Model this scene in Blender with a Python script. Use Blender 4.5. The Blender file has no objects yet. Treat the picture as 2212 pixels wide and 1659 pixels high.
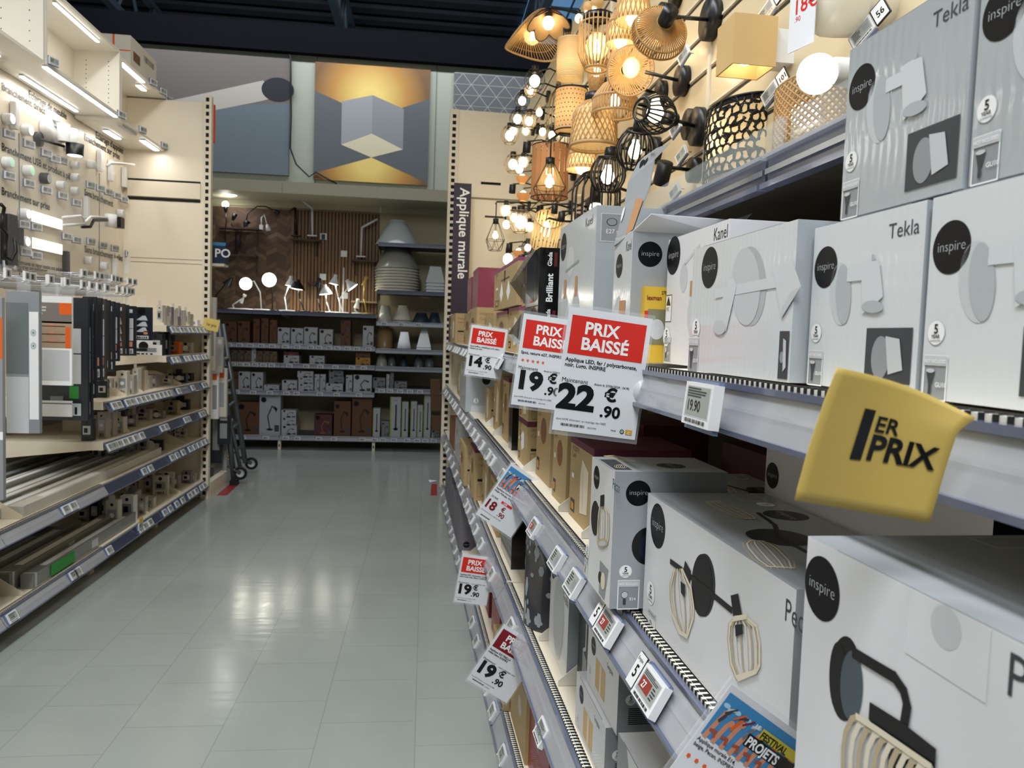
import bpy, math, random
from mathutils import Vector, Matrix
random.seed(7)
S = bpy.context.scene
COL = S.collection
# ---------------------------------------------------------------- camera
F, H, CX, CY = 1640.0, 1.27, 1106.0, 829.5
def _ray(x, y): return Vector(((x-CX)/F, -(y-CY)/F, -1.0)).normalized()
_Y = _ray(920, 722); _Z = _Y.cross(_ray(1920, 756)).normalized()
if _Z.y < 0: _Z = -_Z
_X = _Y.cross(_Z)
MW = Matrix((_X, _Y, _Z))                      # camera axes -> world
cam = bpy.data.objects.new('camera', bpy.data.cameras.new('camera'))
COL.objects.link(cam); S.camera = cam
cam.data.sensor_fit = 'HORIZONTAL'; cam.data.sensor_width = 36
cam.data.lens = F/2212*36; cam.data.clip_start = .02; cam.data.clip_end = 60
cam.data.dof.use_dof = True; cam.data.dof.focus_distance = 1.15; cam.data.dof.aperture_fstop = 14
cam.matrix_world = Matrix.Translation((0, 0, H)) @ MW.to_4x4()
# ---------------------------------------------------------------- world, exposure, lights
S.view_settings.view_transform = 'Standard'; S.view_settings.look = 'None'
S.view_settings.gamma = 1; S.view_settings.use_curve_mapping = False
S.view_settings.exposure = 0.1
w = bpy.data.worlds.new('store_air'); S.world = w; w.use_nodes = True
w.node_tree.nodes['Background'].inputs[0].default_value = (.62, .72, .80, 1)
w.node_tree.nodes['Background'].inputs[1].default_value = .05
def area(name, loc, size, energy, color, rot=(0, 0, 0)):
    l = bpy.data.lights.new(name, 'AREA'); l.shape = 'RECTANGLE'; l.size, l.size_y = size
    l.energy = energy; l.color = color
    o = bpy.data.objects.new(name, l); o.location = loc; o.rotation_euler = rot; COL.objects.link(o); return o
# rows of ceiling luminaires hanging over the aisle (above and behind the photographer)
area('ceiling_luminaire', (-.55, 1.3, 4.3), (.35, 3.0), 120, (.93, .97, 1))
area('ceiling_luminaire', (-.75, -1.8, 4.2), (1.6, 1.8), 165, (.93, .97, 1))
area('ceiling_luminaire', (-3.6, 1.5, 4.4), (.3, 5.0), 15, (.93, .97, 1))
area('ceiling_luminaire', (-.9, 4.6, 4.4), (.3, 1.2), 10, (1, .96, .9))
area('added_wall_wash', (-1.2, 7.9, 5.1), (5.5, .12), 75, (.9, .95, 1), (math.radians(35), 0, 0))  # added light without a known fixture, brightens the back wall and posters
area('ceiling_luminaire', (-1.0, 6.6, 4.9), (3.2, .3), 7, (.85, .93, 1))
def point(parent, loc, energy, color, r=.03):
    l = bpy.data.lights.new('bulb_light', 'POINT'); l.energy = energy; l.color = color; l.shadow_soft_size = r
    o = bpy.data.objects.new('bulb_light', l); COL.objects.link(o); o.parent = parent; o.location = loc; return o
# ---------------------------------------------------------------- frames: local x runs to the right when you face the shelving, y goes into it
_r = MW @ _ray(876, 723); U = Vector((_r.x, _r.y, 0)).normalized(); Wd = Vector((U.y, -U.x, 0))
FR = {'B': (Vector((0, 8.2, 0)), 0.0), 'L': (Vector((-1.6, 0, 0)), math.pi/2),
      'R': (Wd*.335, math.atan2(-U.y, -U.x)), 'W': (Vector((0, 0, 0)), 0.0)}
def axes(fr):
    o, r = FR[fr]; return o, Vector((math.cos(r), math.sin(r), 0)), Vector((-math.sin(r), math.cos(r), 0)), r
def pix(fr, x, y, d=0.0):
    """pixel -> (a, z) on the plane of depth d of a frame"""
    o, ex, ey, _ = axes(fr); r = MW @ _ray(x, y); c = Vector((0, 0, H))
    t = (d - (c-o).dot(ey))/r.dot(ey); p = c+r*t; return (p-o).dot(ex), p.z
def pixa(fr, x, y, a):
    """pixel -> (d, z) on the plane across the frame at a"""
    o, ex, ey, _ = axes(fr); r = MW @ _ray(x, y); c = Vector((0, 0, H))
    t = (a - (c-o).dot(ex))/r.dot(ex); p = c+r*t; return (p-o).dot(ey), p.z
def pixz(fr, x, y, z):
    o, ex, ey, _ = axes(fr); r = MW @ _ray(x, y); c = Vector((0, 0, H))
    p = c+r*((z-H)/r.z); return (p-o).dot(ex), (p-o).dot(ey)
def mpp(fr, a, d, z):
    """metres per pixel at a place"""
    o, ex, ey, _ = axes(fr); p = o+ex*a+ey*d+Vector((0, 0, z)); return -((MW.transposed() @ (p-Vector((0, 0, H)))).z)/F
# ---------------------------------------------------------------- materials
def lin(h):
    h = h.lstrip('#'); return tuple(((int(h[i:i+2], 16)/255)**2.2) for i in (0, 2, 4))+(1,)
MATS = {}
def mat(n, col, rough=.5, metal=0, emit=0, alpha=1, coat=0, noise=0, scale=20, trans=0, bump=0, ecol=None, spec=.5):
    if n in MATS: return MATS[n]
    m = bpy.data.materials.new(n); m.use_nodes = True; nt = m.node_tree; b = nt.nodes['Principled BSDF']
    c = lin(col) if isinstance(col, str) else col
    b.inputs['Base Color'].default_value = c; b.inputs['Roughness'].default_value = rough
    b.inputs['Metallic'].default_value = metal; b.inputs['Alpha'].default_value = alpha
    b.inputs['Coat Weight'].default_value = coat; b.inputs['Coat Roughness'].default_value = .08
    b.inputs['Transmission Weight'].default_value = trans; b.inputs['Specular IOR Level'].default_value = spec
    if emit:
        b.inputs['Emission Color'].default_value = lin(ecol) if ecol else c; b.inputs['Emission Strength'].default_value = emit
    if noise or bump:
        tc = nt.nodes.new('ShaderNodeTexCoord'); nz = nt.nodes.new('ShaderNodeTexNoise')
        nz.inputs['Scale'].default_value = scale; nz.inputs['Detail'].default_value = 4
        nt.links.new(tc.outputs['Object'], nz.inputs['Vector'])
        if noise:
            mx = nt.nodes.new('ShaderNodeMix'); mx.data_type = 'RGBA'
            mx.inputs[6].default_value = tuple(v*(1-noise) for v in c[:3])+(1,)
            mx.inputs[7].default_value = tuple(min(1, v*(1+noise)) for v in c[:3])+(1,)
            nt.links.new(nz.outputs['Fac'], mx.inputs[0]); nt.links.new(mx.outputs[2], b.inputs['Base Color'])
        if bump:
            bp = nt.nodes.new('ShaderNodeBump'); bp.inputs['Strength'].default_value = bump; bp.inputs['Distance'].default_value = .002
            nt.links.new(nz.outputs['Fac'], bp.inputs['Height']); nt.links.new(bp.outputs['Normal'], b.inputs['Normal'])
            nt.links.new(bp.outputs['Normal'], b.inputs['Coat Normal'])
    MATS[n] = m; return m
def film_bump(m, scale=190, strength=.07):
    """ribbed shrink film: fine vertical waves that break up the reflections"""
    nt = m.node_tree; b = nt.nodes['Principled BSDF']; tc = nt.nodes.new('ShaderNodeTexCoord')
    wv = nt.nodes.new('ShaderNodeTexWave'); wv.inputs['Scale'].default_value = scale/6; wv.inputs['Distortion'].default_value = 3
    wv.inputs['Detail'].default_value = 2; wv.bands_direction = 'X'
    bp = nt.nodes.new('ShaderNodeBump'); bp.inputs['Strength'].default_value = strength; bp.inputs['Distance'].default_value = .002
    nt.links.new(tc.outputs['Object'], wv.inputs['Vector']); nt.links.new(wv.outputs['Fac'], bp.inputs['Height'])
    nt.links.new(bp.outputs['Normal'], b.inputs['Coat Normal'])
cream = mat('cream_metal', '#e0d5bf', .45, noise=.04, scale=3)
creamboard = mat('cream_board', '#e6dbc6', .4, noise=.04, scale=2)
ivory = mat('ivory_lip', '#dcd8ca', .45)
darkm = mat('slot_dark', '#08080a', .8)
navy = mat('navy_shelf', '#22283a', .4, noise=.1)
white = mat('white_plastic', '#e6e6e6', .35)
paper = mat('white_paper', '#dfe0e4', .55, coat=.15)
paperg = mat('grey_print', '#8b8d92', .6)
black = mat('black_metal', '#0d0d10', .42)
blackg = mat('black_gloss_card', '#060608', .22, coat=.5)
ink = mat('black_ink', '#0b0b0f', .35)
logoblk = mat('logo_black', '#0b0d13', .4, spec=.3)
red = mat('red_print', '#d5291c', .4, coat=.2)
dred = mat('dark_red_print', '#7c0f20', .45)
wprint = mat('white_print', '#f2f2f2', .4)
lgrey = mat('light_grey_print', '#c3c6c9', .4)
mgrey = mat('mid_grey_print', '#8f9396', .4)
dgrey = mat('dark_grey_print', '#3c4045', .4)
boxwhite = mat('white_card', '#dcdcdf', .38, coat=.25, noise=.015, scale=6)
boxgrey = mat('grey_card', '#9da1a5', .38, coat=.25, noise=.03, scale=5)
boxfilm = mat('white_card_in_film', '#d3d7da', .35, coat=.75); film_bump(boxfilm)
boxfilmg = mat('grey_card_in_film', '#aab0b4', .35, coat=.8); film_bump(boxfilmg)
kraft = mat('kraft_card', '#aa9369', .65, noise=.06, scale=40)
kraftd = mat('brown_card', '#7b5334', .7, noise=.08, scale=30)
maroon = mat('maroon_card', '#5d2338', .5, coat=.1)
violet = mat('plum_card', '#8a3d63', .5)
rattanp = mat('rattan_print', '#e0d6bf', .5)
rattand = mat('rattan_print_shade', '#b8a88a', .5)
wood = mat('pale_wood', '#cfae77', .5, noise=.12, scale=8)
rail = mat('clear_rail', '#c2c4c9', .16, alpha=.5, coat=.6)
railb = mat('blue_grey_rail', '#5f6478', .25, coat=.6)
raild = mat('far_rail', '#7d8088', .3, coat=.3)
glass = mat('clear_glass', '#dfe9e4', .04, alpha=.16, coat=.4)
acryl = mat('clear_acrylic', '#eef2f6', .06, alpha=.12, coat=.6)
frost = mat('frosted_clip', '#e8ebee', .3, alpha=.62, coat=.3)
screen = mat('tag_screen', '#9fa39d', .35)
steel = mat('bright_steel', '#b9bdc4', .25, metal=.9)
packd = mat('dark_pack', '#20252e', .4, coat=.3, noise=.08)
packg = mat('grey_pack', '#8d9095', .4, coat=.3)
orange = mat('orange_print', '#e2601d', .45)
green = mat('green_print', '#2f8d3a', .5)
yellowp = mat('yellow_paper', '#bfa354', .6, noise=.03, scale=10)
yellowb = mat('yellow_card', '#d9b13a', .45)
bluep = mat('blue_print', '#3f86bb', .5)
skinp = mat('peach_print', '#cf8a6b', .5)
wicker = mat('rattan', '#c9a163', .55, noise=.15, scale=60)
wickerl = mat('light_rattan', '#dcbb80', .55, noise=.12, scale=60)
woodsh = mat('wood_veneer_shade', '#b98256', .5, noise=.12, scale=12)
# ---------------------------------------------------------------- mesh builder
_TX = {}
def textmesh(s, off):
    k = (s, off)
    if k not in _TX:
        c = bpy.data.curves.new('t', 'FONT'); c.body = s; c.size = 1; c.offset = off; c.resolution_u = 3
        o = bpy.data.objects.new('t', c); COL.objects.link(o)
        me = o.to_mesh(); vs = [(v.co.x, v.co.y) for v in me.vertices]; fs = [tuple(p.vertices) for p in me.polygons]
        o.to_mesh_clear(); bpy.data.objects.remove(o); bpy.data.curves.remove(c)
        w_ = max((v[0] for v in vs), default=0); _TX[k] = (vs, fs, w_)
    return _TX[k]
class MB:
    def __init__(s): s.v = []; s.f = []; s.m = []; s.ms = []; s.sm = []
    def mi(s, m):
        if m not in s.ms: s.ms.append(m)
        return s.ms.index(m)
    def add(s, vs, fs, m, smooth=False):
        b = len(s.v); s.v += [tuple(v) for v in vs]; i = s.mi(m)
        for f in fs: s.f.append(tuple(b+k for k in f)); s.m.append(i); s.sm.append(smooth)
        return s
    def box(s, x0, x1, y0, y1, z0, z1, m, top=None, side=None, front=None):
        vs = [(x0, y0, z0), (x1, y0, z0), (x1, y1, z0), (x0, y1, z0), (x0, y0, z1), (x1, y0, z1), (x1, y1, z1), (x0, y1, z1)]
        b = len(s.v); s.v += vs
        for f, mm in (((0, 3, 2, 1), m), ((4, 5, 6, 7), top or m), ((0, 1, 5, 4), front or m), ((1, 2, 6, 5), side or m), ((2, 3, 7, 6), m), ((3, 0, 4, 7), side or m)):
            s.f.append(tuple(b+k for k in f)); s.m.append(s.mi(mm)); s.sm.append(False)
        return s
    def quad(s, pts, m): return s.add(pts, [tuple(range(len(pts)))], m)
    def slab(s, pts, nrm, th, m):
        """polygon given a thickness along -nrm"""
        n = len(pts); q = [tuple(p[i]-nrm[i]*th for i in range(3)) for p in pts]
        return s.add(list(pts)+q, [tuple(range(n)), tuple(range(2*n-1, n-1, -1))]+[(i, i+n, (i+1) % n+n, (i+1) % n) for i in range(n)], m)
    def tube(s, path, r, m, n=6, closed=False, caps=True):
        P = [Vector(p) for p in path]; k = len(P); rs = r if isinstance(r, (list, tuple)) else [r]*k
        vs = []; up = None
        for i in range(k):
            t = (P[(i+1) % k]-P[i-1]) if closed else (P[min(i+1, k-1)]-P[max(i-1, 0)])
            t = t.normalized() if t.length else Vector((0, 0, 1))
            if up is None: up = Vector((0, 0, 1)) if abs(t.z) < .9 else Vector((1, 0, 0))
            a = t.cross(up); a = a.normalized() if a.length > 1e-6 else t.orthogonal().normalized()
            b = a.cross(t).normalized(); up = b
            for j in range(n):
                q = 2*math.pi*j/n; vs.append(P[i]+(a*math.cos(q)+b*math.sin(q))*rs[i])
        fs = []
        for i in range(k if closed else k-1):
            i2 = (i+1) % k
            for j in range(n): fs.append((i*n+j, i*n+(j+1) % n, i2*n+(j+1) % n, i2*n+j))
        if caps and not closed: fs += [tuple(range(n-1, -1, -1)), tuple((k-1)*n+j for j in range(n))]
        return s.add(vs, fs, m, True)
    def ring(s, c, r, th, m, ax='z', n=20, tn=5, sx=1):
        c = Vector(c); e = {'z': ((1, 0, 0), (0, 1, 0)), 'x': ((0, 1, 0), (0, 0, 1)), 'y': ((1, 0, 0), (0, 0, 1))}[ax]
        a, b = Vector(e[0]), Vector(e[1])
        return s.tube([c+a*(r*sx*math.cos(2*math.pi*i/n))+b*(r*math.sin(2*math.pi*i/n)) for i in range(n)], th, m, tn, closed=True)
    def lathe(s, prof, m, n=20, o=(0, 0, 0), ax='z', smooth=True, close=False):
        vs = []
        for r, h in prof:
            for j in range(n):
                q = 2*math.pi*j/n; x, y = r*math.cos(q), r*math.sin(q)
                p = {'z': (x, y, h), 'y': (x, h, y), 'x': (h, x, y)}[ax]; vs.append((p[0]+o[0], p[1]+o[1], p[2]+o[2]))
        fs = []; k = len(prof)
        for i in range(k-1):
            for j in range(n): fs.append((i*n+j, i*n+(j+1) % n, (i+1)*n+(j+1) % n, (i+1)*n+j))
        if close: fs += [tuple(range(n-1, -1, -1)), tuple((k-1)*n+j for j in range(n))]
        return s.add(vs, fs, m, smooth)
    def cyl(s, o, r, h, m, ax='z', n=20, r2=None): return s.lathe([(r, 0), (r if r2 is None else r2, h)], m, n, o, ax, True, True)
    def ball(s, o, r, m, n=12, sz=1): 
        return s.lathe([(max(1e-5, r*math.sin(math.pi*i/n)), -r*sz*math.cos(math.pi*i/n)) for i in range(n+1)], m, n+4, o)
    def xf(s, M, start=0):
        for i in range(start, len(s.v)): s.v[i] = tuple(M @ Vector(s.v[i]))
        return s
    def mesh(s, name):
        me = bpy.data.meshes.new(name); me.from_pydata(s.v, [], s.f)
        for m in s.ms: me.materials.append(m)
        me.polygons.foreach_set('material_index', s.m); me.polygons.foreach_set('use_smooth', s.sm); me.update(); return me
    def part(s, name, parent, label=None, bevel=0, loc=None):
        o = bpy.data.objects.new(name, s.mesh(name)); COL.objects.link(o); o.parent = parent
        if loc: o.location = loc
        if label: o['label'] = label
        if bevel: bev(o, bevel)
        return o
    def root(s, name, fr, a, d, z, label, cat, group=None, rz=0, bevel=0, tilt=0):
        o = bpy.data.objects.new(name, s.mesh(name)); COL.objects.link(o); place(o, fr, a, d, z, rz, tilt); tag(o, label, cat, group)
        if bevel: bev(o, bevel)
        return o
    def struct(s, name, fr='W', loc=(0, 0, 0), parent=None):
        o = bpy.data.objects.new(name, s.mesh(name)); COL.objects.link(o)
        if parent: o.parent = parent
        else: place(o, fr, *loc); o['kind'] = 'structure'
        return o
def bev(o, w_):
    b = o.modifiers.new('bevel', 'BEVEL'); b.width = w_; b.segments = 2; b.limit_method = 'ANGLE'
def place(o, fr, a, d, z, rz=0, tilt=0):
    f, ex, ey, r = axes(fr); o.location = f+ex*a+ey*d+Vector((0, 0, z)); o.rotation_euler = (tilt, 0, r+rz)
def tag(o, label, cat, group=None, kind=None):
    o['label'] = label; o['category'] = cat
    if group: o['group'] = group
    if kind: o['kind'] = kind
def empty(name, fr, a, d, z, label, cat, group=None, rz=0, tilt=0):
    o = bpy.data.objects.new(name, None); COL.objects.link(o); o.empty_display_size = .02; place(o, fr, a, d, z, rz, tilt); tag(o, label, cat, group); return o
def copytree(root, fr, a, d, z, label, group=None, rz=0, tilt=0):
    c = root.copy(); COL.objects.link(c); place(c, fr, a, d, z, rz, tilt); c['label'] = label
    if group: c['group'] = group
    for ch in list(root.children):
        k = ch.copy(); COL.objects.link(k); k.parent = c
        for g in list(ch.children):
            q = g.copy(); COL.objects.link(q); q.parent = k
    return c
ORD = 'first second third fourth fifth sixth seventh eighth ninth tenth eleventh twelfth thirteenth fourteenth fifteenth sixteenth seventeenth eighteenth nineteenth twentieth'.split()
def nth(i):
    if i < 20: return ORD[i]
    t = ['twenty', 'thirty', 'forty'][(i+1)//10-2]; u = (i+1) % 10
    return (t+'-'+ORD[u-1]) if u else {'twenty': 'twentieth', 'thirty': 'thirtieth', 'forty': 'fortieth'}[t]
# ---------------------------------------------------------------- printing on faces: s to the right, t up, k = layer
class Art:
    def __init__(s, f, route=False): s.f = f; s.b = s.b0 = MB(); s.x = {}; s.route = route
    def sw(s, n):
        o = s.b; s.b = s.x.setdefault(n, MB()); return o
    def P(s, x, y, k): return s.f(x, y, .00025*k)
    def rect(s, x0, y0, x1, y1, m, k=1): s.b.quad([s.P(x0, y0, k), s.P(x1, y0, k), s.P(x1, y1, k), s.P(x0, y1, k)], m)
    def poly(s, pts, m, k=1): s.b.quad([s.P(x, y, k) for x, y in pts], m)
    def circ(s, x, y, r, m, k=1, sy=1, n=28, rot=0):
        c, q = math.cos(rot), math.sin(rot)
        s.poly([(x+r*math.cos(2*math.pi*i/n)*c-r*sy*math.sin(2*math.pi*i/n)*q, y+r*math.cos(2*math.pi*i/n)*q+r*sy*math.sin(2*math.pi*i/n)*c) for i in range(n)], m, k)
    def line(s, pts, w_, m, k=1):
        for i, ((x0, y0), (x1, y1)) in enumerate(zip(pts, pts[1:])):
            L = math.hypot(x1-x0, y1-y0) or 1; nx, ny = -(y1-y0)/L*w_/2, (x1-x0)/L*w_/2; ex, ey = (x1-x0)/L*w_*.25, (y1-y0)/L*w_*.25
            s.b.quad([s.P(x0+nx-ex, y0+ny-ey, k+.01*i), s.P(x0-nx-ex, y0-ny-ey, k+.01*i), s.P(x1-nx+ex, y1-ny+ey, k+.01*i), s.P(x1+nx+ex, y1+ny+ey, k+.01*i)], m)
    def frame(s, x0, y0, x1, y1, w_, m, k=1): s.line([(x0, y0), (x1, y0), (x1, y1), (x0, y1), (x0, y0)], w_, m, k)
    def text(s, x, y, size, st, m, k=1, off=0, al='l', rot=0, sx=1):
        vs, fs, w_ = textmesh(st, off); dx = {'l': 0, 'c': -w_/2, 'r': -w_}[al]; c, q = math.cos(rot), math.sin(rot)
        tb = s.x.setdefault('printed_words', MB()) if s.route and s.b is s.b0 else s.b
        tb.add([s.P(x+((a+dx)*c*sx-b*q)*size, y+((a+dx)*q*sx+b*c)*size, k) for a, b in vs], fs, m)
    def bars(s, x0, y0, x1, y1, n, m=None, k=2, vert=True, seed=1):
        rnd = random.Random(seed)
        for i in range(n):
            if vert: a = x0+(x1-x0)*i/n; s.rect(a, y0, a+(x1-x0)/n*rnd.uniform(.3, .8), y1, m or ink, k)
            else: a = y1-(y1-y0)*i/n; s.rect(x0, a-(y1-y0)/n*.5, x0+(x1-x0)*rnd.uniform(.6, 1), a, m or ink, k)
    # --- repeated marks
    def logo(s, x, y, r, k=1):
        o = s.sw('round_logo'); s.circ(x, y, r, logoblk, k, n=40); s.text(x, y-r*.13, r*.56, 'inspire', lgrey, k+1, off=-.018, al='c'); s.b = o
    def five(s, x, y, r, k=1):
        o = s.sw('guarantee_badge'); s.circ(x, y, r*1.06, lgrey, k); s.circ(x, y, r, wprint, k+1); s.text(x, y-r*.05, r*1.1, '5', ink, k+2, .02, 'c')
        s.text(x, y-r*.45, r*.42, 'YEAR', ink, k+2, .02, 'c'); s.text(x, y-r*.74, r*.22, 'GUARANTEE', ink, k+2, 0, 'c'); s.b = o
    def notinc(s, x, y, w_, code, kind=0, k=1, bg=None):
        o = s.sw('bulb_symbol'); h = w_*1.35; s.rect(x, y, x+w_, y+h, bg or mgrey, k); s.frame(x, y, x+w_, y+h, w_*.05, wprint, k+1)
        s.rect(x, y+h*.78, x+w_, y+h, lgrey, k+2); s.text(x+w_*.5, y+h*.84, w_*.15, 'NOT INCLUDED', wprint if bg is None else mgrey, k+3, .02, 'c', sx=.85)
        cx = x+w_*.32
        if kind == 0: s.circ(cx, y+h*.5, w_*.17, dgrey, k+2); s.circ(cx, y+h*.5, w_*.15, lgrey, k+3); s.rect(cx-w_*.07, y+h*.16, cx+w_*.07, y+h*.36, dgrey, k+3)
        else: s.poly([(cx-w_*.2, y+h*.66), (cx-w_*.08, y+h*.36), (cx+w_*.08, y+h*.36), (cx+w_*.2, y+h*.66)], dgrey, k+2); s.circ(cx, y+h*.66, w_*.19, lgrey, k+3, .35); s.rect(cx-w_*.06, y+h*.12, cx+w_*.06, y+h*.36, dgrey, k+3)
        s.text(x+w_*.56, y+h*.3, w_*.2, code, wprint, k+3, .02); s.b = o
    def cage(s, x, y, w_, h, m=None, k=3, n=9, tilt=0):
        """rattan cage shade hanging from (x,y) downwards"""
        c, q = math.cos(tilt), math.sin(tilt); T = lambda a, b: (x+a*c-b*q, y+a*q+b*c); m = m or rattanp
        for i in range(n):
            f = (i/(n-1)-.5)*2
            s.line([T(f*w_*.2, 0), T(f*w_*.42, -h*.12), T(f*w_*.5, -h*.3), T(f*w_*.5, -h*.72), T(f*w_*.36, -h*.95), T(f*w_*.3, -h)], w_*.045, m if i % 2 else rattand, k+.1*i)
        s.line([T(-w_*.32, -h*.97), T(w_*.32, -h*.97)], w_*.08, m, k+2); s.line([T(-w_*.2, 0), T(w_*.2, 0)], w_*.06, m, k+2)
    def tekla(s, x, y, h, k=2):
        """white spot: round plate, short arm, cylinder head"""
        s.circ(x, y, h*.46, mgrey, k, 1, 30); s.b and None
        s.circ(x-h*.03, y, h*.44, lgrey, k+1); s.line([(x, y+h*.12), (x+h*.5, y+h*.2)], h*.1, lgrey, k+2)
        s.poly([(x+h*.42, y+h*.55), (x+h*.75, y+h*.5), (x+h*.95, y-h*.2), (x+h*.45, y-h*.4)], wprint, k+3)
        s.circ(x+h*.7, y-h*.3, h*.25, lgrey, k+4, .45, 20, .35)
    def inset(s, x0, y0, x1, y1, k=2, kind=0):
        s.rect(x0, y0, x1, y1, dgrey, k); w_, h = x1-x0, y1-y0
        s.circ(x0+w_*.35, y0+h*.45, w_*.2, mgrey, k+1, 1.5); s.poly([(x0+w_*.45, y0+h*.85), (x0+w_*.75, y0+h*.8), (x0+w_*.85, y0+h*.25), (x0+w_*.55, y0+h*.15)], lgrey, k+2)
    def pell(s, p, cx, cy, w_, h, m, k=1, n=30): s.poly([p(cx+w_/2*math.cos(2*math.pi*i/n), cy+h/2*math.sin(2*math.pi*i/n)) for i in range(n)][::-1], m, k)
    def ppoly(s, p, pts, m, k=1): s.poly([p(*q) for q in pts], m, k)
    def pline(s, p, pts, w_, m, k=1): s.line([p(*q) for q in pts], w_, m, k)
    def ribs(s, p, lf, rt, n, w_=.003, k=4, m=None):
        for i in range(n):
            f = i/(n-1); f = .5-.5*math.cos(math.pi*f); s.line([p(a[0]*(1-f)+b[0]*f, a[1]*(1-f)+b[1]*f) for a, b in zip(lf, rt)], w_, (m or rattanp) if i % 2 else rattand, k+.1*i)
    def part(s, name, parent, label=None):
        for n, b in s.x.items():
            if b.f: b.part(n, parent)
        return s.b.part(name, parent, label) if s.b.f else None
def faces(w_, D, h):
    return {'front': lambda x, y, o: (x, -o, y), 'right': lambda x, y, o: (w_+o, x, y), 'left': lambda x, y, o: (-o, D-x, y), 'top': lambda x, y, o: (x, y, h+o)}
def carton(fr, a0, a1, d0, D, z0, h, mt, label, art=None, group=None, cat='box', name='lamp_box', top=None, side=None, rz=0, bevel=.0012, tilt=0, band=None):
    """art: {face: function(Art, width, height)}"""
    w_ = a1-a0; b = MB().box(0, w_, 0, D, 0, h, mt, top, side)
    if band:
        e = .0006; b.box(-e, w_+e, -e, D+e, h-band[1], h+e, band[0])
    # closing seam and tuck flap line on the lid
    b.box(w_*.12, w_*.88, .0, .0012, h, h+.0006, mgrey if mt in (boxwhite, boxfilm) else mt)
    o = b.root(name, fr, a0, d0, z0, label, cat, group, rz, bevel, tilt)
    fs = faces(w_, D, h)
    for face, fn in (art or {}).items():
        A = Art(fs[face], True); fn(A, w_ if face in ('front', 'top') else D, D if face == 'top' else h)
        A.part({'front': 'front_print', 'right': 'side_print', 'left': 'side_print', 'top': 'lid_print'}[face], o)
    return o
# ---------------------------------------------------------------- electronic price tags
def tagproto(variant):
    b = MB().box(-.041, .033, -.005, .001, -.027, .025, mat('tag_holder_blue', '#6c7896', .3, coat=.3)); b.box(-.036, .036, -.011, 0, -.022, .022, white)
    b.box(-.031, .031, -.0112, -.0109, -.0135, .0185, lgrey)
    A = Art(lambda x, y, o: (x, -.0113-o, y)); A.rect(-.029, -.012, .029, .0175, screen, 0)
    if variant == 'price': A.text(-.026, -.007, .016, '19.90', ink, 1, .01); A.bars(-.027, .006, .024, .0165, 4, dgrey, 1, False)
    elif variant == 'promo': A.rect(-.027, -.007, .008, .009, mat('tag_red', '#8e3a34', .4), 1); A.text(-.02, -.004, .013, '27', wprint, 2, .02); A.bars(-.027, .010, .026, .0165, 3, dgrey, 1, False); A.bars(.012, -.009, .026, .008, 4, dgrey, 1, False)
    else: A.bars(-.026, -.009, .0, .015, 5, dgrey, 1, False); A.rect(.006, -.007, .025, .010, mgrey, 1)
    A.bars(-.028, -.0195, .026, -.0155, 24, ink, 1)
    return b.mesh('price_tag'), A.b.mesh('screen')
TP = {v: tagproto(v) for v in ('price', 'promo', 'plain')}
def etag(fr, a, d, z, label, group=None, v='plain', rz=0, tilt=0, sc=1):
    o = bpy.data.objects.new('price_tag', TP[v][0]); COL.objects.link(o); place(o, fr, a, d, z, rz, tilt); tag(o, label, 'price tag', group)
    c = bpy.data.objects.new('tag_screen', TP[v][1]); COL.objects.link(c); c.parent = o
    if sc != 1: o.scale = (sc,)*3
    return o
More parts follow.
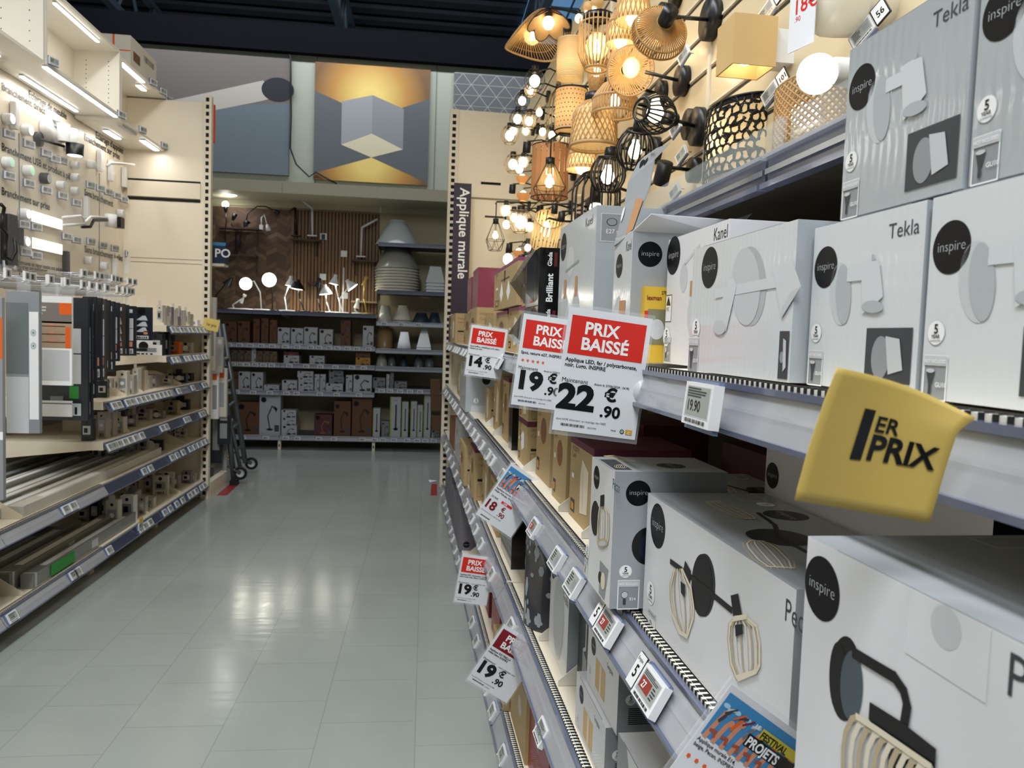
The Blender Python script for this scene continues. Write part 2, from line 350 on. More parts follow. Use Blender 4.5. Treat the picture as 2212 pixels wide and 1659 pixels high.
# ================================================================ SETTING
def nodes_floor():
    m = bpy.data.materials.new('vinyl_floor'); m.use_nodes = True; nt = m.node_tree; b = nt.nodes['Principled BSDF']; N = nt.nodes.new; L = nt.links.new
    tc = N('ShaderNodeTexCoord'); mp = N('ShaderNodeMapping'); L(tc.outputs['Object'], mp.inputs[0]); mp.inputs['Rotation'].default_value = (0, 0, math.pi/2)
    mp.inputs['Location'].default_value = (0, .0, 0)
    br = N('ShaderNodeTexBrick'); br.inputs['Scale'].default_value = 1; br.inputs['Brick Width'].default_value = .305; br.inputs['Row Height'].default_value = .305
    br.inputs['Mortar Size'].default_value = .0016; br.offset = .5; br.inputs['Mortar Smooth'].default_value = .3
    br.inputs['Color1'].default_value = lin('#9ba19c'); br.inputs['Color2'].default_value = lin('#989e9a'); br.inputs['Mortar'].default_value = lin('#868b88')
    L(mp.outputs[0], br.inputs[0])
    nz = N('ShaderNodeTexNoise'); nz.inputs['Scale'].default_value = 2.2; nz.inputs['Detail'].default_value = 6; L(tc.outputs['Object'], nz.inputs['Vector'])
    mx = N('ShaderNodeMix'); mx.data_type = 'RGBA'; mx.blend_type = 'MULTIPLY'; mx.inputs[0].default_value = .5
    cr = N('ShaderNodeValToRGB'); cr.color_ramp.elements[0].position = .3; cr.color_ramp.elements[0].color = (.8, .8, .8, 1); cr.color_ramp.elements[1].position = .75
    L(nz.outputs['Fac'], cr.inputs[0]); L(br.outputs['Color'], mx.inputs[6]); L(cr.outputs[0], mx.inputs[7]); L(mx.outputs[2], b.inputs['Base Color'])
    n2 = N('ShaderNodeTexNoise'); n2.inputs['Scale'].default_value = 14; n2.inputs['Detail'].default_value = 3; L(tc.outputs['Object'], n2.inputs['Vector'])
    mr = N('ShaderNodeMapRange'); mr.inputs['To Min'].default_value = .10; mr.inputs['To Max'].default_value = .22; L(n2.outputs['Fac'], mr.inputs[0]); L(mr.outputs[0], b.inputs['Roughness'])
    mp2 = N('ShaderNodeMapping'); mp2.inputs['Scale'].default_value = (5, 26, 1); L(tc.outputs['Object'], mp2.inputs[0])
    n3 = N('ShaderNodeTexNoise'); n3.inputs['Scale'].default_value = 1; L(mp2.outputs[0], n3.inputs['Vector'])
    bp = N('ShaderNodeBump'); bp.inputs['Strength'].default_value = .2; bp.inputs['Distance'].default_value = .003; L(n3.outputs['Fac'], bp.inputs['Height']); L(bp.outputs[0], b.inputs['Normal'])
    return m
MB().box(-9, 7, -4, 13, -.05, 0, nodes_floor()).struct('floor')
wallp = mat('sage_wall', '#a9aea0', .7, noise=.03, scale=2)
wl = MB().box(-9, 7, 9.0, 9.1, 0, 4.36, wallp)
for x in (-3.3, -1.31, .04, 1.5): wl.box(x, x+.012, 8.996, 9.0, 2.7, 4.36, mat('wall_joint', '#7d8278', .8))
wl.struct('wall_back')
deck = mat('dark_deck', '#4e535a', .6, noise=.2, scale=2)
dk = MB()
for i in range(60):       # trapezoidal roof sheeting, ribs across the aisle
    y = -1+i*.42; dk.box(-12, 9, y, y+.2, 6.0, 6.15, deck); dk.box(-12, 9, y+.2, y+.42, 6.15, 6.17, deck)
dk.box(-12, 9, -4, 24.2, 6.17, 6.25, deck); dk.struct('ceiling')
beamm = mat('dark_steel_beam', '#15161b', .9, spec=.1, noise=.15, scale=2)
MB().box(-9, 7, 8.9, 9.15, 4.36, 4.66, beamm).struct('trim_1')
truss = mat('blue_grey_steel', '#6d7f8c', .5, noise=.15, scale=2)
def beam(name, p, q, t, label):
    v = Vector(q)-Vector(p); MB().tube([(0, 0, 0), tuple(v)], t, truss, 4).root(name, 'W', *p, label, 'roof truss')
def truss_thing(x, label):
    o = empty('roof_truss', 'W', x, 0, 5.3, label, 'roof truss', 'roof trusses under the ceiling')
    MB().box(-.05, .05, 1, 20, 0, .09, truss).part('bottom_chord', o); MB().box(-.05, .05, 1, 20, .58, .65, truss).part('top_chord', o)
    for i in range(20):
        y = 1.2+i*.86; MB().tube([(0, y, .04), (0, y+.43, .6)], .028, truss, 4).part('brace', o); MB().tube([(0, y+.43, .6), (0, y+.86, .04)], .028, truss, 4).part('brace', o)
    return o
for x, l in ((-4.1, 'steel roof truss above the left shelving'), (-1.25, 'steel roof truss above the middle of the aisle'), (1.35, 'steel roof truss near the skylight above the wall lamps')): truss_thing(x, l)
sky = mat('skylight_pane', '#6d8fae', .4, emit=.55, ecol='#6d9ac6')
k = MB().box(0, 1.6, 0, 2.2, 0, .03, sky); 
for i in range(5): k.box(0, 1.6, i*.5, i*.5+.03, -.04, 0, truss)
for i in range(6): k.box(i*.3, i*.3+.02, 0, 2.2, -.03, 0, truss)
k.struct('window_1', 'W', (1.3, 10.4, 5.95))
# ---- posters on the back wall (flat printed canvases)
def poster_mat(cx=.62, cz=.92):
    m = bpy.data.materials.new('poster_glow_print'); m.use_nodes = True; nt = m.node_tree; b = nt.nodes['Principled BSDF']; N = nt.nodes.new; L = nt.links.new
    tc = N('ShaderNodeTexCoord'); g = N('ShaderNodeTexGradient'); g.gradient_type = 'SPHERICAL'; mp = N('ShaderNodeMapping')
    mp.inputs['Location'].default_value = (-cx*1.55, 0, -cz*1.55); mp.inputs['Scale'].default_value = (1.55, 0, 1.55); L(tc.outputs['Object'], mp.inputs[0]); L(mp.outputs[0], g.inputs[0])
    cr = N('ShaderNodeValToRGB'); e = cr.color_ramp.elements; e[0].color = lin('#7a5a3c'); e[1].position = .8; e[1].color = lin('#f5d67c'); k_ = e.new(.35); k_.color = lin('#c08c48')
    L(g.outputs[0], cr.inputs[0]); L(cr.outputs[0], b.inputs['Base Color']); b.inputs['Roughness'].default_value = .7; return m
pg = poster_mat(); pg2 = poster_mat(.62, .22); pgrey = mat('poster_grey_print', '#5f6469', .7); pcube1 = mat('poster_cube_left_print', '#9b9da1', .6); pcube2 = mat('poster_cube_right_print', '#8b8e92', .6); pglow = mat('poster_light_print', '#dcd3b4', .6)
def pp(px, py, d=.76):
    a, z = pix('B', px, py, d); return a, z
a0, z1 = pp(681, 133); a1, _ = pp(930, 150); _, z0 = pp(800, 394); Wp, Hp = a1-a0, z1-z0
o = MB().box(0, Wp, 0, .035, 0, Hp, mat('canvas_edge', '#8a7a60', .7)).root('wall_poster', 'B', a0, .76, z0, 'square canvas poster of a grey cube wall light casting an amber glow', 'poster')
A = Art(lambda x, y, o_: (x, -o_*4, y)); A.rect(0, 0, Wp, Hp, pg, .5)
L_ = [(0, Hp*.12), (Wp*.5, Hp*.215), (Wp, Hp*.0)]
A.poly([(0, Hp*.755), (Wp*.25, Hp*.66), (Wp*.5, Hp*.215), (0, Hp*.05)], pgrey, 1); A.poly([(Wp, Hp*.75), (Wp*.76, Hp*.66), (Wp*.5, Hp*.215), (Wp, Hp*.02)], pgrey, 1)
A.poly([(0, 0), (Wp, 0), (Wp, Hp*.02), (Wp*.5, Hp*.215), (0, Hp*.05)], pg2, .8); A.poly([(Wp*.235, Hp*.68), (Wp*.5, Hp*.75), (Wp*.5, Hp*.42), (Wp*.235, Hp*.31)], pcube1, 2); A.poly([(Wp*.5, Hp*.75), (Wp*.775, Hp*.65), (Wp*.775, Hp*.30), (Wp*.5, Hp*.42)], pcube2, 2)
A.poly([(Wp*.235, Hp*.31), (Wp*.5, Hp*.42), (Wp*.775, Hp*.30), (Wp*.5, Hp*.215)], pglow, 2.5); A.part('printed_picture', o)
a0, z1 = pp(300, 103); a1, _ = pp(627, 120); _, z0 = pp(600, 378); Wp, Hp = a1-a0, z1-z0
o = MB().box(0, Wp, 0, .035, 0, Hp, mat('canvas_edge2', '#44494e', .7)).root('wall_poster', 'B', a0, .76, z0, 'canvas poster of a pale half-round wall light above the left shelving', 'poster')
A = Art(lambda x, y, o_: (x, -o_*4, y)); A.rect(0, 0, Wp, Hp, mat('poster_taupe_print', '#6e6663', .7), .5)
A.poly([(0, 0), (Wp, 0), (Wp, Hp*.62), (Wp*.45, Hp*.55), (0, Hp*.45)], mat('poster_slate_print', '#66727a', .7), 1)
A.poly([(0, Hp*.50), (Wp*.82, Hp*.8), (Wp*.9, Hp*.66), (Wp*.8, Hp*.62), (Wp*.2, Hp*.42), (0, Hp*.40)], mat('poster_lamp_print', '#b3aea4', .6), 2)
A.circ(Wp*.92, Hp*.73, Wp*.11, mat('poster_shadow_print', '#23242c', .7), 2.5, .75); A.part('printed_picture', o)
a0, z1 = pp(982, 155); a1, _ = pp(1200, 170); _, z0 = pp(1000, 262); Wp, Hp = a1-a0, z1-z0
o = MB().box(0, Wp, 0, .035, 0, Hp, mat('canvas_edge3', '#5c6064', .7)).root('wall_poster', 'B', a0, .76, z0, 'grey canvas panel with a pale triangle line pattern beside the wall lamps', 'poster')
A = Art(lambda x, y, o_: (x, -o_*4, y)); A.rect(0, 0, Wp, Hp, mat('poster_grey2', '#63676a', .7), .5); st = Wp/6; pl = mat('poster_line_print', '#a6a99f', .7)
rh = st*.62
for j in range(4):
    y = Hp-.01-j*rh
    if y-rh < 0: break
    A.line([(0, y), (Wp, y)], .006, pl, 1.4+.2*j)
    for i in range(13):
        x = i*st/2; 
        if x+st/2 <= Wp: A.line([(x, y), (x+st/2, y-rh)] if (i+j) % 2 else [(x, y-rh), (x+st/2, y)], .007, pl, 1)
A.part('printed_picture', o)
# loose cable hanging on the wall
pts = []
for px, py in ((598, 90), (622, 95), (628, 130), (629, 250), (627, 320), (640, 355), (668, 382), (682, 372), (705, 385), (728, 397)):
    a, z = pix('B', px, py, .74); pts.append((a, 0, z))
b0 = pts[0]; MB().tube([(p[0]-b0[0], 0, p[2]-b0[2]) for p in pts], .009, black, 6).root('hanging_cable', 'B', b0[0], .74, b0[2], 'black cable hanging in a loop down the back wall between the posters', 'cable')
# red mark on the floor, left and right, and a scrap of paper
redtape = mat('red_floor_tape', '#8c2b2b', .5)
for q, l in (([(468, 1070), (490, 1070), (520, 1042), (500, 1042)], 'red tape strip on the floor beside the left end upright'), ([(930, 1070), (944, 1070), (944, 1045), (932, 1045)], 'red tape strip on the floor at the far right end')):
    P = [pixz('W', x, y, .001) for x, y in q]; c = P[0]; MB().slab([(p[0]-c[0], p[1]-c[1], 0) for p in P], (0, 0, 1), .0008, redtape).root('floor_tape', 'W', c[0], c[1], .001, l, 'floor tape')
a, d = pixz('W', 928, 1042, 0); MB().slab([(0, 0, 0), (.06, .01, .008), (.055, .07, .002), (-.01, .06, .01)], (0, 0, 1), .001, paper).root('paper_scrap', 'W', a, d, .002, 'small white paper scrap lying on the floor by the right shelving', 'paper')
def upright(fr, a, d, z0, z1, w_, label, name='slotted_upright', face='front', dp=.05):
    """shelving post with a column of black slots"""
    b = MB().box(0, w_, 0, dp, 0, z1-z0, cream); z = .03
    while z < z1-z0-.03:
        b.box(w_*.3, w_*.7, -.0008, .001, z, z+.028, darkm); z += .05
    return b.root(name, fr, a, d, z0, label, 'shelving post')
def shelf(fr, a0, a1, D, z, label, lip=ivory, under=None, rl=.045, holes=True, deckm=None, d0=0, rm=None, rm2=None, ro=None, lipd=.028, tall=.03, brackets=True):
    """metal shelf: deck, perforated lip, clear price rail, brackets; z = deck top, front edge at d0"""
    o = empty('metal_shelf', fr, a0, d0, z, label, 'shelf'); L = a1-a0; dm = deckm or cream
    b = MB().box(0, L, .012, D, -tall, 0, dm); b.box(0, L, 0, .012, -tall, .002, lip); b.part('shelf_deck', o)
    if holes:
        h = MB(); n = int(L/.011)
        for i in range(n): x = .004+i*.011; h.box(x, x+.0055, .004, .016, .0012, .0026, darkm); h.box(x+.001, x+.0055, -.0008, .003, -.0045, .0024, darkm)
        h.part('shelf_perforations', o)
    r = MB(); rr = rm or rail
    ro = .55*rl if ro is None else ro
    r.slab([(0, -.004, -.006), (L, -.004, -.006), (L, -.008-ro, -.008-rl), (0, -.008-ro, -.008-rl)], (0, -.88, .48), .0025, rr)
    r.slab([(0, -.006-ro*.45, -.006-rl*.45), (L, -.006-ro*.45, -.006-rl*.45), (L, -.006-ro*.55, -.006-rl*.55), (0, -.006-ro*.55, -.006-rl*.55)], (0, -.88, .48), .004, rr)
    r.box(0, L, -.008, -.001, -.008, -.002, rm2 or railb); r.box(0, L, -.012-ro, -.005-ro, -.012-rl, -.007-rl, rm2 or railb); r.part('price_rail', o)
    if brackets:
        k_ = MB()
        for x in (-.0012, L-.0028): k_.add([(x, .015, -.001), (x, D, -.001), (x, D, -.09), (x, D-.05, -.09), (x, .015, -.035), (x+.004, .015, -.001), (x+.004, D, -.001), (x+.004, D, -.09), (x+.004, D-.05, -.09), (x+.004, .015, -.035)], [(0, 1, 2, 3, 4), (9, 8, 7, 6, 5), (0, 5, 6, 1), (1, 6, 7, 2), (2, 7, 8, 3), (3, 8, 9, 4), (4, 9, 5, 0)], dm)
        k_.part('shelf_bracket', o)
    return o
def divider(fr, a, d, z, label, h=.07, L=.16, m=None):
    b = MB().add([(0, 0, 0), (0, L, 0), (0, L, h), (0, L*.45, h), (0, 0, .012), (.0025, 0, 0), (.0025, L, 0), (.0025, L, h), (.0025, L*.45, h), (.0025, 0, .012)], [(4, 3, 2, 1, 0), (5, 6, 7, 8, 9), (0, 1, 6, 5), (1, 2, 7, 6), (2, 3, 8, 7), (3, 4, 9, 8), (4, 0, 5, 9)], m or ivory)
    return b.root('shelf_divider', fr, a, d, z+.001, label, 'shelf divider')
# ================================================================ RIGHT SHELVING
BAY = [-.2, 1.06, 2.32, 3.58, 4.84, 6.1]; BN = ['nearest', 'second', 'third', 'fourth', 'farthest']
WALLD = .585
SZ = [('topmost', 1.233, .868), ('second', .876, .62), ('third', .50, .62), ('lowest', .09, .62)]
for i in range(5):
    n, f = BAY[i], BAY[i+1]
    for nm, z, _ in SZ:
        zz = z-(.018 if nm == 'topmost' and i else 0)
        shelf('R', -f+.004, -n-.004, .55, zz, f'{nm} metal shelf with clear price rail in the {BN[i]} bay of the right shelving', holes=i < 3, **(dict(rl=.04, ro=.008) if nm == 'topmost' else {}))
    if i < 4: upright('R', -f-.0, .56, 0, 1.3, .03, f'slotted post at the back between the {BN[i]} and {BN[i+1]} bays of the right shelving')
back = mat('dim_back_panel', '#4d463a', .6)  # shade of the shelf recess put into the panel colour
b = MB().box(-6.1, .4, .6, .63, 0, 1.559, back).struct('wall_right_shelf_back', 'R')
# slatwall panels behind the display lamps
groove = mat('slat_groove', '#2b2622', .7)
for i in range(5):
    n, f = BAY[i], BAY[i+1]; b = MB().box(-f+.012, -n-.012, 0, .03, 0, 1.56, mat('slat_cream', '#dccba6', .35, noise=.05, scale=3, coat=.15)); z = .06
    while z < 1.54: b.box(-f+.014, -n-.014, -.0015, .001, z, z+.007, groove); b.box(-f+.014, -n-.014, -.004, 0, z+.012, z+.02, cream); z += .125
    b.root('slatwall', 'R', 0, WALLD, 1.56, f'cream slatted panel behind the wall lamps in the {BN[i]} right bay', 'display panel')
    MB().box(-.010, .010, -.006, .03, 0, 1.56, cream).root('joint_strip', 'R', -f if i < 4 else -f+.012, WALLD, 1.56, f'cream metal strip at the far edge of the {BN[i]} slatted panel', 'trim strip')
# end divider facing the camera
b = MB().box(0, .62, 0, .03, 0, 3.05, creamboard); b.box(.0, .62, -.002, 0, 2.36, 2.375, mat('panel_seam', '#8c8064', .7)); b.box(.0, .62, -.002, 0, 1.6, 1.605, mat('panel_seam', '#8c8064'))
b.box(.2, .36, -.002, 0, 2.48, 2.50, darkm); b.box(.24, .62, -.003, 0, 2.22, 2.235, mat('panel_shadow_gap', '#3a3228', .7))
o = b.root('end_gable', 'R', -6.13, .03, 0, 'tall cream metal end panel behind the purple sign on the right', 'end panel', rz=math.pi/2)
upright('R', -6.12, -.03, 0, 3.05, .07, 'tall cream slotted end upright of the right shelving', dp=.06).rotation_euler.z += math.pi/2
# hanging sign
d0, z1 = pixa('R', 981, 395, -5.95); d1, z0 = pixa('R', 1010, 680, -5.95); d1 = d0+.135
o = empty('hanging_sign', 'R', -5.95, d0, z0, 'dark purple vertical sign reading Applique murale', 'sign', rz=math.pi/2)
w_ = d1-d0; MB().box(0, w_, -.006, 0, 0, z1-z0, mat('sign_aubergine', '#2b2233', .5)).part('sign_board', o)
A = Art(lambda x, y, o_: (x, -.0065-o_, y)); A.text(w_*.36, (z1-z0)-.035, .105, 'Applique murale', wprint, 1, .012, rot=-math.pi/2); A.part('sign_lettering', o)
# counter shelf with glass guard, above the topmost shelf
CD, CZ = .185, 1.545
for (n, f, nm) in ((.1, 1.06, 'nearest'), (1.06, 2.32, 'second')):
    o = empty('upper_shelf', 'R', -f+.004, CD, CZ, f'upper metal shelf with glass guard under the wall lamps, {nm} bay', 'shelf'); L = f-n-.008
    MB().box(0, L, .012, .39, -.028, -.002, mat('shadow_shelf', '#4a453c', .6)).part('shelf_deck', o)  # deck colour darkened to stand for the shade on its underside
    r = MB().box(0, L, -.006, .012, -.045, .003, railb); r.box(0, L, -.016, -.004, -.006, .0, rail); r.box(0, L, -.018, -.004, -.05, -.042, railb); r.box(0, L, -.011, -.006, -.028, -.02, steel); r.part('price_rail', o)
    MB().box(.01, L-.01, .02, .024, .0, .062, glass).part('glass_guard', o)
    MB().box(L-.02, L-.012, .014, .03, 0, .064, acryl).part('guard_clip', o)
# ---------------------------------------------------------------- printed lamp boxes, nearest first
class PX:
    """art coordinates read off a face lying in the plane d of the right shelving"""
    def __init__(s, a0, z0, d): s.a0, s.z0, s.d = a0, z0, d
    def __call__(s, x, y): a, z = pix('R', x, y, s.d); return a-s.a0, z-s.z0
    def R(s, x, y, hpx): a, z = pix('R', x, y, s.d); return hpx/2*mpp('R', a, s.d, z)
def rbox(uf, un, d, D, z, h, mt, label, art=None, **k): return carton('R', -uf, -un, d, D, z, h, mt, label, art, **k)
def z7(x, y): return 1650+x/2.185, 900+y/2.185
def z6(x, y): return 1200+x/2.373, 960+y/2.373
def z8(x, y): return 1700+x/1.844, y/1.844
platef = mat('plate_face_print', '#4a545a', .4); plated = mat('plate_dark_print', '#23252b', .4)
p = PX(-.52, .88, -.035)
def art_pecan3(A, w, h):
    A.logo(*p(1775, 1277), .0228)
    q7 = lambda x, y: p(*z7(x, y)); A.pell(q7, 385, 1250, 150, 402, black, 1); A.pell(q7, 350, 1240, 80, 330, black, 1.5); A.pell(q7, 416, 1285, 106, 335, platef, 2)
    A.pline(q7, [(428, 1128), (520, 1185), (620, 1245), (664, 1310), (680, 1380), (664, 1480)], .0075, black, 3)
    A.ppoly(q7, [(505, 1360), (655, 1455), (820, 1585), (812, 1700), (640, 1640), (500, 1440)], black, 4); A.ppoly(q7, [(600, 1530), (680, 1580), (670, 1720), (590, 1690)], plated, 5)
    for i in range(11):
        x, y = 432+i*36, 1432+i*25; b_ = [(x+18, y), (x-8, y+8), (x-38, y+70), (x-50, y+150), (x-52, y+290)]
        A.line([tuple(max(c, .0005) for c in q7(*t)) for t in b_], .0042, rattanp if i % 2 else rattand, 6+.1*i)
    A.pline(q7, [(450, 1428), (545, 1490), (660, 1570), (800, 1668)], .0042, rattanp, 8)
    A.text(*p(2170, 1505), .032, 'Pecan', dgrey, 1, sx=.85); A.rect(w*.36, h*.84, w*.56, h-.001, mat('clear_tape_seal', '#e3e3e6', .15, coat=1), 1); A.circ(w*.46, h-.012, .012, lgrey, 1.5)
def art_pecan_lid(A, w, D):
    A.rect(0, 0, w, D, boxgrey, .3); A.logo(w*.62, D*.7, .024); A.cage(w*.5, D*.3, D*.3, w*.4, None, 2, 9, 1.3); A.frame(w*.02, D*.6, w*.11, D*.9, .002, lgrey, 1); A.circ(w*.18, D*.8, .012, wprint, 1); A.circ(w*.18, D*.8, .0105, mgrey, 1.5); A.text(w*.18, D*.77, .016, '5', ink, 2, 0, 'c')
    A.line([(w*.4, D*.35), (w*.75, D*.55)], .006, black, 2); A.circ(w*.8, D*.55, .03, black, 2, .6)
rbox(.52, .20, -.035, .21, .882, .248, boxwhite, 'nearest white lamp box, black wall lamp with rattan shade printed large', {'front': art_pecan3, 'top': art_pecan_lid}, side=boxgrey, top=boxgrey)
p2 = PX(-1.03, .88, .012)
def art_pecan2(A, w, h):
    A.logo(*p2(1421, 1136), p2.R(1421, 1136, 96)); A.five(*p2(1406, 1281), p2.R(1406, 1281, 50)); x, y = p2(1399, 1372); A.notinc(x, y, .03, 'E14', bg=boxwhite)
    q6 = lambda x, y: p2(*z6(x, y)); A.pell(q6, 764, 722, 112, 325, plated, 1); A.pell(q6, 752, 722, 106, 322, black, 2)
    A.pline(q6, [(592, 600), (650, 642), (700, 682), (905, 850)], .007, black, 3); A.ppoly(q6, [(668, 595), (698, 650), (690, 722), (655, 668)][::-1], black, 4); A.ppoly(q6, [(902, 775), (940, 764), (962, 882), (918, 900)][::-1], black, 4)
    A.ribs(q6, [(612, 640), (590, 720), (592, 800), (606, 880), (655, 980)], [(655, 640), (700, 740), (713, 830), (710, 890), (680, 985)], 8, .0035)
    A.pline(q6, [(600, 860), (640, 960), (680, 985)], .005, rattanp, 7); A.ppoly(q6, [(648, 700), (672, 720), (668, 785), (650, 760)][::-1], black, 7.5)
    A.ribs(q6, [(925, 885), (893, 925), (888, 1000), (900, 1120), (928, 1190)], [(975, 880), (1035, 930), (1052, 1020), (1052, 1130), (1035, 1165)], 10, .0035)
    A.pline(q6, [(918, 895), (985, 882)], .005, rattanp, 7); A.ppoly(q6, [(925, 1185), (1040, 1150), (1040, 1175), (945, 1215)][::-1], rattanp, 7); A.ppoly(q6, [(928, 925), (968, 920), (970, 970), (932, 985)][::-1], black, 7.5)
    A.text(*p2(1694, 1338), .03, 'Pecan', dgrey, 1, sx=.8)
def art_pecan2_lid(A, w, D):
    A.rect(0, 0, w, D, boxgrey, .3); A.logo(w*.33, D*.78, .028); A.circ(w*.58, D*.42, .036, plated, 2, 1); A.line([(w*.3, D*.6), (w*.45, D*.55), (w*.58, D*.42), (w*.85, D*.42)], .006, black, 3)
    A.cage(w*.38, D*.45, .036, .1, None, 2, 9, -1.5); A.cage(w*.62, D*.22, .04, .1, None, 2, 9, 1.35); A.frame(w*.03, D*.68, w*.13, D*.88, .0015, lgrey, 1); A.circ(w*.18, D*.8, .012, wprint, 1); A.text(w*.18, D*.78, .014, '5', ink, 2, 0, 'c')
    A.rect(w*.8, .0, w, D*.3, mgrey, 1)
rbox(1.03, .615, .012, .175, .88, .176, boxwhite, 'white double lamp box with two rattan shades printed, second from the camera', {'front': art_pecan2, 'top': art_pecan2_lid}, side=boxgrey, top=boxgrey)
p1 = PX(-1.172, .884, -.035)
def art_pecan1(A, w, h):
    q = lambda x, y: p1(*z6(x, y)); A.logo(*p1(1289, 1031), p1.R(1289, 1031, 50)); A.text(*p1(1323, 1055), .022, 'Pecan', dgrey, 1, sx=.75)
    A.pell(q, 204, 378, 42, 180, black, 1); A.pline(q, [(205, 320), (225, 335)], .008, black, 2); A.ppoly(q, [(232, 262), (252, 256), (250, 330), (230, 325)][::-1], black, 3)
    A.ribs(q, [(228, 322), (222, 360), (218, 430), (215, 490), (225, 520)], [(262, 318), (277, 350), (278, 440), (275, 480), (262, 515)], 8, .0032); A.pell(q, 245, 505, 55, 45, rattand, 6); A.pell(q, 245, 508, 38, 28, lgrey, 7)
    A.five(*p1(1269, 1191), p1.R(1269, 1191, 28)); A.ppoly(q, [(228, 592), (272, 645), (250, 800), (222, 760)][::-1], mgrey, 1); A.pell(q, 228, 680, 16, 60, black, 2); A.pell(q, 245, 700, 22, 90, rattanp, 3); x, y = p1(1262, 1250); A.notinc(x, max(y, .004), .02, 'E14', bg=boxwhite)
def art_pecan1_side(A, w, h):
    A.logo(.036, h*.845, .0185, 1); A.circ(.056, h*.46, .0265, black, 1, 1.06); A.circ(.062, h*.45, .022, mat('plate_navy_print', '#1c1f30', .4), 2, 1.1); A.five(.022, h*.275, .0092); A.notinc(.012, .0, .031, 'E14')
def art_pecan1_lid(A, w, D):
    A.rect(0, 0, w, D, boxgrey, .3); A.logo(w*.6, D*.6, .022); A.cage(w*.35, D*.3, .03, .06, None, 2, 9, -1.2); A.rect(w*.2, .005, w*.9, .03, dgrey, 1); A.cage(w*.6, .025, .018, .03, None, 3, 7, 1.2)
rbox(1.172, 1.04, -.035, .17, .884, .2, boxwhite, 'tall white lamp box with one rattan shade, overhanging the second shelf', {'front': art_pecan1, 'right': art_pecan1_side, 'top': art_pecan1_lid}, side=boxgrey, top=boxgrey)
def art_pb(A, w, h):
    A.logo(.022, h*.84, .019); A.five(.01, h*.42, .0095); A.line([(.05, h*.62), (.1, h*.55), (.19, h*.4)], .008, black, 2); A.circ(.13, h*.6, .026, black, 1); A.cage(.06, h*.56, .045, .09, None, 4); A.cage(.19, h*.42, .042, .08, None, 4)
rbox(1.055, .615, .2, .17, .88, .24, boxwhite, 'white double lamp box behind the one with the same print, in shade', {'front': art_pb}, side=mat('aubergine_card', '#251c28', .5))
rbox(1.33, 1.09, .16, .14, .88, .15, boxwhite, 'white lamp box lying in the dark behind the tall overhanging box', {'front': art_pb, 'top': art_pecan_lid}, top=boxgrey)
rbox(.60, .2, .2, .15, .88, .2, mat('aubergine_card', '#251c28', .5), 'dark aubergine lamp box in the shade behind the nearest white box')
# --- topmost shelf: film wrapped single spots
sh1 = mat('lamp_print_shade', '#aeb3b7', .4); sh2 = mat('lamp_print_mid', '#c2c6c9', .4); sh3 = mat('lamp_print_light', '#cfd3d6', .4)
pt = PX(-.66, 1.236, .035); TW, TH = .152, .143
def tek(name=True):
    def f(A, w, h):
        K = lambda x, y: (lambda q: (q[0]*w/TW, q[1]*h/TH))(pt(*z8(x, y))); A.logo(w*.145, h*.74, .0185)
        A.pell(K, 215, 1172, 86, 250, sh2, 1); A.pell(K, 226, 1172, 60, 240, sh1, 2); A.pline(K, [(250, 1096), (318, 1088)], .011, sh3, 3)
        A.ppoly(K, [(300, 1048), (345, 1036), (372, 1042), (387, 1180), (345, 1225), (303, 1250)][::-1], sh3, 4); A.pell(K, 346, 1222, 86, 50, sh1, 5); A.ppoly(K, [(342, 1040), (342, 1015), (352, 1013), (354, 1040)][::-1], sh1, 4)
        x0, y0 = K(308, 1500); x1, y1 = K(505, 1305); A.inset(x0, h*.06, min(x1, w*.98), y1); A.five(w*.085, h*.33, .0085); A.notinc(w*.02, h*.0, .023, 'GU10', 1)
        if name: A.text(w*.72, h*.84, .0165, 'Tekla', dgrey, 1)
    return f
rbox(.66, .508, .035, .11, 1.236, .143, boxfilm, 'film-wrapped white spotlight box on the topmost shelf, left of the yellow card', {'front': tek()}, side=boxfilmg)
rbox(.502, .35, .035, .11, 1.236, .143, boxfilm, 'film-wrapped white spotlight box on the topmost shelf, behind the yellow card', {'front': tek()}, side=boxfilmg)
rbox(.342, .19, .035, .11, 1.236, .143, boxfilm, 'film-wrapped white spotlight box cut by the right edge, topmost shelf', {'front': tek()}, side=boxfilmg)
rbox(.625, .478, .038, .11, 1.3815, .145, boxfilmg, 'film-wrapped grey spotlight box in the upper layer, beside the white globe lamp', {'front': tek()}, side=boxfilmg)
rbox(.472, .325, .038, .11, 1.3815, .145, boxfilmg, 'film-wrapped grey spotlight box, upper layer, cut by the right edge', {'front': tek(False)}, side=boxfilmg)
pd = PX(-.925, 1.236, .022)
sh1 = mat('lamp_print_shade', '#b4b9bc', .4); sh2 = mat('lamp_print_mid', '#c6cacc', .4); sh3 = mat('lamp_print_light', '#cfd3d6', .4)
def art_double(A, w, h):
    A.logo(*pd(1533, 578), .0245); A.five(*pd(1504, 710), .0125); x, y = pd(1486, 803); A.notinc(x, y, .032, 'GU10', 1)
    A.pell(pd, 1622, 618, 66, 172, sh1, 1); A.pell(pd, 1612, 619, 62, 168, sh2, 2); A.pline(pd, [(1548, 634), (1678, 609)], .011, sh3, 3)
    A.ppoly(pd, [(1576, 606), (1586, 599), (1593, 618), (1570, 716), (1543, 702)][::-1], sh3, 4); A.pell(pd, 1556, 707, 27, 32, sh2, 5)
    A.ppoly(pd, [(1671, 580), (1712, 560), (1733, 618), (1690, 688)][::-1], sh3, 4); A.ppoly(pd, [(1733, 618), (1712, 630), (1690, 668), (1690, 688)][::-1], sh2, 5)
    x0, y0 = pd(1680, 815); x1, y1 = pd(1738, 715); A.inset(x0, .003, w-.003, y1)
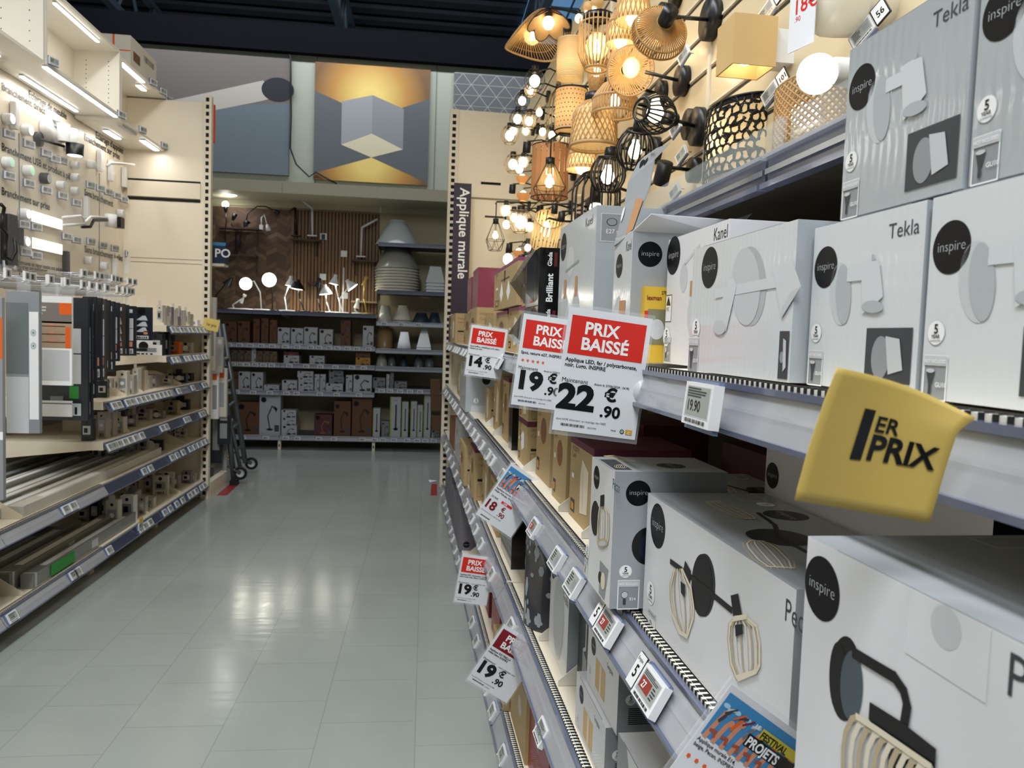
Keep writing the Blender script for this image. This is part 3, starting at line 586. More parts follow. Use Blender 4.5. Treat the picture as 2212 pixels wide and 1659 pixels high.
rbox(.925, .668, .022, .09, 1.236, .152, boxfilm, 'film-wrapped double spotlight box on the topmost shelf above the price tag', {'front': art_double}, side=boxfilmg)
pk = PX(-1.2, 1.236, .085)
def art_kanel3(A, w, h):
    A.logo(*pk(1455, 552), .0305); A.text(*pk(1541, 521), .025, 'Kanel', ink, 1, sx=.85); A.five(*pk(1440, 728), .0155); x, y = pk(1433, 800); A.notinc(x, max(y, .002), .03, 'E27')
    A.rect(*pk(1437, 695), *pk(1452, 637), wprint, 1); A.frame(*pk(1437, 695), *pk(1452, 637), .0012, ink, 1.5); A.poly([(pk(1440, 660)), pk(1449, 660), pk(1445, 640)], ink, 2); A.text(*pk(1440, 672), .008, 'FSC', ink, 2)
    A.line([pk(1480, 570), pk(1512, 530)], .005, lgrey, 1); A.circ(*pk(1477, 600), .016, lgrey, 1, 1.4); A.rect(*pk(1490, 640), *pk(1503, 605), mat('wood_print', '#b98a63', .5), 2); A.circ(*pk(1500, 680), .028, lgrey, 1, 1.3)
def art_kanel3_side(A, w, h): A.logo(.052, h*.84, .0215)
rbox(1.2, .965, .085, .16, 1.236, .2, boxwhite, 'white lamp box with a torn open front, behind the film-wrapped double spotlight box', {'front': art_kanel3, 'right': art_kanel3_side}, side=boxwhite)
def art_kanel2(A, w, h):
    A.logo(w*.32, h*.78, .021); A.text(w*.66, h*.87, .024, 'Kanel', dgrey, 1, sx=.6); A.rect(w*.42, h*.36, w*.75, h*.52, mat('wood_print', '#b98a63', .5), 2); A.circ(w*.5, h*.22, .026, lgrey, 1, 1.4); A.circ(w*.35, h*.42, .022, lgrey, 1, 1.5)
def art_kanel2_side(A, w, h): A.logo(.031, h*.84, .021); A.circ(w*.5, h*.45, .034, lgrey, 1, 1.1); A.circ(w*.56, h*.45, .028, wprint, 2, 1.1); A.rect(w*.56, h*.3, w*.72, h*.42, mat('wood_print', '#b98a63', .5), 3)
o = rbox(1.345, 1.235, .035, .17, 1.216, .238, boxfilm, 'open white lamp box with its lid flap standing up, beside the yellow bulb pack', {'front': art_kanel2, 'right': art_kanel2_side}, side=boxgrey)
w_ = .11
def fp_(px, py, a): d, z = pixa('R', px, py, a); return (a+1.345, d-.035, z-1.216)
LE = [fp_(x, y, -1.342) for x, y in ((1326, 532), (1348, 445), (1357, 392), (1378, 352), (1392, 338))]; RE = [fp_(x, y, -1.238) for x, y in ((1369, 498), (1384, 455), (1403, 400), (1413, 345), (1418, 320))]
b = MB(); vs = LE+RE+[(x+.0, y+.0018, z) for x, y, z in LE+RE]; b.add(vs, [(i, i+5, i+6, i+1) for i in range(4)]+[(i+10, i+11, i+16, i+15) for i in range(4)]+[(4, 9, 19, 14), (0, 1, 11, 10), (1, 2, 12, 11), (2, 3, 13, 12), (3, 4, 14, 13)]+[(i+5, i+15, i+16, i+6) for i in range(4)], boxgrey)
e = fp_(1447, 309, -1.16); b.slab([RE[4], RE[3], e], (0, 0, 1), .0012, boxgrey); fl = b.part('lid_flap', o)
def fl_(s_, t, o_):
    t4 = t*4; i = min(3, int(t4)); f = t4-i; P = [LE[i][k]*(1-f)+LE[i+1][k]*f for k in range(3)]; Q = [RE[i][k]*(1-f)+RE[i+1][k]*f for k in range(3)]; R_ = [P[k]*(1-s_)+Q[k]*s_ for k in range(3)]; return (R_[0], R_[1]-.0012-o_*2, R_[2])
A = Art(fl_); A.circ(.42, .78, .2, logoblk, 1, .62); A.rect(.62, .02, .98, .36, mat('wood_print', '#b98a63', .5), 1); A.circ(.1, .2, .06, wprint, 1, .8); A.text(.75, .86, .12, 'Kanel', dgrey, 1); A.part('flap_print', fl)
MB().slab([(w_, .0, .238), (w_, .17, .238), (w_+.015, .16, .262), (w_+.03, .02, .262)], (0, 0, 1), .0015, boxwhite).part('side_flap', o)
b = MB().slab([(0, .17, .238), (w_, .17, .238), (w_*1.1, .2, .275), (0, .2, .275)], (0, -1, 0), .0015, boxgrey); b.part('rear_flap', o)
def art_kanel1(A, w, h):
    A.logo(w*.12, h*.85, .033); A.text(w*.74, h*.9, .026, 'Kanel', dgrey, 1, sx=1.1); A.circ(w*.36, h*.72, .035, lgrey, 1); A.line([(w*.22, h*.66), (w*.6, h*.7)], .006, mgrey, 2)
    for x in (.22, .55): A.rect(w*(x-.035), h*.46, w*(x+.035), h*.6, mat('wood_print', '#b98a63', .5), 3); A.circ(w*x, h*.32, .04, lgrey, 2, 1.5); A.circ(w*x, h*.32, .036, mat('glass_shade_print', '#b7bcc0', .4), 2.5, 1.5)
    A.five(w*.05, h*.18, .012)
def art_kanel1_side(A, w, h): A.rect(.01, h*.78, .075, h*.95, mgrey, 1); A.frame(.01, h*.78, .075, h*.95, .002, lgrey, 2); A.circ(.032, h*.9, .011, ink, 2, .7); A.circ(.032, h*.9, .0095, mgrey, 3, .7); A.text(.02, h*.83, .012, 'E27 x2', wprint, 3); A.text(.06, h*.93, .01, 'NOT INCLUDED', wprint, 3, rot=-math.pi/2)
rbox(1.845, 1.49, .035, .2, 1.216, .322, boxfilm, 'tall film-wrapped white lamp box with two glass shades, left of the open box', {'front': art_kanel1, 'right': art_kanel1_side}, side=boxfilmg)
# bulb blister pack
o = empty('bulb_pack', 'R', -1.215, .054, 1.236, 'small yellow light bulb pack squeezed between two white lamp boxes', 'light bulb', rz=math.pi/2)
b = MB().box(0, .045, 0, .02, 0, .125, yellowb); b.part('card_box', o); A = Art(lambda x, y, o_: (x, -.0005-o_, y)); A.rect(.006, .03, .037, .088, mat('pack_window', '#7e7c62', .2, coat=.6), 1)
A.circ(.022, .055, .013, lgrey, 2, 1.3); A.text(.003, .103, .011, 'lexman', dred, 1, .02, sx=.8); A.rect(0, .06, .006, .085, red, 2); A.text(.028, .113, .008, '2700K', ink, 1, .01, sx=.7); A.part('front_print', o)
# --- black boxes with clear window
def art_bril(A, w, h):
    A.text(w*.62, h*.08, .052, 'Brilliant', wprint, 1, .015, rot=math.pi/2); A.text(w*.32+.0, h*.62, .026, 'Giada', wprint, 1, .01, rot=math.pi/2); A.rect(w*.36, h*.66, w*.44, h*.9, mat('wine_print', '#5c1018', .5), 1); A.text(w*.42, h*.68, .013, 'Indoor', wprint, 2, .01, rot=math.pi/2)
def bril(uf, un, d, z, h, label, D=.17):
    L = uf-un; o = MB().box(0, L, 0, D, 0, h, blackg).root('black_lamp_box', 'R', -uf, d, z, label, 'box', bevel=.001)
    MB().add([(0, -.0005, h), (L*.72, -.0005, h), (L*.72, -.0005, .01), (0, -.0005, .01), (L*.1, -.05, h*.45), (L*.62, -.05, h*.45)], [(0, 4, 5, 1), (4, 3, 2, 5), (0, 3, 4), (1, 5, 2)], mat('smoked_window', '#30343a', .08, alpha=.55, coat=1)).part('clear_window', o)
    A = Art(faces(L, D, h)['right']); A.text(.036, h*.06, .0235, 'Brilliant', wprint, 1, .025, rot=math.pi/2); A.text(.032, h*.68, .0155, 'Giada', wprint, 1, .02, rot=math.pi/2); A.rect(.038, h*.68, .046, h*.92, mat('wine_print', '#5c1018', .5), 1); A.part('side_print', o); return o
bril(2.14, 1.93, .0, 1.354, .148, 'black lamp box with clear slanted window, topmost of its stack'); bril(2.14, 1.93, .0, 1.216, .137, 'black lamp box with clear window, bottom of its stack')
# --- kraft boxes
def kraft_art(kind=0, name='Canvi'):
    def f(A, w, h):
        A.text(w*.08, h*.84, min(w, h)*.14, 'inspire', kraftd, 1, .0); A.text(w*.08, h*.76, min(w, h)*.09, name, kraftd, 1)
        if kind == 0: A.line([(w*.35, h*.68), (w*.7, h*.68)], h*.03, black, 2); A.line([(w*.5, h*.82), (w*.5, h*.68)], w*.06, black, 2); [A.poly([(w*x, h*.64), (w*(x+.08), h*.35), (w*x, h*.15), (w*(x-.08), h*.35)], wprint, 3) for x in (.38, .68)]
        elif kind == 1: A.poly([(w*.3, h*.6), (w*.55, h*.75), (w*.7, h*.7), (w*.72, h*.4), (w*.45, h*.3)], wprint, 2); A.line([(w*.2, h*.72), (w*.36, h*.5)], w*.05, black, 3)
        elif kind == 2: A.poly([(w*.55, h*.8), (w*.82, h*.7), (w*.8, h*.2), (w*.5, h*.15), (w*.48, h*.6)], rattanp, 2); A.line([(w*.56+.0, h*.76), (w*.62, h*.2)], .001, rattand, 3)
        else: A.poly([(w*(.5+.2*math.cos(t*.5)), h*(.6+.16*math.sin(t*.5))) for t in range(13)], kraftd, 2)
        A.rect(w*.08, h*.08, w*.26, h*.24, ink, 2); A.rect(w*.11, h*.11, w*.23, h*.2, mat('amber_print', '#c58a44', .5), 3); A.rect(w*.1, h*.5, w*.2, h*.56, wprint, 2)
    return f
def kraft_side(A, w, h):
    A.text(w*.1, h*.8, min(w, h)*.16, 'inspire', kraftd, 1); A.text(w*.1, h*.68, min(w, h)*.12, 'Canvi', kraftd, 1); A.rect(w*.1, h*.38, w*.6, h*.43, black, 1); A.frame(w*.1, h*.08, w*.5, h*.32, .0015, kraftd, 1)
MB_ = (maroon, .014)
VB = (violet, .012)
Z1 = 1.216
K = [ # uf, un, d, D, z, h, kind, band, label
 (2.47, 2.24, .04, .15, Z1+.155, .125, 1, VB, 'kraft lamp box with plum lid edge, upper box right beside the black boxes'),
 (2.47, 2.22, .04, .15, Z1, .152, 3, VB, 'kraft lamp box with plum lid edge, lower box right beside the black boxes'),
 (3.28, 2.6, .04, .16, Z1+.165, .165, 0, VB, 'wide kraft lamp box printed with a double white pendant, on top of its stack'),
 (2.86, 2.56, .05, .15, Z1, .16, 2, VB, 'kraft lamp box under the wide pendant box, right half'),
 (3.25, 2.9, .05, .15, Z1, .155, 3, VB, 'kraft lamp box under the wide pendant box, left half'),
 (3.75, 3.35, .05, .15, Z1, .15, 2, None, 'plain kraft lamp box left of the wide pendant stack'),
 (4.3, 3.85, .02, .16, Z1, .2, 3, None, 'tall plain kraft lamp box with a white sticker, behind the 14.90 price sign'),
 (4.95, 4.45, .04, .15, Z1, .19, 3, None, 'plain kraft lamp box left of the tall kraft box on the topmost shelf'),
 (5.6, 5.05, -.01, .16, Z1, .2, 2, None, 'kraft lamp box near the far end upright on the topmost shelf')]
for uf, un, d, D, z, h, kd, bd, l in K: rbox(uf, un, d, D, z, h, kraft, l, {'front': kraft_art(kd), 'right': kraft_side}, band=bd)
rbox(4.62, 4.35, .03, .14, Z1+.2, .19, mat('rose_card', '#84374a', .4, coat=.4), 'red lamp box standing on a kraft box near the purple sign, left one')
rbox(4.25, 3.95, .03, .14, Z1+.2, .21, mat('rose_card', '#84374a'), 'red lamp box standing on a kraft box near the purple sign, right one')
rbox(6.0, 5.7, .0, .12, Z1, .2, mat('plum_dark_card', '#4e2338', .5), 'dark plum lamp box against the far end upright on the topmost shelf')
# second shelf from the top
Z2 = .876
K = [(1.66, 1.45, .04, .2, Z2, .178, 2, MB_, 'large kraft lamp box with maroon lid, right below the 22.90 sign'),
 (1.86, 1.7, .04, .13, Z2, .2, 3, None, 'kraft lamp box printed with a tall rattan shade, left of the maroon-lidded one'),
 (2.16, 1.95, .05, .14, Z2, .23, 3, MB_, 'kraft lamp box with maroon lid beneath the 19.90 price sign'),
 (2.42, 2.24, .035, .12, Z2, .14, 1, MB_, 'small kraft lamp box with maroon lid left of the tall one'),
 (2.42, 2.24, .035, .12, Z2+.142, .1, 2, None, 'small kraft lamp box stacked on the maroon-lidded one, second shelf'),
 (2.95, 2.78, .05, .15, Z2, .24, 3, MB_, 'tall kraft lamp box with maroon lid behind the 14.90 price sign'),
 (3.25, 3.05, .05, .13, Z2, .235, 2, None, 'tall kraft lamp box two to the left of the small dark pack, second shelf'),
 (3.48, 3.35, .04, .12, Z2, .16, 2, None, 'kraft lamp box just right of the white box with a wire cage lamp'),
 (4.74, 4.52, .02, .15, Z2, .22, 3, None, 'kraft lamp box left of the wire cage lamp box, second shelf'),
 (5.1, 4.85, .02, .15, Z2, .2, 2, None, 'second kraft lamp box left of the wire cage lamp box, second shelf')]
for uf, un, d, D, z, h, kd, bd, l in K: rbox(uf, un, d, D, z, h, kraft, l, {'front': kraft_art(kd, 'Lamp' if False else 'Canvi'), 'right': kraft_side}, band=bd)
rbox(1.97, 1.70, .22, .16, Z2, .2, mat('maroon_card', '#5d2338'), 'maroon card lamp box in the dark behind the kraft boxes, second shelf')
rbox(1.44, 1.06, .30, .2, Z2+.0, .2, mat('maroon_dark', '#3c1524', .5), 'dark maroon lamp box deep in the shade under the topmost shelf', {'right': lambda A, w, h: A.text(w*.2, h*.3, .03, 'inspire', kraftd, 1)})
rbox(2.68, 2.6, .04, .1, Z2, .17, blackg, 'narrow black gloss pack among the kraft boxes, second shelf')
def art_wire(A, w, h):
    A.logo(w*.35, h*.93, .02)
def art_wire_s(A, w, h):
    A.logo(w*.25, h*.88, .03); A.circ(w*.42, h*.68, .022, black, 1, 1.2); A.line([(w*.42, h*.7), (w*.8, h*.7), (w*.82, h*.58)], .005, black, 2); A.ring_ = 0
    for q in range(6): A.line([(w*.8, h*.56), (w*(.8+.14*math.cos(q)), h*.4), (w*(.8+.1*math.cos(q+2)), h*.28)], .0025, black, 3+q*.1)
    A.line([(w*.62, h*.42), (w*.98, h*.42)], .0025, black, 4); A.five(w*.22, h*.24, .013); A.rect(w*.12, h*.0, w*.5, h*.14, lgrey, 1)
rbox(4.3, 3.9, -.02, .25, Z2, .25, boxfilm, 'film-wrapped grey box with wire cage lamp, below the 14.90 sign', {'front': art_wire, 'right': art_wire_s}, side=boxfilmg)
# third shelf
Z3 = .50
def art_bril3(A, w, h): A.text(w*.35, h*.72, h*.17, 'Brilliant', wprint, 1, .02); A.circ(w*.62, h*.42, h*.13, lgrey, 2)
rbox(2.72, 2.45, .03, .16, Z3, .19, blackg, 'black gloss lamp box with white disc lamp, beside the perforated shade, third shelf', {'right': lambda A, w, h: (A.text(w*.3, h*.66, h*.2, 'Brilliant', wprint, 1, .02), A.circ(w*.72, h*.3, h*.17, lgrey, 2)), 'top': lambda A, w, D: A.text(w*.3, D*.1, .03, 'Brilliant', wprint, 1)})
# perforated lamp shade standing on the rail side
o = empty('lampshade', 'R', -1.98, .085, Z3, 'dark grey perforated cylinder lampshade in clear wrap on the third shelf', 'lampshade')
r_, hh = .085, .26; MB().lathe([(r_, .0), (r_, hh), (r_-.003, hh), (r_-.003, 0)], mat('charcoal_shade', '#33343a', .35, coat=.4), 32).part('shade_body', o)
b = MB(); rnd = random.Random(3)
for i in range(120):
    q, z = rnd.uniform(0, 6.28), rnd.uniform(.02, hh-.02); s_ = rnd.uniform(.007, .017); k_ = rnd.choice([1, .5, 1.6]); rr = r_+.0006
    b.quad([(rr*math.cos(q+s_/r_*math.cos(t)*.6), rr*math.sin(q+s_/r_*math.cos(t)*.6), z+s_*k_*math.sin(t)) for t in (0, 1, 2, 3.1, 4.2, 5.2)], mat('shade_hole', '#9a9ca2', .4))
b.part('cut_out_pattern', o); MB().ring((0, 0, hh), r_, .002, black, n=32).part('top_rim', o)
def art_frella(A, w, h): A.logo(w*.13, h*.86, .022); A.text(w*.72, h*.72, .03, 'Frella', dgrey, 1, sx=.8, rot=-.0); A.circ(w*.5, h*.48, w*.3, lgrey, 1, 1.6); A.circ(w*.5, h*.48, w*.27, mat('glass_shade_print', '#b7bcc0'), 2, 1.6)
rbox(1.83, 1.62, .04, .16, Z3, .235, boxwhite, 'white lamp box with a glass shade print, right of the perforated shade', {'front': art_frella}, side=boxgrey)
def art_dark(A, w, h): A.text(w*.2, h*.9, .012, 'inspire', lgrey, 1); A.line([(w*.42, h*.8), (w*.42, h*.55), (w*.3, h*.5), (w*.3, h*.15)], .008, lgrey, 1); A.poly([(w*.3, h*.5), (w*.5, h*.45), (w*.6, h*.2), (w*.25, h*.12)], mgrey, 2)
rbox(1.6, 1.44, .06, .16, Z3, .21, mat('graphite_card', '#24262b', .4, coat=.2), 'dark graphite lamp box with a white pendant print, third shelf', {'front': art_dark})
def art_sorg(A, w, h): A.logo(w*.2, h*.76, .017); A.rect(w*.3, h*.15, w*.62, h*.65, wood, 1); A.rect(w*.44, h*.15, w*.5, h*.65, rattanp, 2); A.text(w*.66, h*.78, .014, 'Sorgnan', dgrey, 1, sx=.8); A.five(w*.1, h*.25, .008)
def art_sorg_s(A, w, h): A.logo(w*.28, h*.8, .021); A.five(w*.14, h*.55, .009); A.rect(w*.33, h*.48, w*.47, h*.64, lgrey, 1); A.bars(w*.12, h*.15, w*.9, h*.42, 9, ink, 1, False); A.circ(w*.62, h*.08, .007, lgrey, 1); A.circ(w*.74, h*.08, .007, lgrey, 1); A.text(w*.58, h*.07, .006, 'IP20', ink, 2)
rbox(1.40, 1.19, .03, .16, Z3+.112, .11, boxwhite, 'white and grey wood lamp box, upper of the stack on the third shelf', {'front': art_sorg, 'right': art_sorg_s}, side=mgrey)
rbox(1.44, 1.22, .02, .16, Z3, .11, boxwhite, 'white and grey wood lamp box, lower of the stack on the third shelf', {'front': art_sorg, 'right': art_sorg_s}, side=mgrey)
def art_tri(A, w, h): A.poly([(0, 0), (w*.5, 0), (w*.2, h), (0, h)], mgrey, 1); A.circ(w*.62, h*.4, h*.3, wood, 2); A.circ(w*.8, h*.4, h*.12, logoblk, 3)
rbox(1.13, .9, .015, .16, Z3, .15, boxwhite, 'white lamp box with a round wooden print at the bottom edge of the photo', {'front': art_tri, 'right': art_sorg_s}, side=mgrey)
K = [(3.1, 2.85, .03, .14, Z3, .2, 2, None, 'kraft lamp box left of the black gloss box, third shelf'), (3.42, 3.2, .03, .14, Z3, .22, 2, None, 'second kraft lamp box left of the black gloss box, third shelf'),
 (4.2, 3.85, -.02, .16, Z3, .2, 3, None, 'plain kraft carton with a white sticker overhanging the third shelf'), (3.75, 3.5, .0, .15, Z3, .24, 3, MB_, 'kraft lamp box with a dark round mark, third shelf')]
for uf, un, d, D, z, h, kd, bd, l in K: rbox(uf, un, d, D, z, h, kraft, l, {'front': kraft_art(kd), 'right': kraft_side}, band=bd)
rbox(3.66, 3.46, -.0, .12, Z3, .13, kraft, 'small kraft carton in front of the marked one, third shelf') if False else None
rbox(4.9, 4.35, .0, .17, Z3, .24, boxfilm, 'film-wrapped pale lamp box lying behind the plain carton, third shelf', {'right': lambda A, w, h: A.logo(w*.3, h*.7, .02), 'front': lambda A, w, h: A.logo(w*.3, h*.7, .02)}, side=boxfilmg)
rbox(5.5, 5.0, .0, .16, Z3, .19, kraftd, 'brown carton near the far end of the third shelf')
# lowest shelf
Z4 = .09
rbox(2.62, 2.3, .0, .2, Z4, .16, kraft, 'open kraft carton on the lowest shelf below the dark red price sign', {'right': kraft_side}); rbox(2.28, 2.0, .02, .2, Z4, .19, kraft, 'closed kraft carton with a round seal on the lowest shelf', {'front': lambda A, w, h: A.circ(w*.6, h*.6, .03, mat('seal_tan', '#a0855a', .3, coat=.5), 1), 'top': lambda A, w, D: A.circ(w*.6, D*.3, .03, mat('seal_tan', '#a0855a'), 1)})
rbox(2.0, 1.72, .03, .16, Z4, .23, mat('brick_red_card', '#8e2a2c', .45, coat=.2), 'red card lamp box on the lowest shelf near the bottom edge of the photo', {'front': lambda A, w, h: (A.rect(w*.3, h*.62, w*.45, h*.74, wprint, 1), A.circ(w*.75, h*.2, .02, rattanp, 1))})
rbox(3.0, 2.75, .04, .14, Z4, .25, mat('brick_red_card', '#8e2a2c'), 'tall red card lamp box behind the lower 19.90 sign, lowest shelf, right one'); rbox(3.35, 3.1, .04, .14, Z4, .25, mat('wine_card', '#6a2030', .5), 'tall wine red lamp box behind the lower 19.90 sign, lowest shelf, left one')
def art_gr(A, w, h): A.logo(w*.25, h*.82, .02); A.logo(w*.25, h*.12, .018)
for i, (uf, un, h) in enumerate([(5.6, 5.25, .2), (5.2, 4.9, .26), (4.85, 4.5, .22), (4.45, 4.1, .28)]):
    rbox(uf, un, -.015, .16, Z4, h, mat('taupe_grey_card', '#6b6870', .5), f'grey box with black round marks, lowest right shelf, {nth(i)} from the far end', {'front': art_gr, 'right': art_gr})
# dividers
for u, d, z, l in ((1.45, .02, .876, 'right of the maroon-lidded kraft box'), (1.68, .02, .876, 'left of the large maroon-lidded kraft box'), (1.045, .02, .88, 'behind the tall overhanging box'), (2.2, .02, .876, 'under the 18.90 price sign'), (3.3, .02, .876, 'beside the wire cage lamp box'), (3.0, .02, .876, 'left of the tall maroon-lidded box'), (1.61, .02, .5, 'beside the glass shade box, third shelf'), (1.86, .02, .5, 'below the perforated shade'), (1.22, .02, 1.233, 'beside the yellow bulb pack'), (2.2, .02, 1.216, 'left of the black boxes, topmost shelf'), (4.0, .02, .09, 'among the grey boxes, lowest shelf'), (1.42, .02, .50, 'left of the stacked wood lamp boxes')):
    divider('R', -u, d, z, f'ivory metal shelf divider {l}')
# ---------------------------------------------------------------- electronic tags on the rails
def rtag(px, py, shelfname, i, v, sc=1, l=None): 
    a, z = pix('R', px, py, -.02); return etag('R', a, -.026, z, l, None, v, tilt=-.5, sc=sc)
def lab5(o, long=False):
    b = MB().box(-.062, -.036, -.0125, -.010, -.018, .026, white); b.box(-.0625, -.0355, -.0122, -.0098, -.0185, .0265, ink); A = Art(lambda x, y, o_: (x, -.0126-o_, y)); A.text(-.049, -.006, .024, '5', ink, 1, .02, 'c', rot=0); A.text(-.060, .016, .007, 'Emplac', ink, 1); A.b.part('bay_number', o); b.part('number_card', o)
o = rtag(1548, 878, '', 0, 'price', 1.0, 'white electronic price tag reading 19.90 on the topmost rail beside the 22.90 sign'); o.rotation_euler.x = -.1; o.location -= o.matrix_basis.to_3x3() @ Vector((0, .004, 0))
for px, py, v, l in ((1163, 1143, 'promo', 'electronic price tag with red screen right beside the 18.90 sign'), (1214, 1212, 'plain', 'electronic price tag with grey screen, upper one below the kraft boxes'), (1252, 1264, 'plain', 'electronic price tag with grey screen just left of the overhanging white box')): rtag(px, py, '', 0, v, .93, l)
o = rtag(1328, 1357, '', 0, 'promo', .95, 'electronic price tag with red 15 on the second rail, below the overhanging box'); lab5(o)
o = rtag(1424, 1497, '', 0, 'promo', .95, 'electronic price tag with red 27 on the second rail, below the double lamp box'); lab5(o)
o = rtag(1181, 1584, '', 0, 'price', .93, 'electronic price tag on the third rail near the bottom edge of the photo')
def row(us, z, nm):
    for i, u in enumerate(us): etag('R', -u, -.02, z, f'small price tag on the {nm}, {nth(i)} from the near end', None, random.choice(['plain', 'price']), tilt=-.5, sc=.9)
row([2.52, 3.5, 3.75, 4.0, 4.2, 4.5, 4.7, 4.9, 5.3, 5.6], 1.178, 'topmost right rail')
row([2.33, 2.62, 2.75, 2.98, 3.2, 3.38, 3.62, 3.85, 4.05, 4.3, 4.6, 4.75, 5.0, 5.3, 5.6, 5.8], .835, 'second right rail')
row([2.05, 2.52, 2.9, 3.12, 3.3, 3.5, 3.62, 3.9, 4.1, 4.4, 4.7, 5.0, 5.3, 5.6], .46, 'third right rail')
row([2.12, 2.38, 2.55, 2.95, 3.15, 3.6, 3.8, 4.05, 4.25, 4.5, 4.7, 4.95, 5.2, 5.45, 5.8], .05, 'lowest right rail')
# ---------------------------------------------------------------- sale signs in clear sleeves, standing out across the aisle
def sign(u, TL, TR, BL, label, kind, clip=None, desc=('Applique LED, fer / polycarbonate,', 'noir, Lugo, INSPIRE'), price='22', col=red, pc=ink, full=True):
    d0, z0 = pixa('R', *TL, -u); d1, z1 = pixa('R', *TR, -u); d2, z2 = pixa('R', *BL, -u)
    w_ = math.hypot(d1-d0, z1-z0); h = math.hypot(d2-d0, z2-z0); be = math.atan2(-(z1-z0), d1-d0)
    o = empty('price_sign', 'R', -u, d0, z0, label, 'price sign', rz=math.pi/2); o.rotation_euler = (0, be, o.rotation_euler.z)
    sh = math.atan2((d2-d0)*math.cos(be)-(z2-z0)*math.sin(be)*1, 1); sk = 0
    MB().box(-.002, w_+.002, -.0012, .0012, -h-.004, .004, acryl).part('clear_sleeve', o)
    MB().box(.0015, w_-.0015, -.0016, -.0013, -h+.002, -.001, paper).part('paper_sheet', o)
    A = Art(lambda x, y, o_: (x*w_, -.0018-o_, -y*h)); B = Art(lambda x, y, o_: (x, -.0018-o_, y))
    T = lambda x, y, s_, t, m, off=0, al='l', k=2, sx=1: B.text(x*w_, -y*h, s_*h, t, m, k, off, al, sx=sx)
    if kind == 'sale':
        A.rect(.06, .37, .93, .065, col, 1); T(.22, .2, .135, 'PRIX', wprint, .03); T(.2, .325, .135, 'BAISSÉ', wprint, .03)
        for i, t in enumerate(desc): T(.05, .43+i*.042, .042, t, ink, .02)
        T(.04, .595, .048, 'Maintenant', ink); T(.42, .595, .026, 'Avant le 27/06/2024 : 24.90', ink, .01)
        T(.02, .80, .27, price, pc, .045, k=2, sx=1.12); xe = .56 if price == '22' else .5; T(xe, .705, .14, '€', pc, .035, sx=1.1); T(xe-.03, .835, .125, '.90', pc, .03, sx=1.1)
        T(.04, .9, .022, "dont 0.07€ d'éco-part. au recyclage des DEEE", ink); B.bars(.1*w_, -.945*h, .38*w_, -.925*h, 26, ink, 2); T(.4, .945, .018, '- 84573790', ink)
        if full:
            A.rect(.86, .955, .94, .915, mat('amber_mark', '#d2a03c', .5), 2); B.text(.9*w_, -.95*h, .03*h, 'C', wprint, 3, .02, 'c'); B.circ(.82*w_, -.935*h, .018*h, ink, 2); B.circ(.82*w_, -.935*h, .011*h, wprint, 3); B.circ(.82*w_, -.935*h, .006*h, green, 4); B.text(.69*w_, -.94*h, .018*h, 'home', ink, 2, .02)
        if kind == 'sale' and price == '19' and len(desc) == 1:
            for i in range(5):
                cx, cy, r_ = (.09+i*.075)*w_, -.5*h, .02*h; B.poly([(cx+r_*(1 if k_ % 2 == 0 else .45)*math.sin(k_*math.pi/5), cy+r_*(1 if k_ % 2 == 0 else .45)*math.cos(k_*math.pi/5)) for k_ in range(10)], orange, 2)
    else:   # festival sheet
        A.rect(.05, .42, .95, .06, bluep, 1); rnd = random.Random(5)
        for i in range(9): x = .09+i*.095; B.line([(x*w_, -.42*h), ((x+.02)*w_, -(.3-.02*(i % 3))*h), ((x+.04)*w_, -(.2+.04*(i % 2))*h)], .045*w_, skinp, 2+.1*i); B.circ((x+.045)*w_, -(.2+.04*(i % 2))*h, .03*w_, skinp, 3)
        for i, c_ in enumerate([dgrey, orange, steel, black, orange, dred]): x = .10+i*.14; B.poly([(x*w_, -.27*h), ((x+.05)*w_, -.15*h), ((x+.075)*w_, -.16*h), ((x+.025)*w_, -.285*h)], c_, 3.5); B.poly([((x+.02)*w_, -.16*h), ((x+.1)*w_, -.13*h), ((x+.1)*w_, -.155*h), ((x+.02)*w_, -.185*h)], dgrey if i % 2 else lgrey, 3.7)
        for i in range(6): x = .1+i*.13; B.line([(x*w_, -.36*h), ((x+.05)*w_, -.35*h), ((x+.06)*w_, -.39*h)], .03*w_, mat('hand_shadow_print', '#9c4f3c', .5), 3.2)
        for i in range(7): B.circ((.1+i*.12)*w_, -.15*h, .035*w_, mat('cloud_print', '#a9cde6', .5), 1.5, .6)
        for i in range(3): B.line([((.12+i*.1)*w_, -.2*h), ((.2+i*.1)*w_, -.13*h)], .016*w_, [dgrey, orange, dred][i], 4)
        A.rect(.5, .205, .93, .13, mat('yellow_band', '#cbbb3c', .5), 5); T(.42, .16, .045, 'LE', wprint, .02, k=6); T(.51, .2, .072, 'FESTIVAL', ink, .03, k=6, sx=.86); A.rect(.42, .31, .95, .215, ink, 5); T(.43, .3, .1, 'PROJETS', wprint, .03, k=6, sx=.8)
        for i, t in enumerate(desc): T(.05, .47+i*.045, .042, t, ink, .012)
        if price == '18':
            T(.06, .62, .045, '24.90€', ink); A.rect(.34, .625, .62, .585, red, 2); T(.38, .62, .04, '-24%', wprint, .02, k=3); T(.02, .80, .2, price, dred, .03); T(.43, .73, .1, '€', dred, .02); T(.41, .825, .1, '.90', dred, .02)
            T(.04, .87, .02, "dont 0.07€ d'éco-part. au recyclage des DEEE", ink); B.bars(.1*w_, -.95*h, .35*w_, -.93*h, 26, ink, 2)
        else: 
            for i in range(4): B.circ((.08+i*.09)*w_, -.6*h, .022*w_, orange, 2, 1, 5)
    (A.b if False else A).part('sheet_colour_print', o); B.part('sheet_text_print', o)
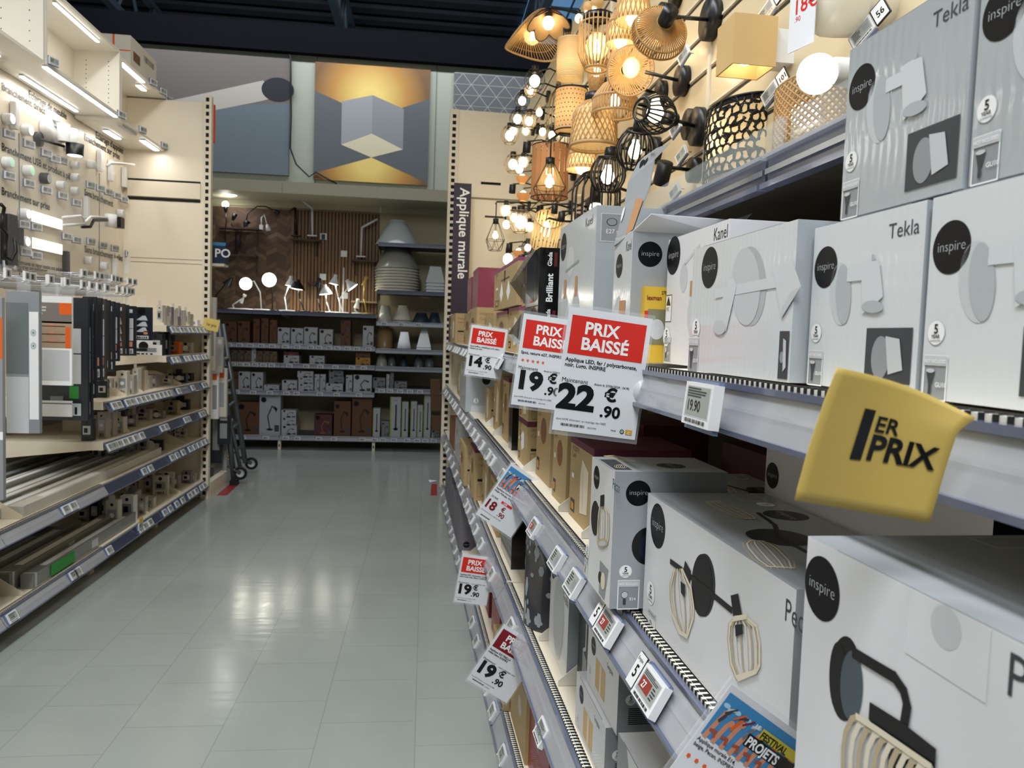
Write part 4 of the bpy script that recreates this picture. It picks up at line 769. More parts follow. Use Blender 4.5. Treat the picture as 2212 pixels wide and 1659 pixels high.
    if clip:
        cd, cz = pixa('R', *clip, -u+.0); x = (cd-d0)*math.cos(be)-(cz-z0)*math.sin(be); z = (cd-d0)*math.sin(be)+(cz-z0)*math.cos(be)
        b = MB().lathe([(.016, -.004), (.016, .003)], frost, 20, (x-.012, 0, z), 'y', True, True); b.box(x-.01, x+.012, -.006, .006, z-.019, z+.019, frost)
        for s_ in (-.016, 0, .016): b.tube([(x+.01, 0, z+s_*.8), (x+.022, 0, z+s_*.8+.004), (x+.03, 0, z+s_*.8), (x+.024, 0, z+s_*.8-.006)], .0035, frost, 6)
        b.part('plastic_clip', o)
    return o
sign(1.02, (1228, 660), (1412, 688), (1187, 930), 'large white sale sign with red header reading 22.90 euros', 'sale', (1408, 848))
sign(1.36, (1130, 675), (1275, 697), (1100, 875), 'white sale sign reading 19.90 euros, partly behind the 22.90 sign', 'sale', None, ('Spot, nature e27, INSPIRE',), '19')
sign(2.55, (1018, 700), (1098, 712), (1005, 810), 'white sale sign reading 14.90 euros near the far kraft boxes', 'sale', (1096, 775), ('Spot baffino, métallique e14, blanc,', 'nature ou noir'), '14', full=False)
sign(2.05, (1105, 997), (1182, 1050), (1017, 1105), 'tilted white sheet reading 18.90 euros with a small blue festival picture', 'fest', (1160, 1095), ('Applique murale E14, fer / bambou,', 'beige, Palanga, INSPIRE'), '18')
sign(2.7, (998, 1195), (1070, 1205), (978, 1300), 'upright white sale sign reading 19.90 euros beside the black gloss box', 'sale', (1064, 1268), ('Applique E27, céramique / produit', 'terre cuite grès, Blanc, CARGO'), '19', full=False)
sign(1.97, (1088, 1346), (1175, 1400), (1010, 1470), 'tilted white sale sign with dark red header reading 19.90 euros', 'sale', (1150, 1465), ('Applique E27 FRELLA', 'métal blanc INSPIRE'), '19', dred, full=False)
sign(.60, (1577, 1472), (1760, 1605), (1405, 1720), 'tilted white sheet with a blue festival picture at the bottom edge of the photo', 'fest', None, ('Applique murale E14,', 'beige, Pecan, INSPIRE'), '27')
# yellow first-price card, slightly curled
o = empty('price_card', 'R', -.39, -.03, 1.2, 'curled yellow card reading 1ER PRIX on the topmost rail', 'price card'); oi = Matrix.Rotation(-o.rotation_euler.z, 3, 'Z'); f_, ex_, ey_, r0 = axes('R')
Lf = [(1808, 793), (1780, 865), (1745, 970), (1715, 1080)]; Rt = [(2108, 903), (2068, 935), (2043, 1010), (2008, 1130)]
def lerp4(P, t): t *= 3; i = min(2, int(t)); f = t-i; return (P[i][0]*(1-f)+P[i+1][0]*f, P[i][1]*(1-f)+P[i+1][1]*f)
def card(s_, t, off=0):
    a, b_ = lerp4(Lf, t), lerp4(Rt, t); px, py = a[0]*(1-s_)+b_[0]*s_, a[1]*(1-s_)+b_[1]*s_-14*math.sin(math.pi*s_)*(1-t)
    aa = -.39-.010*math.sin(s_*3)+off*1+.012*s_*s_*(1-t); d, z = pixa('R', px, py, aa); return (aa+.39, d+.03, z-1.2)
b = MB(); n = 14; vs = [card(i/n, j/n) for j in range(n+1) for i in range(n+1)]
b.add(vs, [(j*(n+1)+i, j*(n+1)+i+1, (j+1)*(n+1)+i+1, (j+1)*(n+1)+i) for j in range(n) for i in range(n)], yellowp, True); c = b.part('card_sheet', o); s_ = c.modifiers.new('thick', 'SOLIDIFY'); s_.thickness = .0006
A = Art(lambda x, y, o_: card(x, y, .0012+o_)); 
def ct(x, y, sz, t, m, off, sx=1):
    vs, fs, w_ = textmesh(t, off); A.b.add([card(x+a*sz*sx, y-b_*sz, .0013) for a, b_ in vs], fs, m)
ct(.25, .68, .46, '1', ink, .05, .9); ct(.42, .49, .16, 'ER', ink, .02, 1); ct(.42, .69, .25, 'PRIX', ink, .03, .95); A.part('card_lettering', o)
# ================================================================ WALL LAMPS ON THE RIGHT DISPLAY
def translucent(n, col, fac=.45, rough=.5):
    m = bpy.data.materials.new(n); m.use_nodes = True; nt = m.node_tree; b = nt.nodes['Principled BSDF']; b.inputs['Base Color'].default_value = lin(col); b.inputs['Roughness'].default_value = rough
    t = nt.nodes.new('ShaderNodeBsdfTranslucent'); t.inputs[0].default_value = lin(col); x = nt.nodes.new('ShaderNodeMixShader'); x.inputs[0].default_value = fac
    tc = nt.nodes.new('ShaderNodeTexCoord'); nz = nt.nodes.new('ShaderNodeTexNoise'); nz.inputs['Scale'].default_value = 60; nt.links.new(tc.outputs['Object'], nz.inputs[0])
    bp = nt.nodes.new('ShaderNodeBump'); bp.inputs['Strength'].default_value = .2; bp.inputs['Distance'].default_value = .001; nt.links.new(nz.outputs['Fac'], bp.inputs['Height']); nt.links.new(bp.outputs[0], b.inputs['Normal'])
    nt.links.new(b.outputs[0], x.inputs[1]); nt.links.new(t.outputs[0], x.inputs[2]); nt.links.new(x.outputs[0], nt.nodes['Material Output'].inputs[0]); return m
ratt = translucent('rattan_lit', '#e2c492', .5); rattl = translucent('straw_lit', '#ead3a4', .5); rattd = translucent('dark_straw', '#cda66a', .4); cane = translucent('cane_web', '#e0bd8a', .5); woodv = translucent('wood_veneer', '#c08a5c', .2); linen = None
warm = (1, .82, .55); bulbm = mat('lit_bulb', '#fff0c8', .3, emit=9, ecol='#ffedc4'); globem = mat('lit_opal_globe', '#ffffff', .25, emit=2.6, ecol='#fffaf2'); bulbg = mat('bulb_clear_glass', '#fff3d6', .03, alpha=.22, coat=.5, emit=.25, ecol='#ffd58a'); filam = mat('lit_filament', '#ffe9b8', .3, emit=26, ecol='#ffe2a0')
smoke = mat('smoked_glass', '#cfc8b8', .04, alpha=.25, coat=.6); socketm = black
def bulb(o, p, r=.028, glassy=False, e=.32, up=True, lit=True):
    s_ = 1 if up else -1
    if glassy:
        bg_ = MB().ball(p, r*1.25, bulbg, 12, 1.15).part('bulb_glass', o); b = MB(); 
        for q in range(4): b.tube([(p[0]+r*.3*math.cos(q*1.57), p[1]+r*.3*math.sin(q*1.57), p[2]-r*.7), (p[0]+r*.15*math.cos(q*1.57+.6), p[1]+r*.15*math.sin(q*1.57+.6), p[2]+r*.7)], r*.09, filam, 5)
        b.part('filament', bg_)
    else: MB().lathe([(.001, -r), (r*.6, -r*.8), (r, -.0), (r*.85, r*.55), (r*.45, r*1.3), (r*.42, r*1.7)], bulbm, 16, p).part('bulb', o)
    if e: point(o, p, e, warm, r)
def mount(o, y, z, arm_z=None, r=.05, m=black, arm=True, sock=None, ax=0, sockr=.019):
    """wall plate at distance y behind the shade, arm to the socket at (0,0,arm_z)"""
    MB().lathe([(.001, y), (r, y), (r, y-.022), (r*.96, y-.025), (.001, y-.025)], m, 28, (ax, 0, z), 'y').part('wall_plate', o)
    if arm and arm_z is not None: MB().tube([(ax, y-.02, z), (ax*.5, y*.4, max(z, arm_z)+.0), (0, .012, arm_z+.012), (0, 0, arm_z)], .006, m, 8).part('arm', o)
    if sock: MB().cyl((0, 0, arm_z-sock), sockr, sock, m, n=16).part('socket', o)
def sticks(r0, r1, h, n, m, t=.0022, prof=None, rings=(0, 1), lean=0, top=False):
    """vertical sticks between rings; prof(f)->radius; z from 0 (bottom) to h"""
    b = MB(); prof = prof or (lambda f: r0+(r1-r0)*f)
    for i in range(n):
        q = 2*math.pi*i/n; b.tube([(prof(f)*math.cos(q+lean*f), prof(f)*math.sin(q+lean*f), h*f) for f in [k/6 for k in range(7)]], t, m, 4)
    for f in rings: b.ring((0, 0, h*f), prof(f), t*1.6, m, n=24)
    return b
def lattice(prof, h, n, m, t=.0022, tw=1.2, rings=(0, 1)):
    b = MB()
    for s_ in (1, -1):
        for i in range(n):
            q = 2*math.pi*i/n; b.tube([(prof(f)*math.cos(q+s_*tw*f), prof(f)*math.sin(q+s_*tw*f), h*f) for f in [k/7 for k in range(8)]], t, m, 4)
    for f in rings: b.ring((0, 0, h*f), prof(f), t*2.4, m, n=28)
    return b
def P0(px, py, d): a, z = pix('R', px, py, d); return a, z, mpp('R', a, d, z)
def lamp(px, py, label, d=.42, group=None, name='wall_lamp'):
    a, z, m = P0(px, py, d); o = empty(name, 'R', a, d, z, label, 'wall lamp', group); return o, m, WALLD-d
def shift(b, z, M=None): return b.xf((M or Matrix.Identity(4)) @ Matrix.Translation((0, 0, z)))
def RX(a, ax='X'): return Matrix.Rotation(a, 4, ax)
TO = lambda b, o, n, z, M=None: shift(b, z, M).part(n, o)
# -- flower of six cane petals
o, m, y = lamp(1185, 42, 'wall lamp with cane petals outlined in black, at the very top of the display', .33); mount(o, y, .03, .05, sock=.05)
for i in range(6):
    q = i*math.pi/3+.3; b = MB(); L, w_ = 42*m, 20*m
    pts = [(L*.55+L*.55*math.cos(t*math.pi/8), w_*math.sin(t*math.pi/8), -.05*math.cos(t*math.pi/8)*1) for t in range(16)]; M = RX(q, 'Z')
    b.slab(pts, (0, 0, 1), .002, cane); b.tube(pts, .0028, black, 5, closed=True); b.xf(RX(-.3, 'Y') @ M).part('petal', o)
bulb(o, (0, 0, -.02), 13*m)
# -- wavy straw hat
o, m, y = lamp(1150, 72, 'wavy round straw hat wall lamp with a clear globe bulb', .36); mount(o, y, .05, .05, sock=.045); R_ = 62*m; b = MB(); n = 64; HM = RX(-.55, 'Y') @ RX(.2, 'X')
def hat(f, q): return HM @ Vector((R_*f*math.cos(q)*.95, R_*f*math.sin(q)*1.05, .05-.10*f*f+.03*math.sin(2*q+.6)*f*f*2))
for i in range(n): b.tube([hat(f, 2*math.pi*i/n) for f in (.12, .35, .6, .8, 1)], .0034, ratt if i % 2 else rattd, 4)
for f in (.3, .55, .8): b.tube([hat(f, 2*math.pi*i/n) for i in range(n)], .0022, rattd, 4, closed=True)
b.tube([hat(1, 2*math.pi*i/n) for i in range(n)], .006, ratt, 6, closed=True); b.part('straw_shade', o); bulb(o, (0, 0, -.01), 15*m, True)
# -- woven cylinder with fringe
o, m, y = lamp(1232, 128, 'woven straw cylinder wall lamp with fringed bottom', .42); mount(o, y, .02, .09, sock=.05); r_ = 29*m; h = 82*m; b = MB()
b.lathe([(r_, 0), (r_*1.02, h*.5), (r_, h)], rattl, 32); 
for k_ in range(26): b.ring((0, 0, h*k_/26), r_*1.012, .0016, rattl, n=28, tn=3)
for i in range(50): q = i*6.283/50; b.tube([(r_*math.cos(q), r_*math.sin(q), .004), (r_*1.03*math.cos(q+.03), r_*1.03*math.sin(q+.03), -.016)], .0012, rattl, 3); b.tube([(r_*math.cos(q), r_*math.sin(q), h), (r_*1.03*math.cos(q+.03), r_*1.03*math.sin(q+.03), h+.012)], .0012, rattl, 3)
TO(b, o, 'woven_shade', -h/2); bulb(o, (0, 0, -h*.2), 12*m, e=.4)
# -- looped stick cage around net cylinder
o, m, y = lamp(1290, 95, 'tall looped rattan cage wall lamp with a clear bulb inside', .40); r_ = 40*m; h = 105*m; mount(o, y, h*.6, h*.62, r=.06, sock=.03)
MB().lathe([(.001, h*.60), (r_*.8, h*.58), (r_*.8, h*.5)], black, 24).part('top_cap', o)
b = sticks(r_, r_, h, 26, ratt, .0028, lambda f: r_*(.62+.4*min(1, f*3.2)) if f < .35 else r_*1.0, rings=(0,)); b.ring((0, 0, h*.88), r_, .003, ratt); TO(b, o, 'cage_shade', -h/2); MB().lathe([(r_*.62, -h*.5), (r_*.6, -h*.56)], ratt, 24).part('bottom_band', o); bulb(o, (0, 0, -.01), 20*m, True, e=.5)
# -- two rattan domes
for px, py, w_, h_, l in ((1368, 8, 74, 76, 'bell-shaped rattan dome wall lamp cut by the top edge of the photo'), (1342, 58, 62, 72, 'bell-shaped rattan dome lamp, below the one cut by the top edge'), (1258, 340, 66, 52, 'small yellowish rattan dome wall lamp below the lattice drum')):
    o, m, y = lamp(px, py, l, .42); r_, h = w_*m/2, h_*m; mount(o, y, h*.4, h*.55, sock=.03); pf = lambda f: r_*(1-.55*f**3)
    b = lattice(pf, h, 22, ratt, .0024, .5, rings=(.62,)); b.lathe([(pf(0)*1.02, -.004), (pf(0)*1.03, .012)], ratt, 30); b.lathe([(pf(.0)*.985, .0), (pf(.3)*.97, h*.3), (pf(.6)*.96, h*.6), (pf(.9)*.96, h*.9)], rattl, 30); TO(b, o, 'dome_shade', -h*.5); bulb(o, (0, 0, -h*.42), 15*m, e=.45)
# -- stick discs
o, m, y = lamp(1422, 76, 'round stick shade wall lamp with its black socket facing the camera', .36); R_ = 60*m
def disc_shade(R_, n=64, dep=.05, mm=rattd): 
    b = MB()
    for i in range(n): q = 6.2832*i/n; b.tube([(R_*.26*math.cos(q), R_*.26*math.sin(q), dep*1.1), (R_*.92*math.cos(q), R_*.92*math.sin(q), dep*.5), (R_*math.cos(q+.03), R_*math.sin(q+.03), 0)], .0024, mm, 4)
    for f, z in ((.26, dep*1.1), (.93, dep*.5), (1, 0)): b.ring((0, 0, z), R_*f, .0032, mm, n=30)
    return b
Mt = RX(1.3, 'Y'); disc_shade(R_).xf(Mt).part('stick_shade', o); MB().cyl((0, 0, .03), .022, .075, black, n=20).xf(Mt).part('socket', o)
pz = Mt @ Vector((0, 0, .08)); pa, pzz, _ = P0(1528, 42, .56); dx = pa-P0(1422, 76, .36)[0]; dz = pzz-P0(1422, 76, .36)[1]
MB().tube([tuple(pz), (dx, y-.02, dz)], .006, black, 8).part('arm', o); MB().lathe([(.001, y), (.062, y), (.062, y-.03), (.001, y-.03)], black, 32, (dx, 0, dz), 'y').part('wall_plate', o); bulb(o, (0, 0, .0), .022, True, e=.25)
o, m, y = lamp(1363, 153, 'round open stick shade wall lamp facing the aisle with a clear globe bulb', .40); R_ = 51*m; Mt = RX(-.12, 'Y') @ RX(2.0, 'X') @ RX(.0)
disc_shade(R_, 56, .06, ratt).xf(RX(-1.2, 'Y')).part('stick_shade', o)
bulb(o, (.0, 0, .01), 15*m, True, e=.4); MB().lathe([(.001, y), (.05, y), (.05, y-.03), (.001, y-.03)], black, 28, (.03, 0, -.03), 'y').part('wall_plate', o); MB().tube([(.0, .05, .0), (.03, y-.02, -.03)], .006, black, 8).part('arm', o)
# -- drum cone of sticks
o, m, y = lamp(1328, 215, 'flared stick drum wall lamp under the round open one', .40); r_, h = 47*m, 62*m; mount(o, y, h*.3, h*.5, sock=.03); pf = lambda f: r_*(1 if f < .55 else 1-(f-.55)*1.05); b = sticks(0, 0, h, 40, ratt, .0036, pf, rings=(0, .5)); TO(b, o, 'stick_shade', -h/2); bulb(o, (0, 0, -.01), 12*m, e=.35)
# -- net cone
o, m, y = lamp(1288, 172, 'slim woven net cone wall lamp behind the stick cage', .46); r_, h = 24*m, 80*m; b = lattice(lambda f: r_*(.45+.55*f), h, 26, rattd, .0014, 1.1); TO(b, o, 'net_shade', -h/2); mount(o, y, h*.4, h*.4, r=.04); bulb(o, (0, 0, h*.2), 10*m, e=.15)
# -- cane cylinder with black rims
o, m, y = lamp(1233, 240, 'cane cylinder wall lamp with black rims and a holder arm', .42); r_, h = 34*m, 88*m; b = MB().lathe([(r_, 0), (r_, h)], cane, 36)
for i in range(26):
    for j in range(9): q = 6.283*i/26+(j % 2)*.12; z = h*(j+.7)/9.5; rr = r_+.0006; b.quad([(rr*math.cos(q+.045*math.cos(t)), rr*math.sin(q+.045*math.cos(t)), z+.0035*math.sin(t)) for t in (0, 1.57, 3.14, 4.71)], mat('cane_hole', '#2a1c10', .7))
for z in (0, h): b.ring((0, 0, z), r_, .004, black, n=30)
TO(b, o, 'cane_shade', -h/2); mount(o, y, h*.62, h*.55, sock=.04); bulb(o, (0, 0, -h*.1), 12*m, e=.4)
# -- wire bell behind it
o, m, y = lamp(1207, 250, 'tall bronze wire bell wall lamp behind the cane cylinder', .46); r_, h = 26*m, 125*m; b = sticks(0, 0, h, 16, mat('bronze_wire', '#8d7a55', .35, metal=.6), .0022, lambda f: r_*math.sqrt(max(.02, 1-max(0, f-.55)**2*4.9)), rings=(0, .3)); TO(b, o, 'wire_shade', -h/2); mount(o, y, h*.4, h*.4, r=.04); bulb(o, (0, 0, 0), 9*m, e=.2)
# -- lattice drum
o, m, y = lamp(1284, 270, 'light rattan lattice drum wall lamp with a black cap', .36); r_, h = 51*m, 96*m; pf = lambda f: r_*(1-.12*f) if f < .8 else r_*(.904-(f-.8)*2.2); b = lattice(pf, h, 26, ratt, .0026, 1.0, rings=(.02,)); b.lathe([(r_, -.004), (r_, .012)], ratt, 30); b.lathe([(r_*.97, .01), (r_*.86, h*.8), (r_*.45, h)], rattl, 30); TO(b, o, 'lattice_shade', -h/2)
MB().cyl((0, 0, h*.48), r_*.45, .035, black).part('top_cap', o); mount(o, y, h*.5, h*.6); bulb(o, (0, 0, -h*.15), 13*m, e=.5)
# -- black cages
def cage(n, R_, H_, t, m_=black, sq=1): return sticks(0, 0, H_, n, m_, t, lambda f: R_*(.42+.58*math.sin(math.pi*(.06+.88*f))**.8), rings=(0, 1))
for px, py, w_, M, l, e, sd in ((1415, 246, 84, RX(math.pi/2, 'X') @ RX(0, 'Z'), 'round black wire cage wall lamp pointing sideways, with oval black wall plate', .5, (1508, 274)), (1372, 322, 80, RX(.5, 'Y'), 'round black wire cage wall lamp tilted down, left of the standing cardboard flap', .4, None), (1313, 377, 76, RX(.2, 'Y'), 'round black wire cage wall lamp, lowest of the three cages', .4, None)):
    o, m, y = lamp(px, py, l, .40); R_ = w_*m/2; H_ = R_*1.9
    if sd:
        a2, z2, _ = P0(*sd, .57); a1, z1, _ = P0(px, py, .40); dv = Vector((a2-a1, y-.02, z2-z1)); qn = dv.to_track_quat('Z', 'X').to_matrix().to_4x4(); shift(cage(22, R_, H_, .0028), -H_/2, qn).part('wire_cage', o)
        u_ = dv.normalized(); MB().tube([tuple(u_*(R_*.75)), tuple(u_*(R_*1.45))], .021, black, 16).part('socket', o); MB().tube([tuple(u_*R_), tuple(dv)], .006, black, 8).part('arm', o); MB().lathe([(.001, y), (.06, y), (.06, y-.03), (.001, y-.03)], black, 32, (dv.x, 0, dv.z), 'y').part('wall_plate', o)
        bulb(o, (0, 0, 0), 19*m, e=e)
    else:
        shift(cage(18, R_, H_, .0032), -H_/2, M).part('wire_cage', o); s0 = M @ Vector((0, 0, H_*.42)); s1 = M @ Vector((0, 0, H_*.78)); MB().tube([tuple(s0), tuple(s1)], .02, black, 16).part('socket', o); MB().tube([tuple(s1), (s1.x, y-.02, s1.z)], .006, black, 8).part('arm', o); MB().lathe([(.001, y), (.05, y), (.05, y-.03), (.001, y-.03)], black, 28, (s1.x, 0, s1.z), 'y').part('wall_plate', o); bulb(o, (0, 0, -.01), 15*m, e=e)
# -- square black stick shade
o, m, y = lamp(1287, 440, 'large black stick drum wall lamp with white bulb, behind the tall white box', .40); r_, h = 52*m, 130*m; b = sticks(0, 0, h, 16, black, .0035, lambda f: r_ if f < .8 else r_*(1-(f-.8)*2.4), rings=(0, .97)); TO(b, o, 'stick_shade', -h/2); mount(o, y, h*.2, h*.3, sock=.08); bulb(o, (0, 0, -.02), 14*m, e=.25)
# -- wooden slat drum and diamond wire lamp
o, m, y = lamp(1188, 372, 'wooden slat drum wall lamp behind the diamond wire lamp', .44); r_, h = 40*m, 110*m; b = MB()
for i in range(18): q0, q1 = 6.283*i/18, 6.283*(i+.9)/18; b.add([(r_*math.cos(q0), r_*math.sin(q0), 0), (r_*math.cos(q1), r_*math.sin(q1), 0), (r_*math.cos(q1), r_*math.sin(q1), h), (r_*math.cos(q0), r_*math.sin(q0), h)], [(0, 1, 2, 3)], woodv)
for z in (0, h): b.ring((0, 0, z), r_, .003, black, n=28)
TO(b, o, 'slat_shade', -h/2); mount(o, y, 0, 0, r=.04); bulb(o, (0, 0, 0), 10*m, e=.25)
def diamond(R_, H_, m_=mat('brass_wire', '#4a3f2a', .4, metal=.4), t=.0018, n=6):
    b = MB(); A_ = [(R_*.25, H_), (R_, H_*.36), (R_*.62, 0)]; pt = lambda k, i, o_=0: (A_[k][0]*math.cos(6.283*(i+o_)/n), A_[k][0]*math.sin(6.283*(i+o_)/n), A_[k][1])
    for i in range(n):
        b.tube([pt(0, i), pt(1, i)], t, m_, 4); b.tube([pt(1, i), pt(2, i, .5)], t, m_, 4); b.tube([pt(1, i+1), pt(2, i, .5)], t, m_, 4); b.tube([pt(1, i), pt(1, i+1)], t, m_, 4); b.tube([pt(2, i, .5), pt(2, i+1, .5)], t, m_, 4); b.tube([pt(0, i), pt(0, i+1)], t, m_, 4)
    return b
for px, py, w_, h_, l, bar in ((1187, 395, 74, 82, 'diamond wire wall lamp hanging from a black bar before the wooden drum', True), (1070, 510, 44, 62, 'diamond wire pendant hanging in front of the far cream panel', False)):
    o, m, y = lamp(px, py, l, .36 if bar else .30); R_, H_ = w_*m/2, h_*m; TO(diamond(R_, H_), o, 'wire_shade', -H_/2); MB().lathe([(R_*.97, -H_*.14), (R_*.26, H_*.5)], mat('amber_glass', '#f0d28a', .08, alpha=.22, coat=.4), 6).part('glass_inner', o) if bar else None
    MB().cyl((0, 0, H_*.42), R_*.27, R_*.5, black).part('socket', o); MB().tube([(0, 0, H_*.6), (0, 0, H_*1.15)], .004, black, 6).part('cord', o); MB().tube([(-.05, .0, H_*1.16), (.12, .02, H_*1.13), (.14, y, H_*1.1)] if bar else [(-.04, 0, H_*1.15), (.04, 0, H_*1.15), (.08, y, H_*1.15)], .006, black, 6).part('bar', o); bulb(o, (0, 0, 0), w_*m*.14, e=.35)
# -- tilted slatted wood drum
o, m, y = lamp(1180, 500, 'tilted pale wooden slat drum wall lamp with glowing bulb', .40); r_, h = 30*m, 70*m; b = MB()
for i in range(22): q0, q1 = 6.283*i/22, 6.283*(i+.72)/22; b.add([(r_*math.cos(q0), r_*math.sin(q0), 0), (r_*math.cos(q1), r_*math.sin(q1), 0), (r_*math.cos(q1), r_*math.sin(q1), h), (r_*math.cos(q0), r_*math.sin(q0), h)], [(0, 1, 2, 3)], rattl)
for z in (0, h): b.ring((0, 0, z), r_, .003, ratt, n=28)
TO(b, o, 'slat_shade', -h/2, RX(.85, 'Y')); mount(o, y, .06, .06, r=.045); bulb(o, (0, 0, 0), 12*m, e=.45)
# -- wooden cube, half way along
a, z, m = P0(1566, 98, .42); o = empty('wall_lamp', 'R', a, .42, z, 'pale wooden cube wall lamp shining downwards', 'wall lamp'); w_, h, D = .10, .118, .11; b = MB(); t_ = .004
for x0, x1, y0, y1 in ((-w_/2, w_/2, 0, t_), (-w_/2, w_/2, D-t_, D), (-w_/2, -w_/2+t_, t_, D-t_), (w_/2-t_, w_/2, t_, D-t_)): b.box(x0, x1, y0, y1, -h/2, h/2, wood)
b.part('wooden_shade', o); MB().box(-.03, .03, D, WALLD-.42, -.04, .04, white).part('wall_plate', o); bulb(o, (0, D/2, -.02), .024, e=.5)
# -- white globe
o, m, y = lamp(1765, 160, 'large glowing white globe wall lamp', .42); MB().ball((0, 0, 0), 42*m, globem, 20).part('globe', o); point(o, (0, -.0, 0), 1.0, (1, .9, .75), .05) if False else None
dx = (1838-1765)*m*.8; MB().lathe([(.025, .02), (.03, y), (.04, y)], white, 20, (.02, 0, 0), 'y').part('globe_neck', o); MB().lathe([(.001, y), (.05, y), (.05, y-.03), (.001, y-.03)], white, 28, (.04, 0, .0), 'y').part('wall_plate', o)
# -- half shades near the glass guard
def halfshade(px, py, wpx, hpx, label, kind):
    z = pix('R', px+wpx*.1, py, .585)[1]; a0_, _ = pix('R', px-wpx*.28, py, .585); a1_, _ = pix('R', px+wpx*.5, py, .585); a = (a0_+a1_)/2; m = mpp('R', a, .5, z); o = empty('wall_lamp', 'R', a, .585, z, label, 'wall lamp'); r_, h = (a1_-a0_)/2, hpx*m
    n = 40; arc = [math.pi+math.pi*i/n for i in range(n+1)]; dpt = .62
    if kind == 'perf':
        b = MB(); b.add([(r_*math.cos(q), r_*dpt*math.sin(q), zz) for zz in (-h/2, h/2) for q in arc], [(i, i+1, n+2+i, n+1+i) for i in range(n)], translucent('white_liner', '#f3e6c8', .6), True)
        b.add([(r_*1.01*math.cos(q), r_*1.01*dpt*math.sin(q), zz) for zz in (h*.42, h/2) for q in arc], [(i, i+1, n+2+i, n+1+i) for i in range(n)], black, True)
        b.part('shade_liner', o); k = MB(); rnd = random.Random(11); s0 = .03
        fr_ = lambda s_, t: ((r_*1.015)*math.cos(math.pi+math.pi*s_), (r_*1.015)*dpt*math.sin(math.pi+math.pi*s_), -h/2+h*t)
        # black lacework: a web of curling strokes that leaves light gaps
        for i in range(15):
            for j in range(8):
                cx, cy = (i+.5+.5*(j % 2))/15.5, (j+.5)/8; ph = rnd.uniform(0, 6.28); R1 = .036; pts = [fr_(min(1, max(0, cx+R1*math.cos(ph+t*.62))), min(1, max(0, cy+R1*1.9*math.sin(ph+t*.62)))) for t in range(8 if (i+j) % 3 else 11)]
                k.tube(pts, .0028, black, 4)
                k.tube([fr_(min(1, max(0, cx+R1*1.2*math.cos(ph+2))), min(1, max(0, cy+R1*2.2*math.sin(ph+2)))), fr_(min(1, max(0, cx-R1*1.4*math.cos(ph+1))), min(1, max(0, cy-R1*2.4*math.sin(ph+1))))], .003, black, 4)
        for t in (0, 1): k.tube([fr_(i/20, t) for i in range(21)], .0035, black, 5)
        k.part('black_cutwork', o)
    else:
        b = MB(); fr_ = lambda s_, t: (r_*math.cos(math.pi+math.pi*s_), r_*dpt*math.sin(math.pi+math.pi*s_), -h/2+h*t)
        for s_ in (1, -1):
            for i in range(-9, 20):
                pts = [fr_(x, t) for x, t in [((i+s_*9*t)/19+(0 if s_ > 0 else .47), t) for t in [k/9 for k in range(10)]] if 0 <= x <= 1]
                if len(pts) > 1: b.tube(pts, .0034, ratt, 4)
        for t in (0, 1): b.tube([fr_(i/20, t) for i in range(21)], .004, ratt, 5)
        b.part('lattice_shade', o)
    MB().ball((0, -r_*dpt*.45, 0), r_*.22, globem if kind != 'perf' else bulbm, 12).part('bulb', o); point(o, (0, -r_*dpt*.45, 0), .45, warm, .03); MB().box(-.03, .03, -.01, 0, -.03, .03, white).part('wall_plate', o)
halfshade(1592, 310, 122, 150, 'half-round wall lamp with black leafy cut-out pattern', 'perf'); halfshade(1752, 250, 165, 135, 'half-round orange bamboo lattice wall lamp behind the glass guard', 'lat')
# small black cup spot, dark plates, cream cup
o, m, y = lamp(1432, 374, 'small black cup spotlight on the wall above the glass guard', .46); M = RX(.6, 'Y'); MB().lathe([(.025, -.035), (.025, .035), (.001, .035)], black, 20).xf(M).part('spot_cup', o); MB().lathe([(.001, y), (.04, y), (.04, y-.03), (.001, y-.03)], black, 24, (-.02, 0, .02), 'y').part('wall_plate', o); MB().tube([(0, 0, .02), (-.02, y-.02, .02)], .006, black, 6).part('arm', o)
o, m, y = lamp(1790, 5, 'cream round ceramic wall lamp at the top edge of the photo', .47); MB().lathe([(.001, -.03), (.05, -.025), (.062, 0), (.062, .03), (.055, y)], mat('cream_ceramic', '#ece3cd', .3), 28, (0, 0, 0), 'y').part('ceramic_body', o)
o, m, y = lamp(1550, 385, 'small square beige fabric wall lamp behind the glass guard', .52); MB().box(-.045, .045, -.01, .05, -.05, .05, mat('beige_fabric', '#cbb890', .8, noise=.05, scale=60)).part('fabric_shade', o, bevel=.003)
